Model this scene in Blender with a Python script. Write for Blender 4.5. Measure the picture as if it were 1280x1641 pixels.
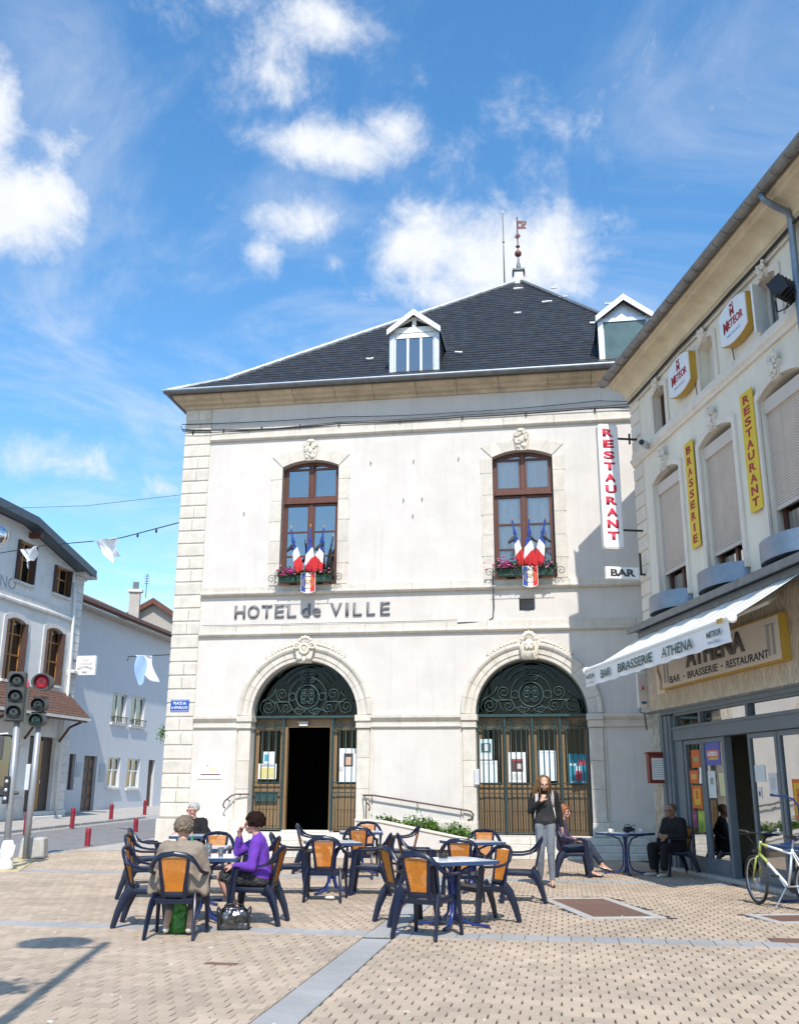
import bpy, bmesh, math, random
from mathutils import Vector, Matrix
from math import sin, cos, pi, radians
random.seed(7)
for _o in list(bpy.data.objects): bpy.data.objects.remove(_o)
SC = bpy.context.scene
COL = SC.collection

# ------------------------------------------------------------------ camera
cam_d = bpy.data.cameras.new('camera'); cam = bpy.data.objects.new('camera', cam_d); COL.objects.link(cam)
cam_d.sensor_fit = 'VERTICAL'; cam_d.sensor_height = 24.0; cam_d.lens = 1558.0/1641.0*24.0
cam_d.clip_start = 0.1; cam_d.clip_end = 3000
cam.matrix_world = Matrix.Translation((0, 0, 1.6)) @ Matrix.Rotation(radians(90+15.7), 4, 'X') @ Matrix.Rotation(radians(0.25), 4, 'Z')
SC.camera = cam

# ------------------------------------------------------------------ light
SUN_HEAD, SUN_EL = -4.8, 51.0            # the light travels along this heading, from behind the viewer
sun_d = bpy.data.lights.new('sun', 'SUN'); sun = bpy.data.objects.new('sun', sun_d); COL.objects.link(sun)
sun_d.energy = 5.0; sun_d.angle = radians(0.53); sun_d.color = (1.0, 0.945, 0.86)
_h, _e = radians(SUN_HEAD), radians(SUN_EL)
_dir = Vector((sin(_h)*cos(_e), cos(_h)*cos(_e), -sin(_e)))
sun.rotation_euler = _dir.to_track_quat('-Z', 'Y').to_euler(); sun.location = (0, -20, 30)

W = bpy.data.worlds.new('World'); SC.world = W; W.use_nodes = True
SC.view_settings.view_transform = 'Standard'; SC.view_settings.look = 'None'
SC.view_settings.exposure = 0.08; SC.view_settings.gamma = 1.0; SC.view_settings.use_curve_mapping = False
try:
    SC.cycles.max_bounces = 8; SC.cycles.diffuse_bounces = 3; SC.cycles.glossy_bounces = 4
    SC.cycles.transmission_bounces = 6; SC.cycles.transparent_max_bounces = 8
    SC.cycles.use_denoising = True; SC.cycles.caustics_reflective = False; SC.cycles.caustics_refractive = False
except Exception: pass

def world_nodes():
    nt = W.node_tree; N = nt.nodes; L = nt.links
    for n in list(N): N.remove(n)
    def link(v, s):
        if isinstance(v, (int, float)): s.default_value = v
        else: L.new(v, s)
    def m(op, a, b=0.0, c=None, clamp=False):
        n = N.new('ShaderNodeMath'); n.operation = op; n.use_clamp = clamp
        link(a, n.inputs[0]); link(b, n.inputs[1])
        if c is not None: link(c, n.inputs[2])
        return n.outputs[0]
    out = N.new('ShaderNodeOutputWorld'); bg = N.new('ShaderNodeBackground')
    sky = N.new('ShaderNodeTexSky'); sky.sky_type = 'NISHITA'; sky.sun_disc = False
    sky.sun_elevation = radians(SUN_EL); sky.sun_rotation = radians(SUN_HEAD+180)
    sky.air_density = 1.25; sky.dust_density = 0.35; sky.ozone_density = 3.2; sky.altitude = 250
    tc = N.new('ShaderNodeTexCoord'); sep = N.new('ShaderNodeSeparateXYZ'); L.new(tc.outputs['Generated'], sep.inputs[0])
    az = m('MULTIPLY', m('ARCTAN2', sep.outputs[0], sep.outputs[1]), 180/pi)
    el = m('MULTIPLY', m('ARCSINE', sep.outputs[2]), 180/pi)
    # drifting cloud texture, laid out on a cloud deck (x/z, y/z)
    zz = m('MAXIMUM', sep.outputs[2], 0.06)
    comb = N.new('ShaderNodeCombineXYZ'); L.new(m('DIVIDE', sep.outputs[0], zz), comb.inputs[0]); L.new(m('DIVIDE', sep.outputs[1], zz), comb.inputs[1])
    def noise(scale, detail, rough, dist=0.0, vec=None, off=0.0):
        n = N.new('ShaderNodeTexNoise'); n.inputs['Scale'].default_value = scale; n.inputs['Detail'].default_value = detail
        n.inputs['Roughness'].default_value = rough; n.inputs['Distortion'].default_value = dist
        mp = N.new('ShaderNodeMapping'); mp.inputs['Location'].default_value = (off, off*1.7, 0.3*off)
        L.new(vec if vec is not None else tc.outputs['Generated'], mp.inputs[0]); L.new(mp.outputs[0], n.inputs['Vector'])
        return n.outputs['Fac']
    n1 = noise(8.0, 10, 0.62, 0.55); n2 = noise(21.0, 9, 0.66, 0.5, off=3.1); n3 = noise(3.0, 4, 0.5, off=9.0); n4 = noise(58.0, 8, 0.7, 0.4, off=6.3)
    nn = m('ADD', m('MULTIPLY', m('SUBTRACT', n1, 0.5), 2.3), m('ADD', m('MULTIPLY', m('SUBTRACT', n2, 0.5), 1.25), m('MULTIPLY', m('SUBTRACT', n4, 0.5), 0.6)))
    # the cumulus seen above the square: azimuth, elevation, half width, half height (degrees), weight
    blobs = [(16,38.8,9.0,1.6,.15),(11,36.2,6.5,1.5,.13),(-25.2,30.2,4.3,2.5,1.25),(-26.4,35.0,1.7,3.0,.85),(-21.3,34.4,1.9,.8,.42),(-9.2,39.5,3.6,2.0,.66),(-5.0,42.2,4.2,1.5,.72),(-2.6,41.6,1.5,1.0,.5),
             (-5.6,36.2,5.2,1.3,.84),(-.5,37.1,2.5,1.4,.8),(-6.7,32.1,3.3,1.3,.56),(-9.2,30.2,1.6,1.5,.55),(-4.4,30.2,.9,.8,.4),
             (1.6,31.0,3.6,2.2,.98),(7.0,30.0,6.2,2.9,1.12),(2.4,28.2,4.8,1.8,.7),(4.0,36.0,1.5,1.5,.28),(-20.8,17.6,5.0,1.3,.45),(-14.2,16.6,1.4,.7,.42),
             (-13.7,42.5,6.5,1.5,.34),(-58,25,9,3,.9),(60,30,10,3,.9),(125,32,11,3,.9),(-120,28,12,3.5,.9),(20,62,9,3,.7)]
    dens = None
    for a0, e0, a, b, w in blobs:
        dx = m('MULTIPLY', m('SUBTRACT', az, a0), 1/a); dy = m('MULTIPLY', m('SUBTRACT', el, e0), 1/b)
        d = m('SQRT', m('ADD', m('MULTIPLY', dx, dx), m('MULTIPLY', dy, dy)))
        k = m('MULTIPLY', m('SUBTRACT', 1.45, d), w*0.8)
        dens = k if dens is None else m('SMOOTH_MAX', dens, k, 0.25)
    dens = m('MAXIMUM', dens, -0.9)
    dn = m('ADD', dens, m('MULTIPLY', nn, 0.72))
    mr = N.new('ShaderNodeMapRange'); mr.interpolation_type = 'SMOOTHERSTEP'; L.new(dn, mr.inputs[0])
    mr.inputs[1].default_value = -0.02; mr.inputs[2].default_value = 1.12; mr.inputs[3].default_value = 0; mr.inputs[4].default_value = 1
    # thin cirrus veil
    ci = noise(1.1, 7, 0.62, 1.2, vec=comb.outputs[0], off=5.0)
    cr = N.new('ShaderNodeMapRange'); cr.interpolation_type = 'SMOOTHSTEP'; L.new(ci, cr.inputs[0])
    cr.inputs[1].default_value = 0.40; cr.inputs[2].default_value = 0.78; cr.inputs[3].default_value = 0; cr.inputs[4].default_value = 0.5
    veil = m('MULTIPLY', cr.outputs[0], m('ADD', 0.45, m('MULTIPLY', n3, 1.1)))
    fac = m('MAXIMUM', mr.outputs[0], veil, clamp=True)
    # clouds are lit by the sun: brighter where thick, greyer at their base
    shade = N.new('ShaderNodeMixRGB'); L.new(m('ADD', m('MULTIPLY', n2, 1.3), -0.1, clamp=True), shade.inputs[0])
    shade.inputs[1].default_value = (5.6, 6.0, 6.6, 1); shade.inputs[2].default_value = (7.2, 7.3, 7.45, 1)
    hsv = N.new('ShaderNodeHueSaturation'); hsv.inputs['Saturation'].default_value = 1.24; hsv.inputs['Value'].default_value = 1.58; hsv.inputs['Hue'].default_value = 0.497
    L.new(sky.outputs[0], hsv.inputs['Color'])
    mix = N.new('ShaderNodeMixRGB'); L.new(fac, mix.inputs[0]); L.new(hsv.outputs[0], mix.inputs[1]); L.new(shade.outputs[0], mix.inputs[2])
    L.new(mix.outputs[0], bg.inputs[0]); bg.inputs[1].default_value = 0.14
    L.new(bg.outputs[0], out.inputs[0])
world_nodes()
# ------------------------------------------------------------------ helpers
MATS = {}
def mat(name, col, rough=0.7, metal=0.0, var=0.12, vscale=3.0, bump=0.0, bscale=40.0, spec=0.5, col2=None, stretch=None, detail=6, dirt=0.0, dcol=(.25,.2,.15), dscale=1.2, coat=0.0, gen=False, trans=0.0, streak=0.0, scol=(.3,.27,.24)):
    if name in MATS: return MATS[name]
    M = bpy.data.materials.new(name); M.use_nodes = True; MATS[name] = M
    nt = M.node_tree; N = nt.nodes; L = nt.links; P = N['Principled BSDF']
    P.inputs['Roughness'].default_value = rough; P.inputs['Metallic'].default_value = metal
    P.inputs['Specular IOR Level'].default_value = spec; P.inputs['Coat Weight'].default_value = coat
    if trans: P.inputs['Transmission Weight'].default_value = trans
    tc = N.new('ShaderNodeTexCoord'); mp = N.new('ShaderNodeMapping'); L.new(tc.outputs['Object'], mp.inputs[0])
    if stretch: mp.inputs['Scale'].default_value = stretch
    no = N.new('ShaderNodeTexNoise'); no.inputs['Scale'].default_value = vscale; no.inputs['Detail'].default_value = detail; no.inputs['Roughness'].default_value = .6
    L.new(mp.outputs[0], no.inputs['Vector'])
    cr = N.new('ShaderNodeValToRGB'); L.new(no.outputs['Fac'], cr.inputs[0])
    c2 = col2 if col2 else tuple(min(1, c*(1+var)) for c in col); c1 = tuple(c*(1-var) for c in col) if not col2 else col
    cr.color_ramp.elements[0].position = .32; cr.color_ramp.elements[1].position = .68
    cr.color_ramp.elements[0].color = (*c1, 1); cr.color_ramp.elements[1].color = (*c2, 1)
    outc = cr.outputs[0]
    oi = N.new('ShaderNodeObjectInfo')
    hv = N.new('ShaderNodeHueSaturation'); L.new(outc, hv.inputs['Color'])
    mr = N.new('ShaderNodeMapRange'); L.new(oi.outputs['Random'], mr.inputs[0]); mr.inputs[3].default_value = 1-var*.6; mr.inputs[4].default_value = 1+var*.45
    L.new(mr.outputs[0], hv.inputs['Value']); outc = hv.outputs[0]
    if dirt:
        d = N.new('ShaderNodeTexNoise'); d.inputs['Scale'].default_value = dscale; d.inputs['Detail'].default_value = 8; d.inputs['Roughness'].default_value = .7
        L.new(tc.outputs['Object'], d.inputs['Vector'])
        r = N.new('ShaderNodeMapRange'); L.new(d.outputs['Fac'], r.inputs[0]); r.inputs[1].default_value = .5; r.inputs[2].default_value = .78; r.inputs[3].default_value = 0; r.inputs[4].default_value = dirt
        mx = N.new('ShaderNodeMixRGB'); L.new(r.outputs[0], mx.inputs[0]); L.new(outc, mx.inputs[1]); mx.inputs[2].default_value = (*dcol, 1); outc = mx.outputs[0]
    if streak:
        ms = N.new('ShaderNodeMapping'); L.new(tc.outputs['Object'], ms.inputs[0]); ms.inputs['Scale'].default_value = (5.5, 5.5, .33)
        ns = N.new('ShaderNodeTexNoise'); ns.inputs['Scale'].default_value = 1.0; ns.inputs['Detail'].default_value = 9; ns.inputs['Roughness'].default_value = .68; L.new(ms.outputs[0], ns.inputs['Vector'])
        rs_ = N.new('ShaderNodeMapRange'); L.new(ns.outputs['Fac'], rs_.inputs[0]); rs_.inputs[1].default_value = .52; rs_.inputs[2].default_value = .8; rs_.inputs[3].default_value = 0; rs_.inputs[4].default_value = streak
        mx = N.new('ShaderNodeMixRGB'); L.new(rs_.outputs[0], mx.inputs[0]); L.new(outc, mx.inputs[1]); mx.inputs[2].default_value = (*scol, 1); outc = mx.outputs[0]
    L.new(outc, P.inputs['Base Color'])
    if bump:
        b = N.new('ShaderNodeTexNoise'); b.inputs['Scale'].default_value = bscale; b.inputs['Detail'].default_value = 5; L.new(mp.outputs[0], b.inputs['Vector'])
        bp = N.new('ShaderNodeBump'); bp.inputs['Strength'].default_value = bump; bp.inputs['Distance'].default_value = .02
        L.new(b.outputs['Fac'], bp.inputs['Height']); L.new(bp.outputs[0], P.inputs['Normal'])
    return M

def glass(name, tint=(.9,.95,1), alpha=.25, rough=.03, spec=.9, ior=1.5):
    # window pane: a reflecting sheet that lets part of the light through
    if name in MATS: return MATS[name]
    M = bpy.data.materials.new(name); M.use_nodes = True; MATS[name] = M
    nt = M.node_tree; N = nt.nodes; L = nt.links
    for n in list(N): N.remove(n)
    out = N.new('ShaderNodeOutputMaterial'); gl = N.new('ShaderNodeBsdfGlossy'); tr = N.new('ShaderNodeBsdfTransparent'); mx = N.new('ShaderNodeMixShader')
    gl.inputs['Roughness'].default_value = rough; gl.inputs['Color'].default_value = (1, 1, 1, 1); tr.inputs['Color'].default_value = (*tint, 1)
    fr = N.new('ShaderNodeFresnel'); fr.inputs['IOR'].default_value = ior
    no = N.new('ShaderNodeTexNoise'); no.inputs['Scale'].default_value = 1.3; tc = N.new('ShaderNodeTexCoord'); L.new(tc.outputs['Object'], no.inputs['Vector'])
    bp = N.new('ShaderNodeBump'); bp.inputs['Strength'].default_value = .04; bp.inputs['Distance'].default_value = .05; L.new(no.outputs['Fac'], bp.inputs['Height']); L.new(bp.outputs[0], gl.inputs['Normal'])
    m = N.new('ShaderNodeMath'); m.operation = 'MULTIPLY_ADD'; L.new(fr.outputs[0], m.inputs[0]); m.inputs[1].default_value = 1.0; m.inputs[2].default_value = 1-alpha; m.use_clamp = True
    L.new(m.outputs[0], mx.inputs[0]); L.new(tr.outputs[0], mx.inputs[1]); L.new(gl.outputs[0], mx.inputs[2]); L.new(mx.outputs[0], out.inputs[0])
    return M

def V(*a): return Vector(a)
class MB:
    def __init__(s): s.v = []; s.f = []
    def add(s, vs, fs):
        o = len(s.v); s.v += [tuple(p) for p in vs]; s.f += [tuple(i+o for i in f) for f in fs]; return s
    def box(s, x0, x1, y0, y1, z0, z1, M=None):
        vs = [Vector((x, y, z)) for z in (z0, z1) for y in (y0, y1) for x in (x0, x1)]
        if M is not None: vs = [M @ p for p in vs]
        return s.add(vs, [(0,2,3,1),(4,5,7,6),(0,1,5,4),(2,6,7,3),(0,4,6,2),(1,3,7,5)])
    def prism(s, pts, y0, y1, ax='y', M=None):
        n = len(pts)
        def P(p, t):
            q = {'y': (p[0], t, p[1]), 'x': (t, p[0], p[1]), 'z': (p[0], p[1], t)}[ax]
            q = Vector(q); return M @ q if M is not None else q
        vs = [P(p, y0) for p in pts]+[P(p, y1) for p in pts]
        return s.add(vs, [tuple(range(n)), tuple(range(2*n-1, n-1, -1))]+[(i, n+i, n+(i+1) % n, (i+1) % n) for i in range(n)])
    def tube(s, path, r, seg=8, sy=1.0, cap=True, up=None):
        path = [Vector(p) for p in path]; n = len(path); rs = r if isinstance(r, (list, tuple)) else [r]*n
        rings = []; prev = None
        for i, p in enumerate(path):
            t = (path[min(i+1, n-1)]-path[max(i-1, 0)])
            if t.length < 1e-9: t = Vector((0, 0, 1))
            t.normalize()
            if prev is None:
                a = Vector(up) if up is not None else (Vector((0, 0, 1)) if abs(t.z) < .9 else Vector((1, 0, 0)))
            else: a = prev
            b = t.cross(a)
            if b.length < 1e-6: b = t.orthogonal()
            b.normalize(); a = b.cross(t); a.normalize(); prev = a
            rings.append([p+(b*cos(2*pi*k/seg)+a*sin(2*pi*k/seg)*sy)*rs[i] for k in range(seg)])
        o = [q for r_ in rings for q in r_]; fs = []
        for i in range(n-1):
            for k in range(seg): fs.append((i*seg+k, i*seg+(k+1) % seg, (i+1)*seg+(k+1) % seg, (i+1)*seg+k))
        if cap: fs += [tuple(range(seg-1, -1, -1)), tuple((n-1)*seg+k for k in range(seg))]
        return s.add(o, fs)
    def cyl(s, p0, p1, r0, r1=None, seg=12): return s.tube([p0, p1], [r0, r0 if r1 is None else r1], seg)
    def lathe(s, prof, c=(0,0,0), seg=16, ax='z'):
        vs = []; fs = []; n = len(prof)
        for k in range(seg):
            a = 2*pi*k/seg
            for r, h in prof:
                p = {'z': (r*cos(a), r*sin(a), h), 'y': (r*cos(a), h, r*sin(a)), 'x': (h, r*cos(a), r*sin(a))}[ax]
                vs.append((c[0]+p[0], c[1]+p[1], c[2]+p[2]))
        for k in range(seg):
            for i in range(n-1): fs.append((k*n+i, ((k+1) % seg)*n+i, ((k+1) % seg)*n+i+1, k*n+i+1))
        return s.add(vs, fs)
    def ball(s, c, r, seg=12, M=None):
        r = r if isinstance(r, (tuple, list)) else (r, r, r); vs = []; fs = []; R = seg//2+1
        for i in range(R):
            t = pi*i/(R-1)
            for k in range(seg):
                p = Vector((r[0]*sin(t)*cos(2*pi*k/seg), r[1]*sin(t)*sin(2*pi*k/seg), r[2]*cos(t)))
                if M is not None: p = M @ p
                vs.append(Vector(c)+p)
        for i in range(R-1):
            for k in range(seg): fs.append((i*seg+k, (i+1)*seg+k, (i+1)*seg+(k+1) % seg, i*seg+(k+1) % seg))
        return s.add(vs, fs)
    def loft(s, rings, cap=True, closed=True):
        n = len(rings[0]); vs = [p for r in rings for p in r]; fs = []
        for i in range(len(rings)-1):
            for k in range(n if closed else n-1): fs.append((i*n+k, i*n+(k+1) % n, (i+1)*n+(k+1) % n, (i+1)*n+k))
        if cap: fs += [tuple(range(n-1, -1, -1)), tuple((len(rings)-1)*n+k for k in range(n))]
        return s.add(vs, fs)
    def mesh(s, name, smooth=False, fix=True):
        me = bpy.data.meshes.new(name); me.from_pydata(s.v, [], s.f); me.update()
        if fix:
            bm = bmesh.new(); bm.from_mesh(me); bmesh.ops.remove_doubles(bm, verts=bm.verts, dist=1e-6); bmesh.ops.recalc_face_normals(bm, faces=bm.faces); bm.to_mesh(me); bm.free()
        if smooth:
            me.shade_smooth()
        return me
    def build(s, name, m, parent=None, smooth=False, bevel=0, auto=None, fix=True):
        return link(name, s.mesh(name, smooth or auto is not None, fix), m, parent, bevel=bevel, auto=auto)

def link(name, me, m, parent=None, loc=None, rot=None, bevel=0, auto=None):
    o = bpy.data.objects.new(name, me); COL.objects.link(o)
    if m is not None and me is not None and len(me.materials) == 0:
        for q in (m if isinstance(m, (list, tuple)) else [m]): me.materials.append(q)
    if parent is not None: o.parent = parent
    if loc is not None: o.location = loc
    if rot is not None: o.rotation_euler = rot
    if bevel:
        b = o.modifiers.new('bevel', 'BEVEL'); b.width = bevel; b.segments = 1; b.limit_method = 'ANGLE'; b.angle_limit = radians(40)
    if auto is not None and me is not None:
        bm = bmesh.new(); bm.from_mesh(me)
        for e in bm.edges: e.smooth = e.is_manifold and len(e.link_faces) == 2 and e.calc_face_angle(0) < radians(auto)
        bm.to_mesh(me); bm.free()
    return o
def thing(name, label, cat, loc=(0,0,0), rotz=0.0, group=None, parent=None):
    o = bpy.data.objects.new(name, None); COL.objects.link(o); o.location = loc; o.rotation_euler = (0, 0, rotz); o.empty_display_size = .2
    return tag(o, label, cat, group)
def tag(o, label=None, cat=None, group=None, kind=None):
    if label: o['label'] = label
    if cat: o['category'] = cat
    if group: o['group'] = group
    if kind: o['kind'] = kind
    return o
def box(name, x0, x1, y0, y1, z0, z1, m, parent=None, bevel=0): return MB().box(x0, x1, y0, y1, z0, z1).build(name, m, parent, bevel=bevel)
def copy_tree(o, parent=None):
    c = o.copy(); COL.objects.link(c); c.parent = parent
    for ch in list(o.children): copy_tree(ch, c)
    return c
def arc(cx, cz, r, a0, a1, n): return [(cx+r*cos(radians(a0+(a1-a0)*i/n)), cz+r*sin(radians(a0+(a1-a0)*i/n))) for i in range(n+1)]

def wall_holes(outer, holes, y, depth, name, m, parent):
    # a wall sheet in the x-z plane with openings, and reveals running inwards
    bm = bmesh.new(); es = []
    for lp in [outer]+holes:
        vs = [bm.verts.new((p[0], y, p[1])) for p in lp]
        for i in range(len(vs)): es.append(bm.edges.new((vs[i], vs[(i+1) % len(vs)])))
    bmesh.ops.triangle_fill(bm, edges=es, use_beauty=True, use_dissolve=False, normal=(0, -1, 0))
    for f in bm.faces:
        if f.normal.y > 0: f.normal_flip()
    for lp in holes:
        a = [bm.verts.new((p[0], y, p[1])) for p in lp]; b = [bm.verts.new((p[0], y+depth, p[1])) for p in lp]
        for i in range(len(a)): j = (i+1) % len(a); bm.faces.new((a[i], a[j], b[j], b[i]))
    me = bpy.data.meshes.new(name); bm.to_mesh(me); bm.free()
    return link(name, me, m, parent)

def text_mesh(name, body, x, z, m, parent=None, h=None, w=None, y=0.0, ext=.004, bold=0.0, align='L', space=1.0, shear=0.0, vert=False):
    # lettering standing on the x-z plane, facing -y; fitted to height h and width w
    c = bpy.data.curves.new(name, 'FONT'); c.body = body; c.size = 1; c.extrude = 0.0; c.offset = bold; c.space_character = space; c.shear = shear; c.resolution_u = 3
    o = bpy.data.objects.new(name, c); COL.objects.link(o)
    dg = bpy.context.evaluated_depsgraph_get(); me = bpy.data.meshes.new_from_object(o.evaluated_get(dg)); bpy.data.objects.remove(o); bpy.data.curves.remove(c)
    xs = [v.co.x for v in me.vertices]; ys = [v.co.y for v in me.vertices]
    if not xs: return None
    x0, x1, y0, y1 = min(xs), max(xs), min(ys), max(ys)
    sz = (h/(y1-y0)) if h else 1; sx = (w/(x1-x0)) if w else sz
    ox = x - (0 if align == 'L' else (x1-x0)*sx/2 if align == 'C' else (x1-x0)*sx)
    bm = bmesh.new(); bm.from_mesh(me)
    for v in bm.verts: v.co = Vector((ox+(v.co.x-x0)*sx, y, z+(v.co.y-y0)*sz))
    if ext:
        r = bmesh.ops.extrude_face_region(bm, geom=list(bm.faces))
        for v in [g for g in r['geom'] if isinstance(g, bmesh.types.BMVert)]: v.co.y -= ext
    bmesh.ops.recalc_face_normals(bm, faces=bm.faces)
    bm.to_mesh(me); bm.free(); me.materials.clear(); me.name = name
    return link(name, me, m, parent)

def spiral(cx, cz, r, turns, a0, sgn=1, n=22, rmin=.18):
    return [(cx+(r*(1-(1-rmin)*i/n))*cos(a0+sgn*turns*2*pi*i/n), cz+(r*(1-(1-rmin)*i/n))*sin(a0+sgn*turns*2*pi*i/n)) for i in range(n+1)]

def remesh(mb, name, m, parent, voxel=.012, smooth=4, disp=0.0, dscale=.1, loc=None, rot=None):
    me = mb.mesh(name+'_raw', fix=True)
    o = bpy.data.objects.new(name, me); COL.objects.link(o)
    r = o.modifiers.new('r', 'REMESH'); r.mode = 'VOXEL'; r.voxel_size = voxel; r.use_smooth_shade = True
    if smooth: q = o.modifiers.new('s', 'SMOOTH'); q.iterations = smooth; q.factor = .5
    if disp:
        t = bpy.data.textures.new(name+'_t', 'CLOUDS'); t.noise_scale = dscale; d = o.modifiers.new('d', 'DISPLACE'); d.texture = t; d.strength = disp; d.mid_level = .5
    dg = bpy.context.evaluated_depsgraph_get(); dg.update(); me2 = bpy.data.meshes.new_from_object(o.evaluated_get(dg)); bpy.data.objects.remove(o); bpy.data.meshes.remove(me)
    me2.name = name; me2.materials.clear(); me2.shade_smooth()
    return link(name, me2, m, parent, loc=loc, rot=rot)
# ------------------------------------------------------------------ ground, square, street
A_H = radians(-9.25)           # the square is laid out parallel to the town hall
A_B = radians(-83.2)           # frame of the cafe wall
PH = (6.131, 23.876, 0.0); QB = (5.618, 19.891, 0.0)
UH = Vector((cos(A_H), sin(A_H), 0)); NH = Vector((-sin(A_H), cos(A_H), 0))
XB = Vector((cos(A_B), sin(A_B), 0)); YB = Vector((-sin(A_B), cos(A_B), 0))

def sheet(name, quads, m, kind='structure'):
    b = MB()
    for q in quads: b.add(q, [tuple(range(len(q)))])
    o = b.build(name, m)
    for f in o.data.polygons:
        if f.normal.z < 0: f.flip()
    return tag(o, kind=kind)

m_earth = mat('ground_mineral', (.28,.26,.23), .95, var=.2, vscale=.4, bump=.3, bscale=6)
sheet('ground', [[(-500,-300,-.06),(500,-300,-.06),(500,700,-.06),(-500,700,-.06)]], m_earth)

def island_mat(name, col, rough, spread, vscale, stain, scol, bump=.25, bscale=60):
    M = mat(name, col, rough, var=.07, vscale=vscale, bump=bump, bscale=bscale, dirt=stain, dcol=scol, dscale=.9)
    nt = M.node_tree; N = nt.nodes; L = nt.links; P = N['Principled BSDF']
    src = P.inputs['Base Color'].links[0].from_socket
    g = N.new('ShaderNodeNewGeometry'); oi = N.new('ShaderNodeObjectInfo'); ad = N.new('ShaderNodeMath'); ad.operation = 'ADD'
    L.new(g.outputs['Random Per Island'], ad.inputs[0]); L.new(oi.outputs['Random'], ad.inputs[1])
    fr = N.new('ShaderNodeMath'); fr.operation = 'FRACT'; L.new(ad.outputs[0], fr.inputs[0])
    mr = N.new('ShaderNodeMapRange'); L.new(fr.outputs[0], mr.inputs[0]); mr.inputs[3].default_value = 1-spread; mr.inputs[4].default_value = 1+spread*.8
    hv = N.new('ShaderNodeHueSaturation'); L.new(src, hv.inputs['Color']); L.new(mr.outputs[0], hv.inputs['Value'])
    # broad worn and dirty zones, the same across neighbouring stones
    w = N.new('ShaderNodeNewGeometry'); n2 = N.new('ShaderNodeTexNoise'); n2.inputs['Scale'].default_value = .55; n2.inputs['Detail'].default_value = 7; n2.inputs['Roughness'].default_value = .65
    L.new(w.outputs['Position'], n2.inputs['Vector'])
    m2 = N.new('ShaderNodeMapRange'); L.new(n2.outputs['Fac'], m2.inputs[0]); m2.inputs[1].default_value = .32; m2.inputs[2].default_value = .7; m2.inputs[3].default_value = .80; m2.inputs[4].default_value = 1.12
    h2 = N.new('ShaderNodeHueSaturation'); L.new(hv.outputs[0], h2.inputs['Color']); L.new(m2.outputs[0], h2.inputs['Value'])
    L.new(h2.outputs[0], P.inputs['Base Color']); return M
m_pave = island_mat('beige_concrete_paver', (.465,.365,.27), .9, .13, 14, .4, (.36,.29,.22))
m_slab = island_mat('grey_paver', (.35,.345,.335), .9, .06, 14, .2, (.34,.31,.28))
m_bed = mat('paver_joint_sand', (.075,.062,.05), .95, var=.3, vscale=9, bump=.3)
m_rust = mat('brown_cover_plate', (.17,.095,.07), .8, var=.2, vscale=20, bump=.5, bscale=140)
m_conc = mat('pale_concrete', (.43,.41,.375), .9, var=.12, vscale=7, bump=.3, bscale=60, dirt=.3, dcol=(.3,.27,.22))

plaza = MB()
def PW(u, n, z=0.0): p = UH*u+NH*n; return Vector((p.x, p.y, z))
plaza_pts = [(-8.6,2.0),(7.2,2.0),(7.2,24.6),(-8.2,25.8),(-8.6,19)]
pl = sheet('square_paving', [[(x, y, -.014) for x, y in plaza_pts]], m_bed)

def in_cover(x, y):
    for (m0, m1, s0, s1) in COVERS:
        p = Vector((x, y, 0)); a = p.dot(YB); s = -p.dot(XB)
        if m0-.19 < a < m1+.19 and s0-.19 < s < s1+.19: return True
    return False
COVERS = [(4.04,4.82,12.88,14.92),(6.22,7.1,12.25,12.85)]
def paver_verts(w, d, h=.03, c=.006):
    a, b = w/2, d/2
    return [(-a,-b,-h),(a,-b,-h),(a,b,-h),(-a,b,-h),(-a,-b,-c),(a,-b,-c),(a,b,-c),(-a,b,-c),(-a+c,-b+c*.15,0),(a-c,-b+c*.15,0),(a-c,b-c*.15,0),(-a+c,b-c*.15,0)], \
           [(0,1,5,4),(1,2,6,5),(2,3,7,6),(3,0,4,7),(4,5,9,8),(5,6,10,9),(6,7,11,10),(7,4,8,11),(8,9,10,11)]
PWID, PROW = .150, .1715
pv, pf = paver_verts(PWID-.0115, PROW-.0006)
pmesh = bpy.data.meshes.new('paver'); pmesh.from_pydata(pv, [], pf); pmesh.update(); pmesh.materials.append(m_pave)
sv, sf = paver_verts(.325, .30); smesh = bpy.data.meshes.new('grey_slab'); smesh.from_pydata(sv, [], sf); smesh.update(); smesh.materials.append(m_slab)
hv_, hf_ = paver_verts(.245, .425); hmesh = bpy.data.meshes.new('grey_slab'); hmesh.from_pydata(hv_, [], hf_); hmesh.update(); hmesh.materials.append(m_slab)
STRIP = (-2.225, -1.885); HST = [(11.36,11.80),(18.2,18.64)]
cells = []; cuts = []
rng = random.Random(3)
r = 0
n = 4.4
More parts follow.
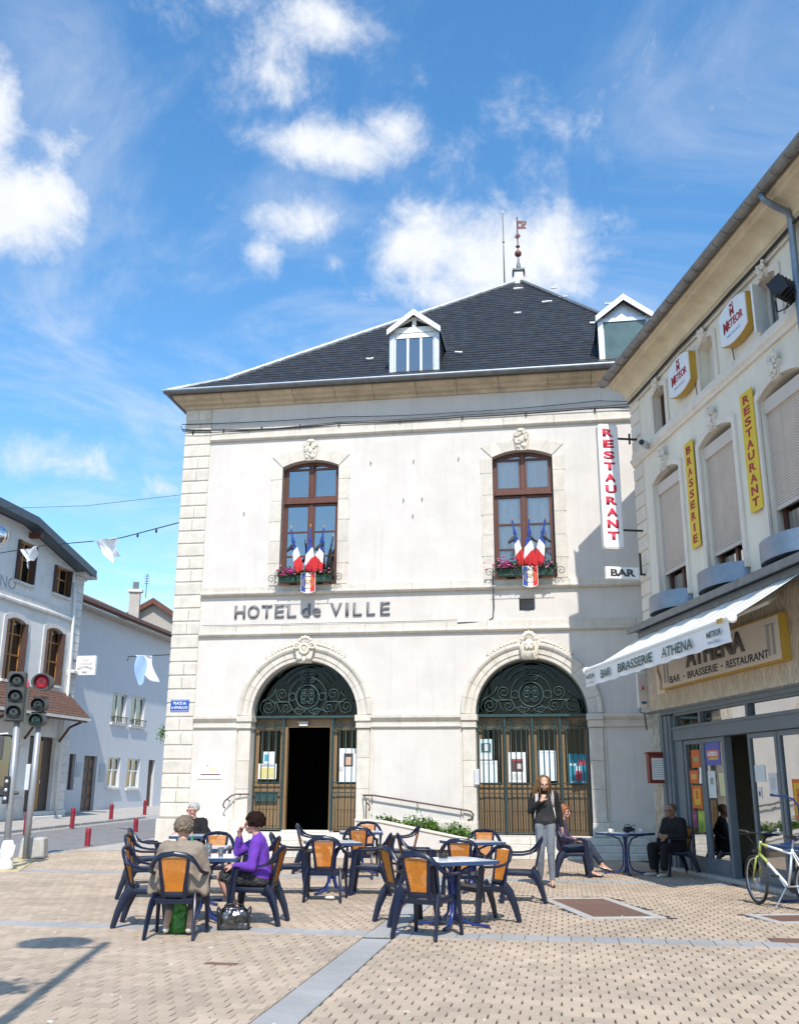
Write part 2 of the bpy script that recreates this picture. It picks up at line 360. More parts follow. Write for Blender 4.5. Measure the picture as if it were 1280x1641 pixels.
while n < 24.5:
    off = .075 if r % 2 else 0.0
    hs = [h for h in HST if h[0]-.01 < n+PROW/2 < h[1]+.04]
    if not hs:
        for sd in (0, 1):
            ks_ = [k*PWID+off for k in range(-40, 10)]
            if sd == 0: e0 = max(u for u in ks_ if u <= STRIP[0]-PWID/2)+PWID/2; e1 = STRIP[0]-.004
            else: e1 = min(u for u in ks_ if u >= STRIP[1]+PWID/2)-PWID/2; e0 = STRIP[1]+.004
            if e1-e0 > .02:
                p = UH*((e0+e1)/2)+NH*(n+PROW/2)
                if p.y > 6.4 and (p-Vector(PH)).dot(NH) < -.1: cuts.append((p.x, p.y, e1-e0))
        k0 = int(-13.6/PWID); 
        for k in range(k0, int(8.5/PWID)):
            u = k*PWID+off
            if STRIP[0]-PWID/2-.0 < u < STRIP[1]+PWID/2: continue
            p = UH*u+NH*(n+PROW/2)
            if not (-8.55 < p.x < 7.1 and 3.0 < p.y): continue
            if p.x > 5.70+(19.89-p.y)*.1192: continue
            if p.y > 5 and abs(p.x) > p.y*.50+1.2: continue
            if p.y < 6.4: continue
            q = p-Vector(PH); 
            if q.dot(NH) > -.1: continue
            if in_cover(p.x, p.y): continue
            cells.append((p.x, p.y))
    n += PROW; r += 1
cells.sort(key=lambda c: c[1]+abs(c[0])*.2)
inview = [c for c in cells if c[1] > 7.2 and abs(c[0]) < c[1]*.425]; inview.sort(key=lambda c: c[1])
near = set(inview[:300])
for c in inview[:300]:
    o = link('paver', pmesh, None, pl, loc=(c[0], c[1], rng.uniform(-.0016, .0016)), rot=(rng.uniform(-.006,.006), rng.uniform(-.006,.006), A_H+rng.uniform(-.008,.008)))
fb = MB()
for c in cells:
    if c in near: continue
    R = Matrix.Translation((c[0], c[1], rng.uniform(-.0016,.0016))) @ Matrix.Rotation(A_H+rng.uniform(-.008,.008), 4, 'Z') @ Matrix.Rotation(rng.uniform(-.006,.006), 4, 'X')
    fb.add([R @ Vector(p) for p in pv], pf[4:] if c[1] > 11 else pf)
for (x_, y_, w_) in cuts:
    R = Matrix.Translation((x_, y_, rng.uniform(-.001,.001))) @ Matrix.Rotation(A_H, 4, 'Z'); cv_, cf_ = paver_verts(w_-.004, PROW-.0006)
    fb.add([R @ Vector(p) for p in cv_], cf_)
tag(fb.build('paver_field', m_pave, pl, fix=False), kind='stuff')
# crumbs, butts and leaf bits scattered over the square
lb = MB(); rs2 = random.Random(77)
for _ in range(260):
    y_ = rs2.uniform(7.3, 20); x_ = rs2.uniform(-.43, .43)*y_
    if x_ > 5.2+(19.9-y_)*.11: continue
    s_ = rs2.uniform(.004, .014); M_ = Matrix.Translation((x_, y_, .004)) @ Matrix.Rotation(rs2.uniform(0, pi), 4, 'Z')
    lb.box(-s_*rs2.uniform(1, 2.6), s_, -s_*.6, s_*.6, -.004, s_*.5, M_)
tag(lb.build('litter_specks', mat('pale_litter', (.62,.58,.48), .8, var=.5, vscale=.9), fix=False), 'small pale crumbs and butts scattered over the paving', 'litter', kind='stuff')
n = 4.5
while n < 24.2:
    p = PW((STRIP[0]+STRIP[1])/2, n+.152)
    if p.y > 6.0 and not any(h[0]-.1 < n+.15 < h[1]+.1 for h in HST): link('grey_slab', smesh, None, pl, loc=p+Vector((0,0,rng.uniform(-.001,.001))), rot=(0,0,A_H))
    n += .3045
for h in HST:
    u = -12.0
    while u < 6:
        p = PW(u+.125, (h[0]+h[1])/2)
        if p.x < 5.55+(19.89-p.y)*.1192 and abs(p.x) < p.y*.46+.3 and p.x > -8.3: link('grey_slab', hmesh, None, pl, loc=p+Vector((0,0,rng.uniform(-.001,.001))), rot=(0,0,A_H))
        u += .2505

def cover(m0, m1, s0, s1, label, plates=2):
    c = YB*((m0+m1)/2)-XB*((s0+s1)/2); w, d = m1-m0, s1-s0
    t = thing('access_cover', label, 'floor hatch', (c.x, c.y, 0), A_B, 'brown hatches set in the paving')
    f = .13
    for x0, x1, y0, y1 in ((-d/2-f, d/2+f, -w/2-f, -w/2), (-d/2-f, d/2+f, w/2, w/2+f), (-d/2-f, -d/2, -w/2, w/2), (d/2, d/2+f, -w/2, w/2)):
        box('concrete_frame', x0, x1, y0, y1, -.03, .004, m_conc, t, bevel=.004)
    for k in range(plates):
        a = -d/2+k*d/plates
        pt = box('cover_plate', a+.006, a+d/plates-.006, -w/2+.006, w/2-.006, -.03, .001, m_rust, t)
    return t
cover(*COVERS[0], 'large brown hatch in a concrete frame in front of the cafe table', 3)
cover(*COVERS[1], 'brown hatch in a concrete frame beside the bicycle', 1)
t = thing('drain_cover', 'small brown drain plate set in the paving before the handbag', 'drain cover', (-1.63, 9.8, .001), A_H)
box('plate', -.16, .16, -.055, .055, -.02, .004, m_rust, t, bevel=.003)
t = thing('drain_cover', 'dark brown drain plate at the right edge by the grey band', 'drain cover', (4.30, 11.35, .001), A_H)
box('plate', -.28, .32, -.15, .15, -.02, .005, m_rust, t, bevel=.003)

# footway along the flank of the town hall
# street on the left, rising a little towards the houses
m_asph = mat('asphalt', (.235,.23,.235), .92, var=.18, vscale=3, bump=.5, bscale=90, dirt=.35, dcol=(.28,.27,.26))
m_walk = mat('pavement_asphalt', (.40,.375,.35), .92, var=.14, vscale=2.5, bump=.4, bscale=70, dirt=.3, dcol=(.22,.2,.18))
m_kerb = mat('granite_kerb', (.36,.35,.34), .85, var=.15, vscale=9, bump=.3)
road_near = [(-9.6,8,-.004),(-8.62,19,-.004),(-8.2,25.8,.0),(-5.7,42,.14),(-1.5,70,.3)]
road_far = [(-14.6,8,.0),(-13.2,20,.04),(-11.9,30,.08),(-10.3,42,.2),(-6.2,70,.4)]
sheet('road', [[road_near[i], road_near[i+1], road_far[i+1], road_far[i]] for i in range(4)], m_asph)
walk_k = [(-14.75,8,.12),(-13.35,20,.16),(-12.05,30,.20),(-10.45,42,.32),(-6.35,70,.52)]
walk_h = [(-24,8,.16),(-19,20,.24),(-16.6,28.5,.30),(-15.0,42,.44),(-11.2,70,.66)]
sheet('pavement', [[walk_k[i], walk_k[i+1], walk_h[i+1], walk_h[i]] for i in range(4)], m_walk)
sheet('side_footway', [[(-8.2,25.8,-.002),(-5.9,25.86,-.002),(-1.2,54,.2),(-4.3,50,.2)]], m_walk)
kroot = tag(sheet('kerb', [[(road_far[i][0], road_far[i][1], road_far[i][2]-.02), (road_far[i+1][0], road_far[i+1][1], road_far[i+1][2]-.02), walk_k[i+1], walk_k[i]] for i in range(4)], m_kerb), kind='structure')
for i in range(1, 3):
    a, b = Vector(walk_k[i]), Vector(walk_k[i+1]); L_ = (b-a).length; nk = int(L_/1.0)
    for k in range(nk):
        p = a.lerp(b, (k+.5)/nk); ang = math.atan2(b.y-a.y, b.x-a.x)
        o = box('kerbstone', -.49, .49, -.075, .075, -.14, .012, m_kerb, kroot, bevel=.015); o.location = p; o.rotation_euler = (0, -math.asin((b.z-a.z)/L_), ang)
# paving edge towards the road
m_edge = mat('square_edge_stone', (.55,.52,.47), .9, var=.1, vscale=8, bump=.3)
for i in range(26):
    y0 = 15.0+i*.42
    if 15 < y0 < 26: pass
    x0 = -8.62+(.0 if y0 < 19 else (y0-19)*.06)
    o = box('edge_stone', -.12, .12, -.2, .2, -.05, .012, m_edge, pl, bevel=.006); o.location = (x0, y0, 0); o.rotation_euler = (0, 0, radians(-3.4))
# ------------------------------------------------------------------ town hall
m_rend = mat('lime_render', (.64,.597,.555), .93, var=.06, vscale=1.3, bump=.3, bscale=30, dirt=.6, dcol=(.53,.485,.445), dscale=.75, streak=.5, scol=(.49,.445,.41))
m_stone = mat('pale_limestone', (.63,.58,.51), .9, streak=.5, scol=(.42,.36,.29), var=.10, vscale=4, bump=.35, bscale=35, dirt=.4, dcol=(.53,.46,.37), dscale=1.7)
m_stain = mat('stained_cornice_stone', (.54,.44,.32), .9, var=.16, vscale=2.2, bump=.4, bscale=30, dirt=.75, dcol=(.25,.17,.1), dscale=1.1, stretch=(1,1,.35))
m_carve = mat('carved_stone', (.70,.64,.54), .9, var=.1, vscale=9, bump=.5, bscale=50, dirt=.5, dcol=(.4,.34,.25), dscale=8)
m_slate = mat('roof_slate', (.020,.023,.029), .55, var=.22, vscale=9, spec=.45, dirt=.6, dcol=(.06,.062,.058), dscale=3.5)
m_zinc = mat('zinc_sheet', (.55,.58,.62), .42, metal=.55, var=.12, vscale=5, dirt=.3, dcol=(.35,.37,.4))
m_zdark = mat('aged_zinc', (.17,.18,.19), .5, metal=.5, var=.2, vscale=6)
m_wood = mat('brown_window_wood', (.115,.040,.024), .45, var=.18, vscale=6, stretch=(1,1,.15))
m_ochre = mat('ochre_door_wood', (.23,.145,.07), .6, var=.14, vscale=4, stretch=(1,1,.12), bump=.15)
m_iron = mat('dark_green_iron', (.020,.050,.052), .42, var=.25, vscale=12, spec=.5)
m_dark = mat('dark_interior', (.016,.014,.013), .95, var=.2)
m_white = mat('white_paint', (.80,.80,.78), .55, var=.05, vscale=8, dirt=.25, dcol=(.55,.52,.48), dscale=6)
m_black = mat('black_cable', (.02,.02,.022), .6)
m_curtain = mat('net_curtain', (.82,.82,.80), .9, var=.06, vscale=6, stretch=(6,1,.4))
g_win = glass('window_glass', (.62,.65,.66), .80)
g_dark = glass('lunette_glass', (.05,.10,.12), .993, ior=1.22)

HALL = thing('town_hall', 'cream two-storey town hall with arched doors and slate roof', 'building', PH, A_H)
X0, X1, ZT = -12.3, 2.4, 11.86
WINS = [-8.67, -2.945]; ARCH = [(-8.65, 1.385), (-2.91, 1.37)]
def win_outline(cx, hw=.785, z0=6.69, zs=9.99, rise=.18, n=10):
    R = (hw*hw+rise*rise)/(2*rise); a = math.degrees(math.asin(hw/R))
    top = arc(cx, zs+rise-R, R, 90-a, 90+a, n)
    return [(cx-hw, z0), (cx+hw, z0)]+top
def arch_outline(cx, r, z0=.45, zs=3.30, n=28): return [(cx-r, z0), (cx+r, z0)]+arc(cx, zs, r, 0, 180, n)
wall_holes([(X0+.02,0),(X1,0),(X1,ZT),(X0+.02,ZT)], [win_outline(c) for c in WINS]+[arch_outline(c, r) for c, r in ARCH]+[(lambda: [(-3.13,5.87),(-2.75,5.87),(-2.75,6.18),(-3.13,6.18)])()], 0, .42, 'front_wall', m_rend, HALL)
box('side_wall', X0+.02, X0+.42, .001, 14, 0, ZT, m_rend, HALL); box('side_wall', X1-.4, X1-.001, .002, 14, 0, ZT, m_rend, HALL); box('rear_wall', X0+.43, X1-.41, 13.6, 13.99, 0, ZT, m_rend, HALL)
# rooms behind the openings
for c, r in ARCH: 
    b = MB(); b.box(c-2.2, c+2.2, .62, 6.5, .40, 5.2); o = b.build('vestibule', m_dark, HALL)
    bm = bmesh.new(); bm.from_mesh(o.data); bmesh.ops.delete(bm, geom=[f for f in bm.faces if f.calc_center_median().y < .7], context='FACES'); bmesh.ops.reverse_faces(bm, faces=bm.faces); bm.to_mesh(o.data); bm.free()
for c in WINS:
    b = MB(); b.box(c-2.2, c+2.2, .5, 5, 6.2, 10.9); o = b.build('room', mat('room_wall', (.22,.21,.2), .95), HALL)
    bm = bmesh.new(); bm.from_mesh(o.data); bmesh.ops.delete(bm, geom=[f for f in bm.faces if f.calc_center_median().y < .6], context='FACES'); bmesh.ops.reverse_faces(bm, faces=bm.faces); bm.to_mesh(o.data); bm.free()
rg = random.Random(11)
# quoins up the left corner
nq = 31; hq = (11.83-.78)/nq
for i in range(nq):
    z = .78+i*hq; w = .72+rg.uniform(-.006,.006)
    MB().box(X0-.045, X0+w, -.045, .38, z+.016, z+hq-.016).build('quoin_stone', m_stone, HALL, bevel=.022)
    if i % 4 in (1, 2): MB().box(X0+.34+.03*(i % 3), X0+.349+.03*(i % 3), -.047, -.043, z+.04, z+hq-.04).build('quoin_joint', m_bed, HALL)
box('quoin_backing', X0-.02, X0+.70, -.02, .36, .78, 11.83, m_stone, HALL)
# plinth
x = X0-.10; 
while x < X1:
    w = rg.uniform(.8,1.1)
    for (a, b_) in [(x, x+w)]:
        ok = True
        for c, r in ARCH:
            if b_ > c-r-.06 and a < c+r+.06:
                ok = False
                if a < c-r-.06: MB().box(a+.003, c-r-.06, -.10, -.002, 0, .76).build('plinth_stone', m_stone, HALL, bevel=.012)
                if b_ > c+r+.06: MB().box(c+r+.06, b_-.003, -.10, -.002, 0, .76).build('plinth_stone', m_stone, HALL, bevel=.012)
        if ok: MB().box(a+.003, b_-.003, -.10, -.002, 0, .76).build('plinth_stone', m_stone, HALL, bevel=.012)
    x += w
# string courses, stone by stone
def course(z0, z1, name, lip=.05, proud=.05, xa=X0+.73, xb=X1, w0=.95, w1=1.35, m=None, skip=()):
    x = xa
    while x < xb-.2:
        w = min(rg.uniform(w0, w1), xb-x)
        prof = [(.0,z0),(-proud,z0),(-proud-lip*.5,z0+.02),(-proud-lip,z0+.045),(-proud-lip,z0+.085),(-proud,z0+.105),(-proud,z1),(0.0,z1)]
        if not any(a < x+w/2 < b for a, b in skip):
            MB().prism([(p[0], p[1]) for p in prof], x+.003, x+w-.003, ax='x').build(name, m or m_stone, HALL, bevel=.004)
        x += w
course(10.82, 11.13, 'string_course_stone'); course(6.43, 6.67, 'string_course_stone', lip=.05, proud=.08); course(5.35, 5.63, 'string_course_stone')
def impost(xa, xb):
    x = xa
    prof = [(0,2.98),(-.035,2.98),(-.06,3.01),(-.06,3.04),(-.035,3.06),(-.035,3.15),(-.07,3.17),(-.12,3.23),(-.12,3.30),(0,3.315)]
    while x < xb-.05:
        w = min(rg.uniform(.9,1.2), xb-x)
        if xb-(x+w) < .4: w = xb-x
        MB().prism(prof, x+.002, x+w-.002, ax='x').build('impost_stone', m_stone, HALL, bevel=.003); x += w
impost(X0+.73, ARCH[0][0]-1.40); impost(ARCH[0][0]+1.40, ARCH[1][0]-1.385); impost(ARCH[1][0]+1.385, X1)
# cornice blocks
cp = [(0,11.83),(-.06,11.83),(-.08,11.90),(-.20,11.93),(-.24,11.99),(-.40,12.02),(-.46,12.10),(-.46,12.13),(0,12.13)]
x = X0-.46; 
box('cornice_core', X0-.02, X1+.02, -.03, .4, 11.85, 12.11, m_stain, HALL)
x = X0
while x < X1:
    w = min(rg.uniform(1.0,1.3), X1-x); MB().prism(cp, x+.004, x+w-.004, ax='x').build('cornice_block', m_stain, HALL, bevel=.006); x += w
# cornice return on the left flank, mitred
cpx = [(X0+.01+p[0]*.7, p[1]) for p in cp]
y = -.0
while y < 13:
    w = 1.15; MB().prism([(p[0], p[1]) for p in cpx], y+.004, y+w-.004, ax='y').build('cornice_block', m_stain, HALL, bevel=.006); y += w
MB().add([(X0+.01+p[0]*.7, -.0+p[0], p[1]) for p in cp[:-1]]+[(X0+.0, p[0], p[1]) for p in cp[:-1]]+[(X0+.01+p[0]*.7, .0, p[1]) for p in cp[:-1]],
   [(i, i+1, 8+i+1, 8+i) for i in range(7)]+[(i, i+1, 16+i+1, 16+i) for i in range(7)]).build('cornice_corner', m_stain, HALL)
box('soffit', X0-.40, X1+.5, -.58, -.30, 12.135, 12.155, m_zdark, HALL); box('soffit', X0-.40, X0-.25, -.28, 14, 12.135, 12.155, m_zdark, HALL)
# roof
AP = Vector((-3.06, 7.0, 19.0)); e = .62; ze = 12.17
cx_ = [Vector((X0-.42,-e,ze)), Vector((X1+e,-e,ze)), Vector((X1+e,14+e,ze)), Vector((X0-.42,14+e,ze))]
k_ = [Vector((X0+.75,.75,13.02)), Vector((X1-.75,.75,13.02)), Vector((X1-.75,13.25,13.02)), Vector((X0+.75,13.25,13.02))]   # slight flare above the eaves
rb = MB()
NSL = 46
def lerp(a, b, t): return a+(b-a)*t
for i in range(4):
    j = (i+1) % 4
    prev = (cx_[i], cx_[j])
    for s in range(1, NSL+1):
        t = s/NSL
        def hip(c, k):
            if t < .10: return lerp(c, k, t/.10)
            return lerp(k, AP, (t-.10)/.90)
        a, b = hip(cx_[i], k_[i]), hip(cx_[j], k_[j])
        nrm = (prev[1]-prev[0]).cross(a-prev[0]).normalized()
        lift = nrm*.010 if nrm.z > 0 else -nrm*.010
        rb.add([prev[0]+lift*1.4, prev[1]+lift*1.4, b, a], [(0,1,2,3)]); rb.add([prev[0], prev[1], prev[1]+lift*1.4, prev[0]+lift*1.4], [(0,1,2,3)])
        prev = (a, b)
roof = rb.build('roof', m_slate, HALL, fix=False)
def slate_mat():
    nt = m_slate.node_tree; N = nt.nodes; L = nt.links; P = N['Principled BSDF']
    tc = N.new('ShaderNodeTexCoord'); mp = N.new('ShaderNodeMapping'); mp.inputs['Rotation'].default_value = (0,0,0); L.new(tc.outputs['Object'], mp.inputs[0])
    sp = N.new('ShaderNodeSeparateXYZ'); L.new(mp.outputs[0], sp.inputs[0])
    ad = N.new('ShaderNodeMath'); ad.operation = 'ADD'; L.new(sp.outputs[0], ad.inputs[0]); L.new(sp.outputs[1], ad.inputs[1])
    cb = N.new('ShaderNodeCombineXYZ'); L.new(sp.outputs[0], cb.inputs[0]); L.new(sp.outputs[2], cb.inputs[1])
    br = N.new('ShaderNodeTexBrick'); L.new(cb.outputs[0], br.inputs['Vector']); br.inputs['Scale'].default_value = 1; br.inputs['Brick Width'].default_value = .2; br.inputs['Row Height'].default_value = .1489*.5
    br.inputs['Mortar Size'].default_value = .006; br.inputs['Color1'].default_value = (.55,.55,.56,1); br.inputs['Color2'].default_value = (1.7,1.68,1.62,1); br.inputs['Mortar'].default_value = (.45,.45,.45,1)
    src = P.inputs['Base Color'].links[0].from_socket; mx = N.new('ShaderNodeMixRGB'); mx.blend_type = 'MULTIPLY'; mx.inputs[0].default_value = .8
    L.new(src, mx.inputs[1]); L.new(br.outputs['Color'], mx.inputs[2]); L.new(mx.outputs[0], P.inputs['Base Color'])
    bp = N.new('ShaderNodeBump'); bp.inputs['Strength'].default_value = .6; bp.inputs['Distance'].default_value = .01; L.new(br.outputs['Color'], bp.inputs['Height']); L.new(bp.outputs[0], P.inputs['Normal'])
slate_mat()
# zinc hip caps (short lapped sheets)
for i in (0, 1):
    pts = [lerp(cx_[i], k_[i], t/5) for t in range(5)]+[lerp(k_[i], AP, t/26) for t in range(27)]
    for a, b in zip(pts[:-1], pts[1:]):
        MB().tube([a+Vector((0,0,.03)), b+Vector((0,0,.045))], [.075,.068], 6).build('hip_cap', mat('dull_zinc', (.48,.50,.52), .5, metal=.3, var=.25, vscale=3) if i == 0 else m_zdark, roof)
# lead patches and hooks on the slates
def on_roof(x, z):
    t = (z-13.02)/(19.0-13.02); y = .75+(7.0-.75)*t; return Vector((x, y, z))
for (x, z) in [(-7.35,13.7),(-4.72,13.75),(-3.06,18.2),(-1.85,18.0),(-3.05,16.2),(-.75,15.1),(-.15,16.4),(-1.55,17.2),(-2.1,16.9)]:
    p = on_roof(x, z); b = MB(); w = rg.uniform(.10,.17)
    for q in range(3): b.box(-w+q*w*.66, -w+q*w*.66+w*.6, -.03, .012, -.05+rg.uniform(-.03,.03), .02+rg.uniform(-.02,.03))
    o = b.build('lead_patch', m_white, roof); o.location = p+Vector((0,-.03,.04)); o.rotation_euler = (radians(-46), 0, 0)
# gutter
gb = MB()
def gutter_sec(r): return [(r*cos(radians(a)), r*sin(radians(a))) for a in range(180, 361, 20)]+[(r*.86*cos(radians(a)), r*.86*sin(radians(a))) for a in range(360, 179, -20)]
gb.prism([(-.66+q[0], 12.18+q[1]) for q in gutter_sec(.085)], X0-.48, X1+.6, ax='x'); g_ = gb.build('gutter', m_zdark, HALL, auto=30)
box('gutter_bead', X0-.50, X1+.6, -.75, -.725, 12.175, 12.205, m_zinc, HALL); box('eave_strip', X0-.42, X1+.6, -.60, -.40, 12.20, 12.225, m_zinc, HALL)
MB().prism([(X0-.42+q[0], 12.18+q[1]) for q in gutter_sec(.085)], -.70, 14, ax='y').build('gutter', m_zdark, HALL, auto=30)
x = X0-.4
while x < X1: MB().prism([(-.66+q[0], 12.178+q[1]) for q in gutter_sec(.093)], x, x+.025, ax='x').build('gutter_joint', m_zdark, HALL); x += .62
# windows
for wi, c in enumerate(WINS):
    hw, rise, zs = .785, .18, 9.99
    # stone surround
    R = (hw*hw+rise*rise)/(2*rise); a = math.degrees(math.asin(hw/R)); cz = zs+rise-R
    for sgn in (-1, 1):
        z = 6.70; k = 0
        while z < 9.98:
            h = min(rg.uniform(.5,.62), 9.98-z); h = 9.98-z if 9.98-(z+h) < .25 else h
            x_in, x_out = c+sgn*hw, c+sgn*(hw+.285+(.03 if k % 2 else 0))
            MB().box(min(x_in, x_out), max(x_in, x_out), -.022, .30, z+.003, z+h-.003).build('window_jamb_stone', m_stone, HALL, bevel=.006); z += h; k += 1
    for k in range(5):
        a0, a1 = 90+a-(2*a)*k/5, 90+a-(2*a)*(k+1)/5
        pin = arc(c, cz, R, a0-.03, a1+.03, 3); pout = [(c+(p[0]-c)*1.0*(hw+.30)/hw, p[1]+.30) for p in pin][::-1]
        if k in (0, 4): pass
        MB().prism(pin+pout, -.024, .30).build('window_lintel_stone', m_stone, HALL, bevel=.004)
    kb = MB(); kz = 10.14
    kb.prism([(c-.12,kz),(c+.12,kz),(c+.2,kz+.42),(c-.2,kz+.42)], -.08, 0)
    for q in range(26):
        t = rg.random(); ang = rg.uniform(0, pi)
        kb.ball((c+rg.uniform(-.15,.15)*(.55+.6*t), -.07-rg.uniform(0,.035), kz+.04+t*.5), (rg.uniform(.025,.06), .035, rg.uniform(.03,.07)), 8)
    for sg in (-1, 1):
        kb.tube([(c+sg*(px-0), -.10, pz) for px, pz in spiral(.13, kz+.46, .09, 1.3, pi/2, 1, 14)], .022, 6); kb.tube([(c+sg*(px-0), -.09, pz) for px, pz in spiral(.085, kz+.10, .055, 1.2, -pi/2, -1, 12)], .016, 6)
    kb.ball((c, -.1, kz+.27), (.075,.06,.1), 10); kb.ball((c, -.1, kz+.55), (.11,.05,.06), 10)
    kb.build('keystone', m_carve, HALL, auto=50)
    # timber casement
    F = MB(); y0, y1 = .20, .29
    win = MB()
    fr_o = win_outline(c, hw-.002, 6.69, zs, rise-.002); fr_i = win_outline(c, hw-.085, 6.78, zs-.07, rise-.03)
    n = len(fr_o); vs = [(p[0], y0, p[1]) for p in fr_o]+[(p[0], y0, p[1]) for p in fr_i]+[(p[0], y1, p[1]) for p in fr_o]+[(p[0], y1, p[1]) for p in fr_i]
    fs = []
    for i in range(n): j = (i+1) % n; fs += [(i, j, n+j, n+i), (n+i, n+j, 3*n+j, 3*n+i), (2*n+i, 3*n+i, 3*n+j, 2*n+j), (i, 2*n+i, 2*n+j, j)]
    win.add(vs, fs); W_ = win.build('window', m_wood, HALL, bevel=.006)
    zt = 9.07
    box('transom', c-hw+.06, c+hw-.06, .155, .27, zt-.06, zt+.055, m_wood, W_, bevel=.008); box('transom_drip', c-hw+.03, c+hw-.03, .12, .26, zt-.10, zt-.064, m_wood, W_, bevel=.006)
    box('mullion', c-.062, c+.062, .175, .275, 6.75, zt-.105, m_wood, W_, bevel=.01); box('mullion', c-.055, c+.055, .178, .275, zt+.058, zs+rise-.07, m_wood, W_, bevel=.01)
    for sg in (-1, 1):
        xs = c+sg*.062; xe = c+sg*(hw-.085); xa_, xb_ = min(xs, xe), max(xs, xe)
        for (za, zb) in ((6.78, zt-.11), (zt+.06, zs)):
            box('sash_stile', xa_-.001, xa_+.035, .192, .262, za, zb, m_wood, W_); box('sash_stile', xb_-.035, xb_+.001, .192, .262, za, zb, m_wood, W_); box('sash_rail', xa_+.036, xb_-.036, .193, .261, za, za+.05, m_wood, W_); box('sash_rail', xa_+.036, xb_-.036, .193, .261, zb-.05, zb, m_wood, W_)
        for zb in (7.52, 8.19): box('glazing_bar', xa_+.036, xb_-.036, .198, .255, zb-.02, zb+.02, m_wood, W_)
        for (za, zb) in ((6.83, 7.50), (7.54, 8.17), (8.21, zt-.16), (zt+.11, zs+.06)): box('pane', xa_+.03, xb_-.03, .228, .232, za, zb, g_win if wi == 0 else glass('window_glass_curtained', (1,1,1), .97), W_)
    if wi == 1:
        cb_ = MB(); NN = 60
        for (za, zb, amp) in ((6.75, 8.95, .025), (9.15, 10.1, .015)):
            vs = []
            for i in range(NN+1):
                x = c-.74+1.48*i/NN; yy = .30+amp*.6*sin(i*1.9)+amp*.6*sin(i*.77+1)
                vs += [(x, yy, za+.02*sin(i*.9)), (x, yy, zb)]
            cb_.add(vs, [(2*i, 2*i+2, 2*i+3, 2*i+1) for i in range(NN)])
        cb_.build('curtain', m_curtain, W_, smooth=True, fix=False)
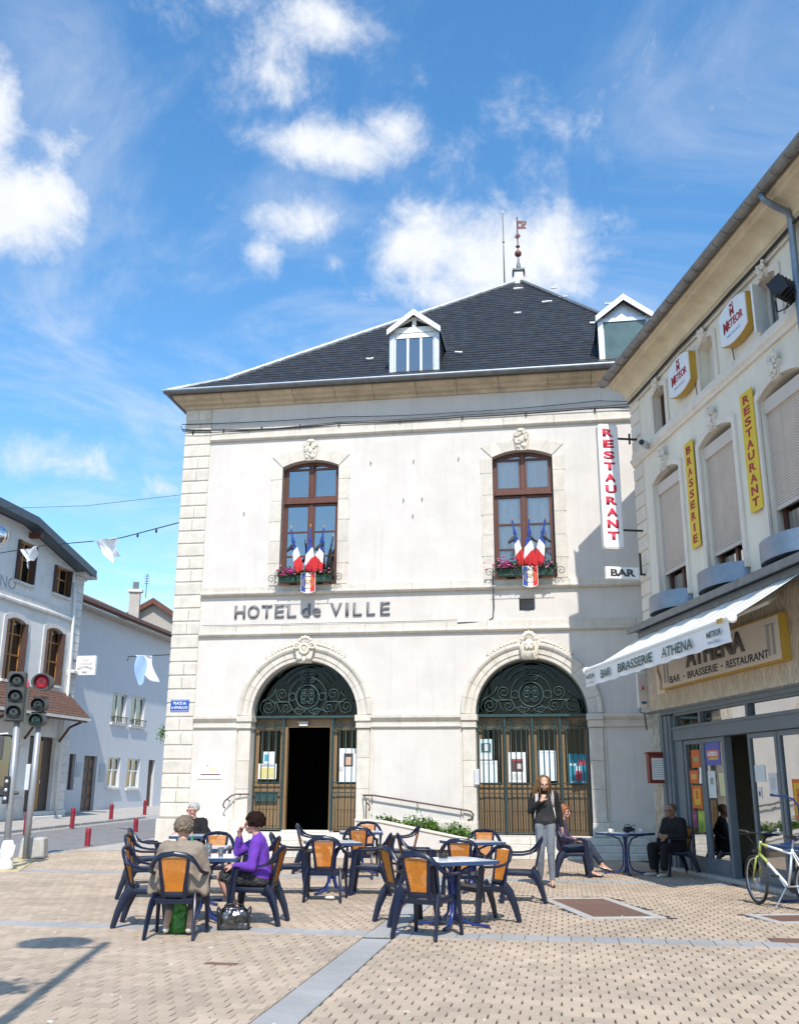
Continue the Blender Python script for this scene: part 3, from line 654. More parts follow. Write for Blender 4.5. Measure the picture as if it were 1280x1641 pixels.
# arches
def scroll_iron(b, pts, y, r=.011): b.tube([(p[0], y, p[1]) for p in pts], r, 5)
for ai, (c, r) in enumerate(ARCH):
    zs = 3.315
    nv = 13
    for k in range(nv):
        a0, a1 = 180*k/nv+.12, 180*(k+1)/nv-.12
        sec = [(r+.001,.30),(r+.001,-.03),(r+.10,-.03),(r+.105,-.055),(r+.24,-.055),(r+.25,-.085),(r+.30,-.115),(r+.345,-.115),(r+.36,-.07),(r+.385,-.05),(r+.385,.0)]
        rings = []
        for q in range(5):
            an = radians(a0+(a1-a0)*q/4); rings.append([Vector((c+p[0]*cos(an), p[1], zs+p[0]*sin(an))) for p in sec])
        MB().loft(rings).build('voussoir', m_stone, HALL, auto=30)
    for sg in (-1, 1):
        z = .77
        while z < 2.97:
            h = min(rg.uniform(.62,.8), 2.97-z); h = 2.97-z if 2.97-(z+h) < .3 else h
            xa, xb = c+sg*(r+.001), c+sg*(r+.33)
            MB().box(min(xa, xb), max(xa, xb), -.045, .36, z+.003, z+h-.003).build('pilaster_stone', m_stone, HALL, bevel=.008); z += h
        xa, xb = c+sg*(r+.36), c+sg*(r+.40); box('pilaster_edge', min(xa, xb), max(xa, xb), -.022, .0, .77, 2.97, m_stone, HALL)
        xa, xb = c+sg*(r-.01), c+sg*(r+.38); box('pilaster_base', min(xa, xb), max(xa, xb), -.125, .36, .45, .77, m_stone, HALL, bevel=.015)
        # capital return into the opening
        for (d_, za, zb) in ((.035,2.98,3.15), (.075,3.15,3.30)): box('capital', min(c+sg*(r-d_*.6), c+sg*(r+.36)), max(c+sg*(r-d_*.6), c+sg*(r+.36)), -.06-d_, .34, za, zb, m_stone, HALL, bevel=.008)
    # carved head
    kb = MB(); kz = 4.62
    kb.prism([(c-.17,kz),(c+.17,kz),(c+.24,kz+.34),(c-.24,kz+.34)], -.17, -.02)
    if ai == 1:
        kb.ball((c,-.18,kz+.33), (.13,.12,.19), 14)                       # bearded face
        kb.ball((c,-.30,kz+.30), (.025,.035,.055), 8); kb.ball((c-.05,-.285,kz+.255), (.045,.03,.02), 8); kb.ball((c+.05,-.285,kz+.255), (.045,.03,.02), 8)
        for sg in (-1, 1): kb.ball((c+sg*.055,-.275,kz+.375), (.045,.03,.018), 8); kb.ball((c+sg*.075,-.26,kz+.31), (.04,.03,.04), 8); kb.tube([(c+sg*.13,-.16,kz+.45), (c+sg*.17,-.17,kz+.33), (c+sg*.15,-.2,kz+.2), (c+sg*.19,-.16,kz+.08)], [.04,.045,.04,.02], 7)
        for q in range(7): kb.tube([(c+(q-3)*.035,-.25,kz+.21), (c+(q-3)*.045+rg.uniform(-.02,.02),-.25,kz+.10), (c+(q-3)*.05,-.21,kz+.0)], [.025,.024,.008], 6)
        for q in range(7): an = radians(20+q*23.3); kb.ball((c+.17*cos(an),-.14,kz+.44+.22*sin(an)), (.06,.05,.065), 8)
    else:
        kb.tube([(c+.105*cos(t*pi/8), -.20, kz+.36+.12*sin(t*pi/8)) for t in range(17)], .045, 8); kb.ball((c,-.17,kz+.36), (.075,.06,.09), 12)
        for sg in (-1, 1): kb.ball((c+sg*.13,-.2,kz+.13), (.085,.06,.085), 10); kb.tube([(c+sg*p[0],-.2,p[1]) for p in spiral(.2,kz+.42,.1,1.3,pi,-1,16)], .028, 6)
        for q in range(9): an = radians(q*22.5); kb.ball((c+.2*cos(an),-.13,kz+.42+.24*sin(an)), (.055,.045,.055), 8)
        kb.ball((c,-.2,kz+.08), (.06,.06,.09), 10)
    for sg in (-1, 1):
        for q in range(9):
            an = radians(90-sg*(11+q*3.0)); rr = r+.44-.006*q
            kb.ball((c+rr*cos(an), -.05, 3.315+rr*sin(an)), (.075-.004*q, .035, .055-.004*q), 7)
            if q % 2 == 0: kb.tube([(c+(rr+.05+p[0])*cos(an)-p[1]*sin(an)*sg, -.06, 3.315+(rr+.05+p[0])*sin(an)+p[1]*cos(an)*sg) for p in spiral(0,0,.055-.003*q,1.1,0,1,10)], .014, 5)
    kb.build('carved_keystone', m_carve, HALL, auto=55)
    # lunette: glass, frame and scrolled iron
    yb = .34
    gl = MB(); gl.prism(arch_outline(c, r+.02, 3.05, 3.30, 24), yb+.10, yb+.106); LN = gl.build('fanlight', g_dark, HALL)
    I = MB(); ir = .0085
    yi = yb-.06
    I.tube([(p[0], yi, p[1]) for p in arc(c, 3.80, .30, 0, 360, 32)], .015, 5, cap=False); I.tube([(p[0], yi, p[1]) for p in arc(c, 3.80, .50, 0, 360, 40)], ir, 5, cap=False)
    for sg in (-1, 1):
        def S(pts): return [(c+sg*p[0], yi, p[1]) for p in pts]
        I.tube(S(spiral(.10,3.80,.11,1.6,pi,-1)), .010, 5); I.tube(S(spiral(.10,3.70,.09,1.3,pi,1)), .010, 5); I.tube(S(spiral(.10,3.92,.08,1.3,pi,-1)), .010, 5)
        I.tube(S(arc(.40,3.80,.095,0,360,18)), ir, 5, cap=False)
        I.tube(S(spiral(.68,3.86,.17,1.7,-pi/2,1)), ir, 5); I.tube(S(spiral(.56,3.52,.15,1.6,pi/2,1)), ir, 5); I.tube(S(spiral(1.03,3.54,.20,1.8,pi/2,1)), ir, 5)
        I.tube(S(spiral(.22,3.44,.10,1.5,pi/2,-1)), ir, 5)
        I.tube(S([(.0,3.36),(.10,3.47),(.26,3.50),(.42,3.46),(.55,3.36)]), ir, 5); I.tube(S([(.50,3.67),(.72,3.665),(.98,3.665)]), .014, 5)
        I.tube(S([(.84,4.0),(.92,3.86),(1.06,3.76),(1.20,3.70)]), ir, 5); I.tube(S([(.60,3.36),(.74,3.46),(.80,3.62),(.92,3.66)]), ir, 5); I.tube(S([(1.20,3.36),(1.26,3.5),(1.22,3.66),(1.1,3.74)]), ir, 5)
        I.tube(S([(.0,3.50),(.12,3.38),(.3,3.345)]), ir, 5)
    for rr in (.66, .80, .94):
        I.tube([(p[0], yi, p[1]) for p in arc(c, 3.80, rr, 32, 148, 18)], .009, 5)
    for sg in (-1, 1): I.tube([(c+sg*p[0], yi, p[1]) for p in spiral(.10,4.40,.10,1.5,-pi/2,1)], .012, 5); I.tube([(c+sg*p[0], yi, p[1]) for p in spiral(.10,4.22,.08,1.3,pi/2,-1)], .010, 5)
    I.tube([(p[0], yi, p[1]) for p in arc(c, 3.30, r-.03, 0, 180, 30)], .018, 6)
    I.build('scrolled_ironwork', mat('verdigris_iron', (.045,.085,.085), .45, var=.2), LN, smooth=True)
    # horizontal beam
    box('transom_beam', c-r+.002, c+r-.002, yb-.11, yb+.05, 3.25, 3.315, m_iron, HALL, bevel=.006)
    box('transom_panel', c-r+.004, c+r-.004, yb+.06, yb+.13, 3.03, 3.25, m_ochre, HALL)
    if ai == 0: leaves = [(c-r+.01, c-r+.78, True), (c+r-.70, c+r-.01, True)]; zb = .50
    else:
        q = (2*r-.02)/4; leaves = [(c-r+.01+q*k, c-r+.01+q*(k+1), True) for k in range(4)]; zb = .47
    for li, (xa, xb, _) in enumerate(leaves):
        yd = yb+.07
        D = box('door_leaf', xa+.004, xb-.004, yd, yd+.06, zb, 1.62, m_ochre, HALL, bevel=.004)
        for (pa, pb, za, zc) in ((xa+.004, xa+.10, 1.621, 3.028), (xb-.10, xb-.004, 1.621, 3.028)): box('stile', pa, pb, yd+.001, yd+.061, za, zc, m_ochre, D, bevel=.004)
        box('top_rail', xa+.101, xb-.101, yd+.002, yd+.062, 2.95, 3.027, m_ochre, D, bevel=.004)
        box('pane', xa+.09, xb-.09, yd+.03, yd+.036, 1.60, 2.96, g_dark, D)
        for zc in (zb+.10, 1.0): MB().box(xa+.12, xb-.12, yd-.012, yd-.001, zc, zc+(.30 if zc < .9 else .48)).build('raised_panel', m_ochre, D, bevel=.01)
        # grille in front: frame, bars and scrolls
        yg = yb-.03
        G = MB(); 
        for xx in (xa+.02, xb-.02): G.box(xx-.016, xx+.016, yg-.016, yg+.016, zb+.02, 3.25)
        for zz in (zb+.04, 1.42, 1.66, 2.98): G.box(xa+.037, xb-.037, yg-.012, yg+.012, zz-.012, zz+.012)
        GR = G.build('iron_grille', m_iron, HALL)
        nb = 4 if ai == 1 else 3
        for k in range(1, nb+1):
            xx = xa+.02+(xb-xa-.04)*k/(nb+1)
            MB().cyl((xx, yg, zb+.05), (xx, yg, 2.97), .0115, seg=6).build('bar', m_iron, GR, smooth=True)
        for k in range(1, 2*nb+2, 2):
            xx = xa+.02+(xb-xa-.04)*k/(2*nb+2)
            MB().cyl((xx, yg, zb+.05), (xx, yg, 1.42), .0075, seg=6).build('bar', m_iron, GR, smooth=True)
        sc = MB(); mx_ = (xa+xb)/2
        for sg in (-1, 1):
            sc.tube([(mx_+sg*p[0], yg, p[1]) for p in spiral(.14,3.115,.095,1.5,pi,1)], .010, 5); sc.tube([(mx_+sg*p[0], yg, p[1]) for p in spiral(.26,3.08,.06,1.3,pi/2,-1)], .009, 5)
        sc.tube([(p[0], yg, p[1]) for p in [(xa+.04,3.02),(mx_-.12,3.0),(mx_,3.06),(mx_+.12,3.0),(xb-.04,3.02)]], .010, 5)
        sc.build('scroll', m_iron, GR, smooth=True)
    # iron posts between leaves
    xs = [l[0] for l in leaves[1:]] if ai == 1 else [leaves[0][1], leaves[1][0]]
    for xx in xs: MB().box(xx-.03, xx+.03, yb-.075, yb-.0, zb, 3.25).build('iron_post', m_iron, HALL, bevel=.006)
    if ai == 0:
        for xx in (leaves[0][1]+.005, leaves[1][0]-.085): box('door_jamb', xx, xx+.08, yb+.06, yb+.20, zb, 3.03, m_ochre, HALL, bevel=.006)
        box('door_lamp', c-.21, c+.02, yb-.03, yb+.055, 3.06, 3.13, m_white, HALL, bevel=.01); box('door_lamp_hood', c-.24, c+.05, yb-.06, yb+.055, 3.131, 3.17, m_zdark, HALL)
        box('threshold', c-.62, c+.72, .30, .62, .40, .505, m_stone, HALL, bevel=.01)
        # post box behind the left grille
        box('letter_box', leaves[0][0]+.06, leaves[0][1]-.12, yb-.02, yb+.05, 1.18, 1.42, m_iron, HALL, bevel=.01)
    box('door_sill', c-r+.01, c+r-.01, .01, .60, .30, .44, m_stone, HALL)
box('vent_grille', -3.12, -2.76, .12, .16, 5.88, 6.17, mat('vent_metal', (.20,.19,.18), .6), HALL)
for k in range(6): box('vent_slat', -3.12, -2.76, .09, .12, 5.90+k*.045, 5.925+k*.045, mat('vent_metal', (.20,.19,.18), .6), HALL)
box('vent_surround', -3.16, -2.72, -.012, -.002, 6.182, 6.215, m_stone, HALL)
for (x, z) in ((-7.0,9.98),(-5.83,9.97),(-4.62,9.98),(-6.1,8.9),(-5.6,8.9),(-5.85,8.45),(-10.5,8.7)): MB().tube([(x,.0,z),(x,-.05,z+.01),(x,-.05,z+.05)], .014, 5).build('wall_hook', m_zdark, HALL)
# dormers
def dormer(xa, xb, z0, ztop, zap, yf, louvre):
    xc = (xa+xb)/2
    D = MB(); D.box(xa+.13, xb-.13, yf+.10, yf+.14, z0, ztop+.02); B = D.build('dormer', m_white if louvre else m_zinc, HALL)
    for sg in (-1, 1):
        xo = xa if sg < 0 else xb-.15
        MB().box(xo, xo+.15, yf, yf+.12, z0-.04, ztop+.02).build('dormer_post', m_zinc, B, bevel=.01)
        xs_ = xa+.02 if sg < 0 else xb-.03
        MB().prism([(yf+.121, z0-.04), (yf+.121, ztop), (yf+2.2, ztop), ], xs_, xs_+.012, ax='x').build('dormer_cheek', m_slate, B)
    # roof of the dormer
    for sg in (-1, 1):
        e0 = Vector((xc+sg*(xb-xc+.05), yf-.14, ztop-.06)); a0 = Vector((xc, yf-.14, zap))
        e1 = Vector((e0.x, yf+2.4, e0.z)); a1 = Vector((xc, yf+3.0, zap)); up = Vector((0,0,.07))
        MB().loft([[e0, a0, a0+up, e0+up], [e1, a1, a1+up, e1+up]]).build('dormer_roof', m_zinc, B)
        MB().loft([[e0+Vector((0,-.02,-.09)), a0+Vector((0,-.02,-.10)), a0+Vector((0,-.02,.075)), e0+Vector((0,-.02,.075))], [e0+Vector((0,.02,-.09)), a0+Vector((0,.02,-.10)), a0+Vector((0,.02,.075)), e0+Vector((0,.02,.075))]]).build('barge_board', m_white if louvre else m_zinc, B)
    gm = MB(); gm.prism([(xa+.08, ztop-.02), (xb-.08, ztop-.02), (xc, zap-.06)], yf+.08, yf+.10); gm.build('gable', m_dark if louvre else m_zinc, B)
    if louvre:
        box('gable_tie', xa+.06, xb-.06, yf+.03, yf+.075, ztop-.04, ztop+.13, m_white, B); box('king_post', xc-.06, xc+.06, yf+.02, yf+.07, ztop+.131, zap-.1, m_white, B)
        for sg in (-1, 1): MB().tube([(xc+sg*(xb-xc-.1), yf+.05, ztop+.13), (xc, yf+.05, zap-.10)], .05, 4).build('gable_rafter', m_white, B)
        box('window_head', xa+.15, xb-.15, yf+.04, yf+.095, ztop-.20, ztop-.06, m_white, B); box('window_sill', xa+.10, xb-.10, yf-.06, yf+.095, z0-.06, z0+.03, m_white, B)
        ww = (xb-xa-.30)
        for k in range(4): xx = xa+.15+ww*k/3; box('glazing_bar', xx-.03, xx+.03, yf+.05, yf+.098, z0+.031, ztop-.20, m_white, B)
        for k in range(3): box('pane', xa+.18+ww*k/3, xa+.12+ww*(k+1)/3, yf+.07, yf+.075, z0+.03, ztop-.2, glass('dormer_glass', (.3,.33,.36), .78), B)
    else:
        box('pane', xa+.18, xb-.18, yf+.06, yf+.07, z0+.02, ztop-.10, mat('teal_pane', (.11,.17,.17), .12, var=.2, vscale=2), B); box('window_head', xa+.14, xb-.14, yf+.03, yf+.10, ztop-.10, ztop, m_zinc, B); box('window_sill', xa+.12, xb-.12, yf-.04, yf+.10, z0-.05, z0+.02, m_zinc, B)
dormer(-6.58, -5.16, 12.62, 14.02, 14.55, .35, True)
dormer(-.78, .66, 12.62, 14.00, 14.55, .35, False)
# finial with weather vane, and the lightning rod
m_red = mat('oxide_red_metal', (.13,.035,.03), .5, var=.2)
F = thing('weather_vane', 'red ball finial with pierced banner vane on the roof apex', 'weather vane', Vector(PH)+UH*(-3.06)+NH*7.0+Vector((0,0,18.98)), A_H)
MB().box(-.16,.16,-.16,.16,-.25,.36).build('zinc_base', m_zinc, F, bevel=.01); box('cap', -.22,.22,-.22,.22,.361,.43, m_zdark, F)
for sg in (-1, 1): box('bracket', sg*.21-.025, sg*.21+.025, -.03, .03, .2, .36, m_zdark, F)
MB().lathe([(.05,.43),(.07,.5),(.075,.62),(.04,.8),(.03,1.0),(.02,1.02)], seg=12).build('baluster', m_zdark, F, smooth=True)
MB().ball((0,0,1.12), .125, 16).build('ball', m_red, F, smooth=True); MB().cyl((0,0,1.2),(0,0,2.62),.022,seg=8).build('spindle', m_red, F)
MB().box(-.07,.07,-.07,.07,1.40,1.43).build('collar', m_red, F)
b = MB()
for k in range(6): b.tube([(.10*cos(k*pi/3+t*.3)*(.4+.15*t), .03*sin(k), 1.83+.10*sin(k*pi/3+t*.3)*(.4+.15*t)) for t in range(5)], .02, 5)
b.build('rosette', m_red, F)
def vane_holes():
    o_ = [(0,2.12),(.33,2.10),(.30,2.18),(.26,2.22),(.33,2.28),(.34,2.42),(.26,2.43),(0,2.47)]
    h_ = [(.10+.05*cos(t), 2.28+.07*sin(t)) for t in [i*pi/5 for i in range(10)]]; h2 = [(.22+.03*cos(t), 2.34+.03*sin(t)) for t in [i*pi/4 for i in range(8)]]
    return wall_holes(o_, [h_, h2], -.006, .012, 'banner', m_red, F)
vane_holes()
R_ = thing('lightning_rod', 'tall thin lightning rod beside the vane on the roof apex', 'lightning rod', Vector(PH)+UH*(-3.57)+NH*6.9+Vector((0,0,18.6)), A_H)
MB().cyl((0,0,-.2),(0,0,3.15),.028,.018,8).build('pole', m_zdark, R_, smooth=True); MB().box(-.04,.04,-.04,.04,1.95,2.0).build('joint', m_zdark, R_); MB().lathe([(.0,3.35),(.02,3.2),(.045,3.17),(.02,3.13),(.0,3.12)], seg=8).build('tip', m_zinc, R_, smooth=True)
# ------------------------------------------------------------------ things fixed to or standing against the town hall
def hall_pt(x, y, z): p = Vector(PH)+UH*x+NH*y; return Vector((p.x, p.y, z))
def hthing(name, label, cat, x, y, z, group=None): return thing(name, label, cat, hall_pt(x, y, z), A_H, group)
m_step = mat('step_stone', (.62,.585,.52), .9, var=.1, vscale=5, bump=.35, bscale=40, dirt=.45, dcol=(.42,.38,.33), dscale=2)
S = hthing('stone_steps', 'stone steps and landing before the open left door', 'steps', -8.65, 0, 0)
for k, (z1, y0) in enumerate([(.16,-1.75),(.325,-1.38),(.49,-1.0)]):
    x = -2.3
    while x < 1.6: MB().box(x+.002, x+1.298, y0, -.13, z1-.164, z1).build('step', m_step, S, bevel=.012); x += 1.3
S = hthing('stone_steps', 'low stone steps before the closed right door', 'steps', -2.91, 0, 0)
for k, (z1, y0) in enumerate([(.14,-1.15),(.285,-.82),(.43,-.5)]):
    x = -1.45
    while x < 2.6: MB().box(x+.002, x+1.348, y0, -.13, z1-.144, z1).build('step', m_step, S, bevel=.012); x += 1.35
P = hthing('ramp_parapet', 'low cream ramp wall sloping down between the two doors', 'ramp wall', 0, 0, 0)
MB().prism([(-6.98,.20),(-6.98,.80),(-6.42,.77),(-4.2,.36),(-4.2,.20)], -1.42, -1.24).build('wall', m_rend, P)
MB().prism([(-7.0,.801),(-7.0,.85),(-6.40,.825),(-4.15,.405),(-4.15,.361),(-6.42,.771)], -1.45, -1.21).build('coping', m_stone, P, bevel=.01)
box('footing', -6.95, -4.2, -1.36, -1.26, 0, .20, mat('shade_dark_stone', (.16,.135,.10), .9, var=.3, vscale=3), P)  # stone coloured dark to stand for the shade under the ramp wall
MB().prism([(-6.97,.0),(-6.97,.50),(-6.4,.48),(-4.25,.12),(-4.25,.0)], -1.20, -.14).build('ramp_fill', mat('soil', (.16,.12,.08), .95, var=.3), P)

def leaves(b, n, region, size, rn, up=.5):
    for _ in range(n):
        p = Vector(region(rn)); s = size*rn.uniform(.6,1.3); a = rn.uniform(0, 2*pi); t = rn.uniform(-.4,1.1)
        d = Vector((cos(a)*cos(t), sin(a)*cos(t), sin(t)*(1 if rn.random() < up+.4 else -1))); w = d.cross(Vector((rn.uniform(-1,1), rn.uniform(-1,1), 1))).normalized()*s*.32
        f = d.cross(w).normalized()*s*.12
        b.add([p, p+d*s*.45+w+f, p+d*s, p+d*s*.45-w+f], [(0,1,2),(0,2,3)])
    return b
m_leaf = mat('green_leaf', (.10,.19,.03), .55, var=.45, vscale=6, spec=.3)
m_leaf2 = mat('dark_green_leaf', (.035,.085,.025), .55, var=.45, vscale=8, spec=.3)
rl = random.Random(5)
for i, (xa, xb, zb, hh, lab) in enumerate([(-6.75,-6.05,.55,.30,'thin green plant tuft at the top of the ramp wall'), (-6.0,-5.15,.44,.44,'leafy green shrub behind the middle of the ramp wall'), (-5.1,-4.35,.26,.46,'leafy green shrub at the foot of the ramp wall')]):
    T = hthing('shrub', lab, 'shrub', (xa+xb)/2, -.85, zb, 'plants along the ramp')
    b = MB()
    for _ in range(26):
        x0, y0 = rl.uniform(-.4,.4)*(xb-xa), rl.uniform(-.25,.25); hgt = hh*rl.uniform(.5,1.15)
        b.tube([(x0, y0, -.1), (x0+rl.uniform(-.06,.06), y0+rl.uniform(-.06,.06), hgt*.6), (x0+rl.uniform(-.12,.12), y0+rl.uniform(-.1,.1), hgt)], [.006,.005,.003], 4)
    b.build('stem', m_leaf2, T, fix=False)
    def reg(r, xa=xa, xb=xb, hh=hh):
        x = r.uniform(-.5,.5)*(xb-xa); return (x, r.gauss(0,.16), abs(r.gauss(.35,.32))*hh*(1-.5*abs(x)/(xb-xa)))
    leaves(MB(), 1500, reg, .095, rl).build('foliage', m_leaf, T, fix=False)
# handrails
m_rail = mat('brown_iron_rail', (.085,.05,.04), .5, var=.2)
T = hthing('handrail', 'brown wall handrail sloping down along the ramp', 'handrail', 0, 0, 0)
MB().tube([(-7.05,-.12,1.36),(-6.8,-.12,1.36),(-4.55,-.12,1.03),(-4.42,-.12,1.00),(-4.36,-.12,.93),(-4.40,-.12,.83),(-4.5,-.06,.80)], .02, 8).build('rail', m_rail, T, smooth=True)
for (x, z) in ((-6.85,1.35),(-5.72,1.19),(-4.66,1.04)): MB().tube([(x,-.12,z),(x,-.12,z-.08),(x,-.0,z-.10)], .011, 6).build('bracket', m_rail, T)
T = hthing('handrail', 'short brown handrail post beside the open door', 'handrail', 0, 0, 0)
MB().tube([(-7.08,-.10,1.37),(-6.98,-.35,1.33),(-6.85,-.8,1.20),(-6.74,-1.05,1.16),(-6.70,-1.12,1.10),(-6.73,-1.12,1.02)], .018, 8).build('rail', m_rail, T, smooth=True); MB().cyl((-6.86,-.76,1.21),(-6.86,-.76,.49),.015,seg=8).build('post', m_rail, T)
T = hthing('handrail', 'short curled brown handrail left of the open door', 'handrail', 0, 0, 0)
MB().tube([(-9.98,-.10,1.37),(-10.3,-.14,1.37),(-10.42,-.16,1.33),(-10.58,-.18,1.20),(-10.62,-.18,1.10),(-10.58,-.14,1.03)], .018, 8).build('rail', m_rail, T, smooth=True); MB().tube([(-10.22,-.14,1.36),(-10.22,-.0,1.33)], .012, 6).build('bracket', m_rail, T); MB().tube([(-10.52,-.17,1.24),(-10.5,0,1.2)], .012, 6).build('bracket', m_rail, T)
# lettering
m_let = mat('grey_letter_metal', (.17,.165,.18), .5, var=.1)
T = hthing('facade_lettering', 'grey raised letters HOTEL de VILLE on the cream wall', 'lettering', 0, 0, 0)
def letters(parent, spec, z, m, y=-.004, ext=.035, bold=.014):
    for ch, x0, x1, h in spec: text_mesh('letter', ch, x0, z, m, parent, h=h, w=x1-x0, y=y, ext=ext, bold=bold)
H_ = .345
sp = []; 
for ch, x0, w in [('H',-10.62,.29),('O',-10.26,.32),('T',-9.88,.28),('E',-9.52,.25),('L',-9.18,.24)]: sp.append((ch, x0, x0+w, H_))
letters(T, sp, 5.83, m_let)
letters(T, [('d',-8.78,-8.57,H_),('e',-8.49,-8.28,.24)], 5.835, m_let, bold=.008)
letters(T, [('V',-8.02,-7.72,H_),('I',-7.62,-7.54,H_),('L',-7.42,-7.19,H_),('L',-7.06,-6.84,H_),('E',-6.70,-6.45,H_)], 5.835, m_let)
# street name plate
m_blue = mat('enamel_blue', (.02,.09,.42), .35, var=.08, coat=.3); m_wtxt = mat('white_lettering', (.85,.86,.88), .5, var=.02)
T = hthing('street_plate', 'blue street name plate on the left corner quoins', 'street sign', -11.97, -.05, 3.42)
box('plate', -.25,.25,-.012,-.0,0,.31, m_blue, T, bevel=.004)
for (a, b_, c_, d_) in ((-.235,.235,.012,.02),(-.235,.235,.29,.298)): box('rim', a, b_, -.0145, -.0125, c_, d_, m_wtxt, T)
text_mesh('lettering', 'PLACE de', 0, .175, m_wtxt, T, h=.075, w=.34, y=-.013, align='C', bold=.02, ext=.002); text_mesh('lettering', 'la RÉPUBLIQUE', 0, .06, m_wtxt, T, h=.085, w=.43, y=-.013, align='C', bold=.02, ext=.002)
m_paper = mat('white_paper', (.80,.81,.80), .7, var=.03, vscale=3)
T = hthing('notice_board', 'white panel with a dark red line on the wall left of the door', 'notice board', -11.06, 0, 1.74)
box('panel', -.33,.31,-.02,-.002,0,.62, mat('board_white', (.78,.75,.70), .6, var=.03), T); box('bottom_line', -.25,.27,-.024,-.0205,.09,.115, mat('dark_red_line', (.12,.02,.03), .6), T)
for (a, c_, w_, h_, cc) in ((-.03,.20,.1,.06,(.75,.72,.3)),(.06,.16,.12,.09,(.72,.74,.35)),(-.1,.3,.05,.05,(.3,.3,.3)),(.12,.4,.12,.02,(.45,.45,.5))): box('printed_mark', a, a+w_, -.0225, -.0205, c_, c_+h_, mat('print%d' % int(cc[2]*100+cc[0]*10), cc, .7), T)
m_gbox = mat('grey_plastic', (.55,.57,.6), .5)
T = hthing('meter_box', 'small grey box on the jamb left of the closed door', 'box', -4.27, -.05, 1.62); box('case', -.06,.06,-.06,-.0,0,.37, m_gbox, T, bevel=.01)
# posters behind the grilles
def poster(label, x0, x1, z0, z1, base, marks, y=.398):
    T = hthing('poster', label, 'poster', (x0+x1)/2, y, z0, 'posters in the town hall doors'); w, h = (x1-x0)/2, z1-z0
    box('sheet', -w, w, -.004, 0, 0, h, mat('paper_%s' % label[:14], base, .7, var=.03), T)
    for i, (a, b_, c_, d_, cc) in enumerate(marks): box('print', -w+2*w*a, -w+2*w*b_, -.0062-.0004*i, -.0045, h*c_, h*d_, mat('ink_%.2f_%.2f_%.2f' % cc, cc, .7, var=.1, vscale=15), T)
W_ = (.80,.83,.85)
poster('pale blue and white notice above the yellow poster', -9.80,-9.50,2.08,2.42, (.6,.75,.82), [(.1,.5,.3,.8,(.05,.3,.4)),(.55,.95,.1,.9,(.75,.78,.8))])
poster('white poster with a yellow picture behind the left grille', -9.92,-9.44,1.74,2.12, W_, [(.08,.92,.05,.75,(.62,.56,.25)),(.1,.9,.8,.93,(.35,.4,.45))])
poster('white poster of a dark haired woman behind the right half grille', -7.80,-7.32,1.68,2.50, (.80,.84,.88), [(.25,.75,.45,.85,(.05,.035,.03)),(.36,.64,.5,.74,(.55,.36,.27)),(.15,.9,.05,.44,(.7,.76,.82)),(.02,.25,.3,.45,(.5,.5,.5))])
poster('pale blue poster with a black picture in the first closed leaf', -4.22,-3.92,2.22,2.72, (.55,.75,.83), [(.1,.9,.35,.8,(.06,.09,.11)),(.4,.75,.42,.75,(.62,.7,.75)),(.05,.95,.02,.25,(.75,.82,.86))])
poster('blank white sheet in the first closed leaf', -4.22,-3.80,1.66,2.20, (.72,.80,.84), [(.08,.92,.85,.88,(.5,.58,.62))])
poster('white poster with a dark red picture in the second closed leaf', -3.52,-3.10,1.68,2.40, W_, [(.18,.85,.35,.78,(.10,.05,.05)),(.18,.85,.72,.78,(.4,.06,.06)),(.5,.75,.45,.62,(.6,.55,.52)),(.2,.8,.1,.28,(.6,.6,.6))])
poster('blank white sheet in the third closed leaf', -2.79,-2.36,1.72,2.44, (.76,.83,.86), [(.08,.92,.92,.94,(.5,.56,.6))])
poster('turquoise poster with a red figure in the fourth closed leaf', -2.05,-1.62,1.66,2.36, (.04,.26,.36), [(.35,.7,.1,.45,(.45,.05,.08)),(.4,.6,.42,.58,(.75,.78,.8)),(.5,.95,.62,.8,(.4,.06,.1)),(.05,.4,.6,.68,(.6,.7,.75)),(.1,.3,.02,.08,(.75,.78,.8)),(.7,.9,.02,.08,(.75,.78,.8))])

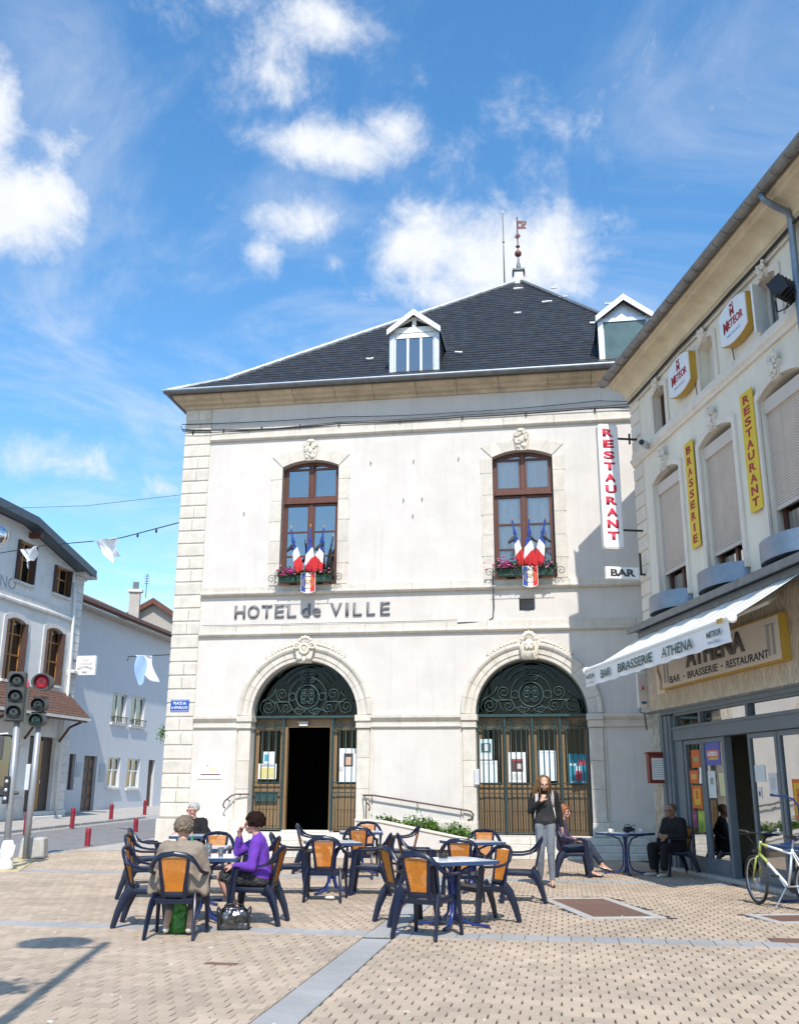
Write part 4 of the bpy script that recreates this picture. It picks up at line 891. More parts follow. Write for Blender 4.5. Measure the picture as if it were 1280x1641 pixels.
# flower boxes, flags and tricolour shields under the two windows
m_fb = mat('flag_blue', (.02,.06,.30), .75, var=.1); m_fw = mat('flag_white', (.80,.80,.80), .75, var=.05); m_fr = mat('flag_red', (.62,.025,.03), .75, var=.1); m_rib = mat('black_ribbon', (.012,.012,.014), .6)
m_gold = mat('gold_paint', (.55,.38,.08), .4, metal=.4); m_pole = mat('flag_pole_wood', (.30,.20,.10), .5)
m_planter = mat('green_planter', (.03,.08,.05), .6, var=.2); m_mag = mat('magenta_petal', (.50,.03,.20), .6, var=.35); m_pnk = mat('pink_petal', (.68,.25,.40), .6, var=.3)
def flower_box(c, label, seed, heavy):
    rn = random.Random(seed)
    T = hthing('flower_box', label, 'flower box', c, -.26, 6.68, 'window flower boxes')
    for k, (a, b_) in enumerate(((-.70,-.24),(-.22,.24),(.26,.70))): box('planter', a, b_, -.09, .10, .03, .22, m_planter, T, bevel=.015)
    def reg(r): return (r.uniform(-.74,.74), r.gauss(0,.09)-.02, .17+abs(r.gauss(.05,.09)))
    leaves(MB(), 1000, reg, .075, rn).build('foliage', m_leaf2, T, fix=False)
    b = MB(); b2 = MB()
    for _ in range(130 if heavy else 110):
        x = (rn.gauss(-.46,.15) if rn.random() < .8 else rn.uniform(.1,.72)); p = (x, rn.gauss(-.06,.09), .20+abs(rn.gauss(.07,.09))); q = b if rn.random() < .72 else b2
        s = rn.uniform(.016,.034)
        for k in range(4):
            a = k*pi/2+rn.random(); q.ball((p[0]+s*.7*cos(a), p[1]+s*.5*sin(a), p[2]+rn.uniform(-.5,.5)*s), (s*.75, s*.6, s*.6), 6)
    b.build('blossom', m_mag, T, fix=False); b2.build('blossom', m_pnk, T, fix=False)
    G = MB()
    for sg in (-1, 1):
        G.tube([(sg*p[0], -.02, p[1]) for p in spiral(.90,.14,.12,1.4,pi,-1)], .009, 5); G.tube([(sg*.80,-.02,-.01),(sg*.80,-.02,.34)], .01, 5)
    G.tube([(-.80,-.15,.02),(.80,-.15,.02)], .008, 5); G.tube([(-.80,-.15,.16),(.80,-.15,.16)], .007, 5)
    G.build('iron_guard', m_iron, T, smooth=True)
    S_ = hthing('tricolour_shield', 'tricolour RF shield hung below the %s' % ('left window flags' if c < -5 else 'right window flags'), 'shield', c+.13, -.42, 6.38)
    o_ = [(-.19,.06),(-.19,.55),(.19,.55),(.19,.06),(.10,.02),(0,.0),(-.10,.02)]
    MB().prism(o_, -.0, .02).build('board', m_white, S_)
    MB().prism([(-.18,.067),(-.18,.54),(-.065,.54),(-.065,.033)], -.004, -.001).build('blue_band', m_fb, S_); MB().prism([(.065,.033),(.065,.54),(.18,.54),(.18,.067)], -.004, -.001).build('red_band', m_fr, S_)
    text_mesh('lettering', 'RF', 0, .24, m_gold, S_, h=.12, w=.14, y=-.006, align='C', bold=.02)
    b = MB()
    for k in range(34):
        a = radians(-80+k*10.2 if k < 17 else -100-(k-17)*10.2); b.ball((.135*cos(a), -.008, .29+.16*sin(a)), (.018,.006,.012), 6)
    b.build('wreath', m_gold, S_)
def flag(c, x, lean, label, rib, colors, y=-.34, zt=8.12, turn=0, half=False):
    T = hthing('flag', label, 'flag', x, y, 6.80, 'flags in the window boxes')
    L_ = zt-6.80; top = Vector((lean, -.16, L_)); bot = Vector((0, .06, 0))
    MB().tube([bot, top], .011, 6).build('pole', m_pole if not half else m_rib, T); MB().lathe([(0,.07),(.016,.03),(.01,0)], c=top, seg=8).build('spear_tip', m_gold, T)
    rn = random.Random(int(abs(x)*100)); N_, K = 70, 48; rings = []
    for i in range(N_+1):
        t = i/N_; p = top.lerp(bot, .03+t*(.80 if not half else .62)); w = (.018+.10*min(1, max(0, (t-.18))*1.35)**.8)*(1 if not half else .55); w *= 1-.35*max(0, t-.85)/.15*(.5+.5*turn)
        if abs(t-.36) < .05: w *= .62
        off = Vector((lean*.0+turn*.07*t, -.03-.02*t, -.07*t)); ring = []
        for k in range(K):
            a = 2*pi*k/K; rr = w*(1+.34*sin(a*4+x*9+t*2.0)+.14*sin(a*7+t*5)); ring.append(p+off+Vector((rr*cos(a), rr*.55*sin(a), .03*sin(a*3+x)*t)))
        rings.append(ring)
    b = MB().loft(rings); me = b.mesh('cloth', smooth=True)
    o = link('cloth', me, colors if not half else [m_rib, m_rib, m_rib], T)
    for f in me.polygons:
        cc = f.center; t = 1-cc.z/L_; s = t+.35*(cc.x-lean*(1-t))*(1 if turn >= 0 else -1)*2.2
        f.material_index = 0 if s < .46 else (1 if s < .66 else 2)
    if rib:
        p = top.lerp(bot, .36)+Vector((0,-.04,0))
        MB().loft([[p+Vector((-.045,-.02,.05)), p+Vector((.05,-.03,.02)), p+Vector((.05,.0,-.03)), p+Vector((-.045,.0,.0))], [p+Vector((rib*.16-.02,-.05,-.10)), p+Vector((rib*.18+.03,-.05,-.13)), p+Vector((rib*.17+.02,-.03,-.17)), p+Vector((rib*.15-.02,-.03,-.14))]]).build('mourning_ribbon', m_rib, T)
BWR = [m_fb, m_fw, m_fr]
flower_box(WINS[0], 'flower box with small pink flowers under the left window', 21, False); flower_box(WINS[1], 'flower box with large magenta flowers under the right window', 22, True)
flag(0, -8.84, -.18, 'left window tricolour flag leaning left with black ribbon', -1, BWR, turn=1); flag(0, -8.50, .0, 'upright tricolour flag in the middle of the left window', 0, BWR, turn=0, zt=8.15); flag(0, -8.30, .17, 'left window tricolour flag leaning right with black ribbon', -1, BWR, turn=-1)
flag(0, -8.10, .22, 'furled black flag at the right of the left window', 0, BWR, half=True, zt=7.86)
flag(0, -3.06, -.17, 'right window tricolour flag leaning left with black ribbon', -1, BWR, turn=1, zt=8.14); flag(0, -2.82, .02, 'upright tricolour flag in the middle of the right window', 1, BWR, zt=8.16); flag(0, -2.60, .21, 'right window tricolour flag leaning right with black ribbon', 1, BWR, turn=-1, zt=8.14)

# cables clipped along the facade
def cable(label, pts, r=.012, sag=0.0, name='cable', n=10):
    out = []
    for a, b_ in zip(pts[:-1], pts[1:]):
        a, b_ = Vector(a), Vector(b_)
        for i in range(n): t = i/n; out.append(a.lerp(b_, t)-Vector((0,0,sag*4*t*(1-t))))
    out.append(Vector(pts[-1]))
    T = thing(name, label, 'cable'); MB().tube(out, r, 5).build('wire', m_black, T, smooth=True); return T
hp = hall_pt
T = cable('thick black cable clipped along the top of the town hall facade', [hp(-12.42,-.06,11.24), hp(-10.1,-.08,11.12), hp(-7.9,-.08,11.16), hp(-4.5,-.08,11.15), hp(-1.0,-.08,11.20), hp(.9,-.15,11.18)], .02, .02)
for x in (-12.1,-11.2,-10.1,-9.0,-7.9,-6.2,-4.5,-2.8,-1.0): 
    p = hp(x,-.05,11.15); MB().box(p.x-.02,p.x+.02,p.y-.05,p.y+.05,p.z-.05,p.z+.04).build('clip', m_black, T)
cable('thin upper cable running along the top of the town hall facade', [hp(-12.45,-.06,11.40), hp(-7.9,-.08,11.36), hp(-4.5,-.08,11.30), hp(-.9,-.1,11.40), hp(.9,-.15,11.30)], .011, .03)
cable('second cable looping along the top of the town hall facade', [hp(-12.45,-.10,11.33), hp(-12.35,-.12,11.16), hp(-11.2,-.09,11.10), hp(-7.9,-.09,11.20), hp(-4.5,-.1,11.21), hp(.9,-.16,11.26)], .011, .025)
cable('cable dropping down the facade below the right window', [hp(-3.77,-.10,6.9), hp(-3.76,-.11,5.95), hp(-3.80,-.04,5.70), hp(-3.95,-.03,5.60), hp(-4.7,-.06,5.585)], .014)
cable('thin wire along the lower string course of the facade', [hp(-4.7,-.07,5.66), hp(-8.0,-.07,5.655), hp(-11.5,-.07,5.66)], .007, .01)
# ------------------------------------------------------------------ cafe building on the right
def cafe_pt(x, y, z): p = Vector(QB)+XB*x+YB*y; return Vector((p.x, p.y, z))
def cthing(name, label, cat, x, y, z, group=None, turn=0.0): return thing(name, label, cat, cafe_pt(x, y, z), A_B+turn, group)
m_cwall = mat('cream_render', (.79,.73,.61), .9, streak=.4, scol=(.52,.45,.34), var=.05, vscale=1.5, bump=.25, bscale=40, dirt=.3, dcol=(.55,.48,.36), dscale=1.0)
m_ctrim = mat('pinkish_trim_render', (.76,.68,.59), .9, streak=.45, scol=(.48,.41,.33), var=.06, vscale=2, bump=.3, bscale=45, dirt=.35, dcol=(.5,.43,.35), dscale=1.4)
m_cove = mat('ochre_cornice_plaster', (.66,.56,.40), .9, var=.1, vscale=2, bump=.3, bscale=30, dirt=.5, dcol=(.40,.29,.16), dscale=1.6)
m_gut = mat('aged_grey_gutter', (.22,.215,.21), .5, metal=.45, var=.25, vscale=4, dirt=.4, dcol=(.12,.1,.09))
m_shut = mat('beige_roller_shutter', (.62,.54,.48), .6, var=.05)
m_dwood = mat('dark_red_wood', (.11,.035,.02), .5, var=.2)
m_zb = mat('blue_grey_zinc', (.20,.25,.32), .38, metal=.55, var=.15, vscale=3)
m_frame = mat('grey_blue_shop_frame', (.135,.165,.19), .5, var=.08, vscale=4, dirt=.25, dcol=(.09,.1,.1))
m_roof2 = mat('brown_tile_roof', (.16,.075,.05), .85, var=.3, vscale=8)
def marble():
    M = mat('veined_beige_marble', (.60,.54,.44), .35, var=.08, vscale=2.0)
    nt = M.node_tree; N = nt.nodes; L = nt.links; P = N['Principled BSDF']; src = P.inputs['Base Color'].links[0].from_socket
    tc = N.new('ShaderNodeTexCoord'); mp = N.new('ShaderNodeMapping'); L.new(tc.outputs['Object'], mp.inputs[0]); mp.inputs['Scale'].default_value = (1,1,1)
    sp = N.new('ShaderNodeSeparateXYZ'); L.new(mp.outputs[0], sp.inputs[0])
    # book-matched slabs: veins mirror about every joint
    mo = N.new('ShaderNodeMath'); mo.operation = 'PINGPONG'; L.new(sp.outputs[0], mo.inputs[0]); mo.inputs[1].default_value = .42
    sc = N.new('ShaderNodeMath'); sc.operation = 'MULTIPLY_ADD'; L.new(sp.outputs[2], sc.inputs[0]); sc.inputs[1].default_value = .32; L.new(mo.outputs[0], sc.inputs[2])
    cb = N.new('ShaderNodeCombineXYZ'); L.new(sc.outputs[0], cb.inputs[0]); L.new(sp.outputs[2], cb.inputs[2])
    m2 = N.new('ShaderNodeMapping'); m2.inputs['Scale'].default_value = (9,1,.9); L.new(cb.outputs[0], m2.inputs[0])
    no = N.new('ShaderNodeTexNoise'); no.inputs['Scale'].default_value = 1.5; no.inputs['Detail'].default_value = 9; no.inputs['Roughness'].default_value = .62; no.inputs['Distortion'].default_value = .8; L.new(m2.outputs[0], no.inputs['Vector'])
    ab = N.new('ShaderNodeMath'); ab.operation = 'SUBTRACT'; L.new(no.outputs['Fac'], ab.inputs[0]); ab.inputs[1].default_value = .5
    a2 = N.new('ShaderNodeMath'); a2.operation = 'ABSOLUTE'; L.new(ab.outputs[0], a2.inputs[0])
    mr = N.new('ShaderNodeMapRange'); L.new(a2.outputs[0], mr.inputs[0]); mr.inputs[1].default_value = 0; mr.inputs[2].default_value = .05; mr.inputs[3].default_value = .65; mr.inputs[4].default_value = 0
    mx = N.new('ShaderNodeMixRGB'); L.new(mr.outputs[0], mx.inputs[0]); L.new(src, mx.inputs[1]); mx.inputs[2].default_value = (.17,.12,.08,1); L.new(mx.outputs[0], P.inputs['Base Color']); return M
m_marb = marble()
m_glass = glass('shop_glass', (.52,.55,.56), .62)
m_glass_up = glass('upper_glass', (.25,.27,.28), .6)

CAFE = thing('cafe_building', 'cream cafe building with shutters, marble shopfront and striped awning', 'building', QB, A_B)
XA, XE = -1.5, 9.6
W1 = [.27, 2.70, 5.13, 7.56]; W2 = [.20, 2.62, 5.08, 7.5]
def w1_out(c, hw=.72): return win_outline(c, hw, 5.36, 7.95, .16, 8)
def w2_out(c, hw=.33): return win_outline(c, hw, 9.0, 9.90, .08, 6)
wall_holes([(XA+.02,4.80),(XE,4.80),(XE,10.75),(XA+.02,10.75)], [w1_out(c) for c in W1]+[w2_out(c) for c in W2], 0, .34, 'front_wall', m_cwall, CAFE)
box('end_wall', XA+.02, XA+.40, .002, 8, 0, 10.75, m_cwall, CAFE); MB().prism([(0,10.75),(8,10.75),(4,13.3)], XA+.03, XA+.3, ax='x').build('gable_wall', m_cwall, CAFE)
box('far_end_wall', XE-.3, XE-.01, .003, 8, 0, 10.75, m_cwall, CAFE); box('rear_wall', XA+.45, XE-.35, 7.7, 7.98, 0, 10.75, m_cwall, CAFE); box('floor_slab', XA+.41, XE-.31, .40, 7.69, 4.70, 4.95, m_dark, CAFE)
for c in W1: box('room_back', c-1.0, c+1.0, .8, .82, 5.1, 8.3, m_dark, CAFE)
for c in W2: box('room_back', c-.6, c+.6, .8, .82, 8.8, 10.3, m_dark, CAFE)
rg = random.Random(23)
for i in range(16):
    z = 4.98+i*.3345
    box('quoin_stone', XA-.03, XA+.52+rg.uniform(-.01,.01), -.035, .30, z+.012, z+.3225, m_ctrim, CAFE, bevel=.018)
# string course with mouldings
MB().prism([(0,8.70),(-.05,8.70),(-.06,8.76),(-.10,8.80),(-.10,8.86),(-.05,8.90),(-.05,9.0),(0,9.0)], XA-.02, XE, ax='x').build('string_course', m_ctrim, CAFE, auto=25)
# coved cornice under the gutter
cove = [(0,10.30),(-.05,10.30),(-.06,10.37),(-.10,10.39)]+[(-.10-.30*(1-cos(radians(a))), 10.39+.22*sin(radians(a))) for a in range(15,91,15)]+[(-.44,10.62),(-.46,10.70),(-.52,10.72),(-.52,10.78),(0,10.78)]
MB().prism(cove, XA-.05, XE, ax='x').build('cornice', m_cove, CAFE, auto=25)
MB().add([(XA-.05, p[0], p[1]) for p in cove], [tuple(range(len(cove)))]).build('cornice_end', m_cove, CAFE)
GR_ = MB().prism([(-.645+q[0], 10.80+q[1]) for q in gutter_sec(.105)], XA-.12, XE, ax='x').build('gutter', m_gut, CAFE, auto=30)
x = XA-.1
while x < XE: MB().prism([(-.645+q[0], 10.798+q[1]) for q in gutter_sec(.114)], x, x+.03, ax='x').build('gutter_joint', m_gut, GR_); x += .42
# roof
rs = math.tan(radians(33))
RB = MB()
RB.add([(XA-.1,-.64,10.80),(XE,-.64,10.80),(XE,4.0,10.80+4.64*rs),(XA-.1,4.0,10.80+4.64*rs),(XA-.1,-.64,10.88),(XE,-.64,10.88),(XE,4.0,10.88+4.64*rs),(XA-.1,4.0,10.88+4.64*rs)], [(0,1,2,3),(7,6,5,4),(0,4,5,1),(3,2,6,7),(0,3,7,4),(1,5,6,2)])
RB.add([(XA-.1,8.64,10.80),(XE,8.64,10.80),(XE,4.01,10.80+4.63*rs),(XA-.1,4.01,10.80+4.63*rs),(XA-.1,8.64,10.88),(XE,8.64,10.88),(XE,4.01,10.88+4.63*rs),(XA-.1,4.01,10.88+4.63*rs)], [(0,3,2,1),(7,4,5,6),(0,1,5,4),(3,7,6,2),(0,4,7,3),(1,2,6,5)])
RB.build('roof', m_roof2, CAFE)
# downpipe
MB().tube([(6.33,-.645,10.70),(6.33,-.60,10.58),(6.30,-.40,10.50),(6.22,-.15,10.46),(6.18,-.10,10.35),(6.14,-.10,9.2),(6.14,-.10,5.0)], .055, 10).build('downpipe', m_zb, CAFE, smooth=True)
# first-floor windows: surround, keystone, shutter, sash, bowed zinc box
def carved(x, z, w, h, seed, y=-.05):
    rn = random.Random(seed); b = MB(); b.prism([(x-w*.3,z),(x+w*.3,z),(x+w*.45,z+h*.6),(x-w*.45,z+h*.6)], y-.03, 0)
    for sg in (-1, 1): b.tube([(x+sg*p[0], y-.05, p[1]) for p in spiral(w*.32, z+h*.72, w*.24, 1.4, pi/2, 1, 14)], .022, 6); b.tube([(x+sg*p[0], y-.05, p[1]) for p in spiral(w*.2, z+h*.15, w*.15, 1.2, -pi/2, -1, 12)], .016, 6)
    for _ in range(20): t = rn.random(); b.ball((x+rn.uniform(-.5,.5)*w*(.5+.4*t), y-rn.uniform(.02,.06), z+t*h), (rn.uniform(.02,.045), .03, rn.uniform(.025,.05)), 7)
    b.ball((x, y-.06, z+h*.4), (w*.2,.05,h*.2), 10); return b
for i, c in enumerate(W1):
    hw, rise, zs = .72, .16, 7.95; R = (hw*hw+rise*rise)/(2*rise); a = math.degrees(math.asin(hw/R)); cz = zs+rise-R
    fo = win_outline(c, hw+.13, 5.30, zs+.10, rise+.02, 8); fi = win_outline(c, hw, 5.36, zs, rise, 8); n = len(fo)
    b = MB(); vs = [(p[0],-.045,p[1]) for p in fo]+[(p[0],-.045,p[1]) for p in fi]+[(p[0],.0,p[1]) for p in fo]+[(p[0],.02,p[1]) for p in fi]; fs = []
    for k in range(n): j = (k+1) % n; fs += [(k, j, n+j, n+k), (n+k, n+j, 3*n+j, 3*n+k), (k, 2*n+k, 2*n+j, j)]
    WN = b.add(vs, fs).build('window', m_ctrim, CAFE)
    carved(c, 8.06, .34, .50, 40+i).build('keystone', m_ctrim, WN, auto=50)
    zsb = [5.98, 5.83, 6.05, 6.0][i]
    sh = MB(); z = zsb
    while z < 7.74:
        sh.prism([(.13,z),(.117,z+.010),(.115,z+.030),(.13,z+.042)], c-hw+.03, c+hw-.03, ax='x'); z += .045
    tag(sh.build('roller_shutter', m_shut, WN, fix=False), kind='stuff')
    box('shutter_box', c-hw+.004, c+hw-.004, .06, .20, 7.70, 7.95, m_shut, WN, bevel=.01); box('shutter_foot', c-hw+.03, c+hw-.03, .10, .14, zsb-.05, zsb, m_shut, WN)
    for sg in (-1, 1): box('shutter_guide', c+sg*(hw-.018)-.016, c+sg*(hw-.018)+.016, .09, .16, 5.38, 7.7, m_shut, WN)
    for (xa, xb) in ((c-hw+.035, c-hw+.11), (c-.05, c+.05), (c+hw-.11, c+hw-.035)): box('sash', xa, xb, .20, .26, 5.37, 6.2, m_dwood, WN)
    box('pane', c-hw+.1, c+hw-.1, .23, .235, 5.38, 6.2, m_glass_up, WN); box('window_sill', c-hw-.16, c+hw+.16, -.10, .33, 5.24, 5.355, m_ctrim, WN, bevel=.01)
    q = MB(); n = 20; ring0 = [Vector((c+.03+.82*cos(pi+pi*k/n), -.02+.46*sin(pi+pi*k/n), 5.02)) for k in range(n+1)]; ring1 = [Vector((p.x, p.y, 5.36)) for p in ring0]; ring1i = [Vector((c+.03+(p.x-c-.03)*.96, p.y*.95, 5.36)) for p in ring0]; ring0i = [Vector((p.x, p.y, 5.04)) for p in ring1i]
    q.loft([ring0, ring1, ring1i, ring0i], cap=False, closed=False); q.add(ring0, [tuple(range(n+1))])
    q.build('bowed_zinc_trough', m_zb, WN, auto=40)
for i, c in enumerate(W2):
    hw = .33; fo = win_outline(c, hw+.14, 8.97, 9.90+.08, .10, 6); fi = win_outline(c, hw, 9.0, 9.90, .08, 6); n = len(fo)
    b = MB(); vs = [(p[0],-.035,p[1]) for p in fo]+[(p[0],-.035,p[1]) for p in fi]+[(p[0],.0,p[1]) for p in fo]+[(p[0],.02,p[1]) for p in fi]; fs = []
    for k in range(n): j = (k+1) % n; fs += [(k, j, n+j, n+k), (n+k, n+j, 3*n+j, 3*n+k), (k, 2*n+k, 2*n+j, j)]
    WN = b.add(vs, fs).build('attic_window', m_ctrim, CAFE); carved(c, 9.93, .26, .26, 60+i).build('keystone', m_ctrim, WN, auto=50)
    if i == 1: box('blind_panel', c-hw, c+hw, .20, .23, 9.0, 10.0, m_ctrim, WN)
    else:
        for (xa, xb) in ((c-hw, c-hw+.07), (c-.03, c+.03), (c+hw-.07, c+hw)): box('sash', xa, xb, .16, .21, 9.0, 9.97, m_dwood if i != 2 else m_white, WN)
        box('pane', c-hw+.05, c+hw-.05, .18, .185, 9.0, 9.97, m_glass_up, WN)
        if i == 2:
            o = box('open_leaf', 0, .30, -.02, .02, 9.02, 9.93, m_white, WN); o.location = (c-hw+.02, .1, 0); o.rotation_euler = (0,0,radians(-70))
# ledge, marble fascia, shopfront
LG = box('canopy_ledge', XA+.10, XE, -.42, .0, 4.84, 4.90, m_frame, CAFE, bevel=.006); MB().prism([(-.47,4.80),(-.42,4.80),(-.42,4.905),(-.0,4.98),(0,5.0),(-.47,4.93)], XA+.10, XE, ax='x').build('ledge_flashing', m_zdark, LG)
for k in range(13):
    xa = XA-.12+k*.85; xb = min(xa+.846, XE)
    if xa < XE: box('marble_slab', xa+.002, xb, -.06, .30, 3.14, 4.835, m_marb, CAFE, bevel=.004)
box('fascia_drip', XA-.12, XE, -.075, .28, 3.10, 3.137, m_zdark, CAFE); box('lintel_soffit', XA+.05, XE, -.05, .35, 3.02, 3.099, m_frame, CAFE)
box('corner_pier', XA+.03, XA+.42, -.02, .34, 0, 3.10, m_ctrim, CAFE)
for k in range(7): xx = XA+.06+k*.088; MB().cyl((xx,-.03,.18),(xx,-.03,3.09),.036,seg=10).build('pier_flute', m_marb, CAFE, smooth=True)
box('pier_base', XA-.02, XA+.64, -.08, .3, 0, .18, m_conc, CAFE, bevel=.01)
SF = box('shopfront', -.84, -.26, -.10, .16, .05, 2.99, m_frame, CAFE, bevel=.01)
box('frame_rib', -.66,-.60,-.125,-.101,.05,2.98, m_frame, SF); box('frame_rib', -.42,-.36,-.125,-.101,.05,2.98, m_frame, SF)
box('transom_beam', -.25, XE, -.06, .14, 2.48, 2.76, m_frame, SF, bevel=.008); box('transom_lip', -.25, XE, -.085, -.061, 2.70, 2.75, m_frame, SF)
box('head_beam', -.25, XE, -.02, .14, 2.97, 3.019, m_frame, SF)
xs = [-.25,1.0,2.95,4.9,6.9,8.9]
for k, xx in enumerate(xs): box('upper_mullion', xx, xx+.09, -.04, .12, 2.761, 2.969, m_frame, SF)
for k in range(5): box('upper_light', xs[k]+.09, xs[k+1], .03, .036, 2.77, 2.96, m_glass, SF)
box('sill', -.9, XE, -.16, .25, 0, .07, m_conc, SF, bevel=.01)
def leaf(xa, xb, parent=None, name='door_leaf'):
    D = box(name, xa+.004, xb-.004, .0, .06, .075, .34, m_frame, CAFE, bevel=.006)
    for (pa, pb) in ((xa+.004, xa+.085), (xb-.085, xb-.004)): box('stile', pa, pb, -.005, .058, .341, 2.475, m_frame, D, bevel=.006)
    box('top_rail', xa+.086, xb-.086, -.004, .057, 2.39, 2.474, m_frame, D, bevel=.006); box('kick_panel', xa+.12, xb-.12, -.012, -.001, .12, .29, m_frame, D, bevel=.006)
    box('pane', xa+.08, xb-.08, .028, .034, .335, 2.40, m_glass, D); return D
LV = [(-.25,.10,None)]
box('side_panel', -.25, .12, -.03, .10, .07, 2.479, m_frame, SF, bevel=.006)
for (xa, xb) in ((.13,.96),(.97,1.93),(2.86,3.87),(3.89,4.92),(4.94,5.95),(5.97,6.98),(7.0,8.2)): leaf(xa, xb)
o = box('open_door', 0, .9, -.03, .03, .08, .36, m_frame, CAFE, bevel=.006); o.location = (2.84,.08,0); o.rotation_euler = (0,0,radians(112))
for (pa, pb) in ((0,.09),(.81,.9)): box('stile', pa, pb, -.028, .028, .361, 2.46, m_frame, o)
box('pane', .085,.815,-.004,.004,.35,2.40, m_glass, o); box('top_rail', .091,.809,-.027,.027,2.38,2.459, m_frame, o)
box('door_post', 1.935,2.0,-.03,.12,.07,2.479, m_frame, SF, bevel=.006)
# interior
m_floor_in = mat('cafe_floor', (.20,.15,.11), .6); m_wall_in = mat('cafe_inner_wall', (.20,.17,.14), .9)
box('inner_floor', XA+.45, XE-.35, .26, 7.6, 0.0, .06, m_floor_in, CAFE); box('inner_back_wall', XA+.45, XE-.35, 5.2, 5.3, .06, 4.6, m_wall_in, CAFE)
box('bar_counter', 2.0, 7.0, 3.4, 4.0, .06, 1.15, m_dwood, CAFE, bevel=.02)

# signs on the facade
m_yel = mat('yellow_banner', (.72,.50,.02), .5, var=.05, dirt=.35, dcol=(.5,.36,.08), streak=.3); m_rtx = mat('red_lettering', (.42,.02,.03), .5, var=.06); m_swhite = mat('sign_white', (.80,.82,.84), .35, var=.03, streak=.28, scol=(.52,.52,.5)); m_cream = mat('sign_cream', (.72,.69,.62), .4, var=.04, streak=.4, scol=(.45,.42,.36))
m_ygold = mat('yellow_sign_side', (.50,.30,.04), .45, var=.12)
def vletters(parent, word, xc, z0, z1, w, m, y, bold=.03, ext=.004):
    n = len(word); st = (z1-z0)/n
    for k, ch in enumerate(word):
        ww = w*(.35 if ch == 'I' else 1)
        text_mesh('letter', ch, xc, z1-st*(k+1)+st*.14, m, parent, h=st*.72, w=ww, y=y, align='C', bold=bold, ext=ext)
T = cthing('vertical_banner', 'yellow vertical sign reading BRASSERIE on the cafe wall', 'sign', 1.60, -.05, 6.06); box('panel', -.20,.20,-.02,0,0,2.16, m_yel, T); vletters(T, 'BRASSERIE', 0, .06, 2.10, .20, m_rtx, -.022)
T = cthing('vertical_banner', 'yellow vertical sign reading RESTAURANT on the cafe wall', 'sign', 4.10, -.05, 6.10); box('panel', -.22,.22,-.02,0,0,2.16, m_yel, T); vletters(T, 'RESTAURANT', 0, .05, 2.12, .23, m_rtx, -.022)
def meteor(xc, label, z=9.62):
    T = cthing('beer_sign', label, 'sign', xc, -.03, z, 'white beer signs on the cafe wall'); hw, hh, bl = .53, .30, .11
    def shp(s): 
        R = (hw*hw+bl*bl)/(2*bl); a = math.degrees(math.asin(hw/R))
        return [(p[0]*s, p[1]*s) for p in arc(0, hh+bl-R, R, 90-a, 90+a, 10)+arc(0, -(hh+bl-R), R, 270-a, 270+a, 10)]
    MB().prism(shp(1.0), -.14, 0).build('casing', m_ygold, T); MB().prism(shp(.965), -.155, -.141).build('face', m_swhite, T)
    text_mesh('lettering', 'M', -.36, -.13, m_rtx, T, h=.22, w=.17, y=-.156, bold=.03); text_mesh('lettering', 'ETEOR', -.18, -.10, m_rtx, T, h=.16, w=.57, y=-.156, bold=.03)
    text_mesh('small_lettering', "BIÈRE D'ALSACE", 0, -.245, mat('pale_blue_print', (.35,.45,.62), .5), T, h=.055, w=.5, y=-.156, align='C')
    text_mesh('emblem', 'M', 0, .10, m_rtx, T, h=.16, w=.15, y=-.156, align='C', bold=.02)
    b = MB(); b.prism([(-.05,.275),(.05,.275),(.0,.33)], -.162, -.156); 
    for sg in (-1, 1): b.prism([(sg*.02,.29),(sg*.085,.31),(sg*.05,.345)], -.162, -.156)
    b.build('hop_mark', m_rtx, T)
meteor(1.68, 'white beer sign nearer the town hall, between the first attic windows'); meteor(4.12, 'white beer sign beside the black floodlight')
for i, (x0, z0) in enumerate(((2.12,9.26),(3.75,9.28))): 
    T = cable(['loose wire hanging from the beer sign nearer the town hall', 'loose wire hanging from the beer sign near the floodlight'][i], [cafe_pt(x0,-.05,z0), cafe_pt(x0+.02,-.04,z0-.3), cafe_pt(x0+.05,-.03,z0-.46)], .009)
# projecting signs
T = cthing('projecting_sign', 'tall white projecting sign with red letters RESTAURANT', 'sign', -1.2, -.74, 6.66, None, pi/2)
def rrect(w, h, r, n=5): return arc(w/2-r, h-r, r, 0, 90, n)+arc(-w/2+r, h-r, r, 90, 180, n)+arc(-w/2+r, r, r, 180, 270, n)+arc(w/2-r, r, r, 270, 360, n)
MB().prism(rrect(.47,2.94,.08), -.07, .07).build('casing', m_cream, T); MB().prism([(p[0]*.93, .03+p[1]*.98) for p in rrect(.47,2.94,.07)], -.078, -.071).build('face', m_swhite, T)
m_rtx2 = mat('bright_red_lettering', (.62,.03,.07), .5, var=.04)
vletters(T, 'RESTAURANT', 0, .16, 2.86, .26, m_rtx2, -.079, bold=.05)
for z in (2.62, .45): MB().box(.22,.80,-.02,.02,z-.02,z+.02).build('bracket', m_black, T)
box('bracket_plate', .52,.55,-.03,.03,2.5,2.75, m_black, T)
T = cthing('projecting_sign', 'small white projecting sign reading BAR below the tall sign', 'sign', -1.2, -.57, 5.97, None, pi/2)
box('casing', -.39,.39,-.06,.06,0,.29, m_cream, T, bevel=.015); box('face', -.35,.35,-.066,-.061,.025,.27, m_swhite, T); text_mesh('lettering', 'BAR', 0, .07, mat('dark_lettering', (.06,.055,.06), .5), T, h=.165, w=.56, y=-.067, align='C', bold=.04)
MB().box(.39,.58,-.02,.02,.12,.16).build('bracket', m_black, T); MB().box(.42,.46,-.02,.02,.16,.62).build('hanger', m_black, T)
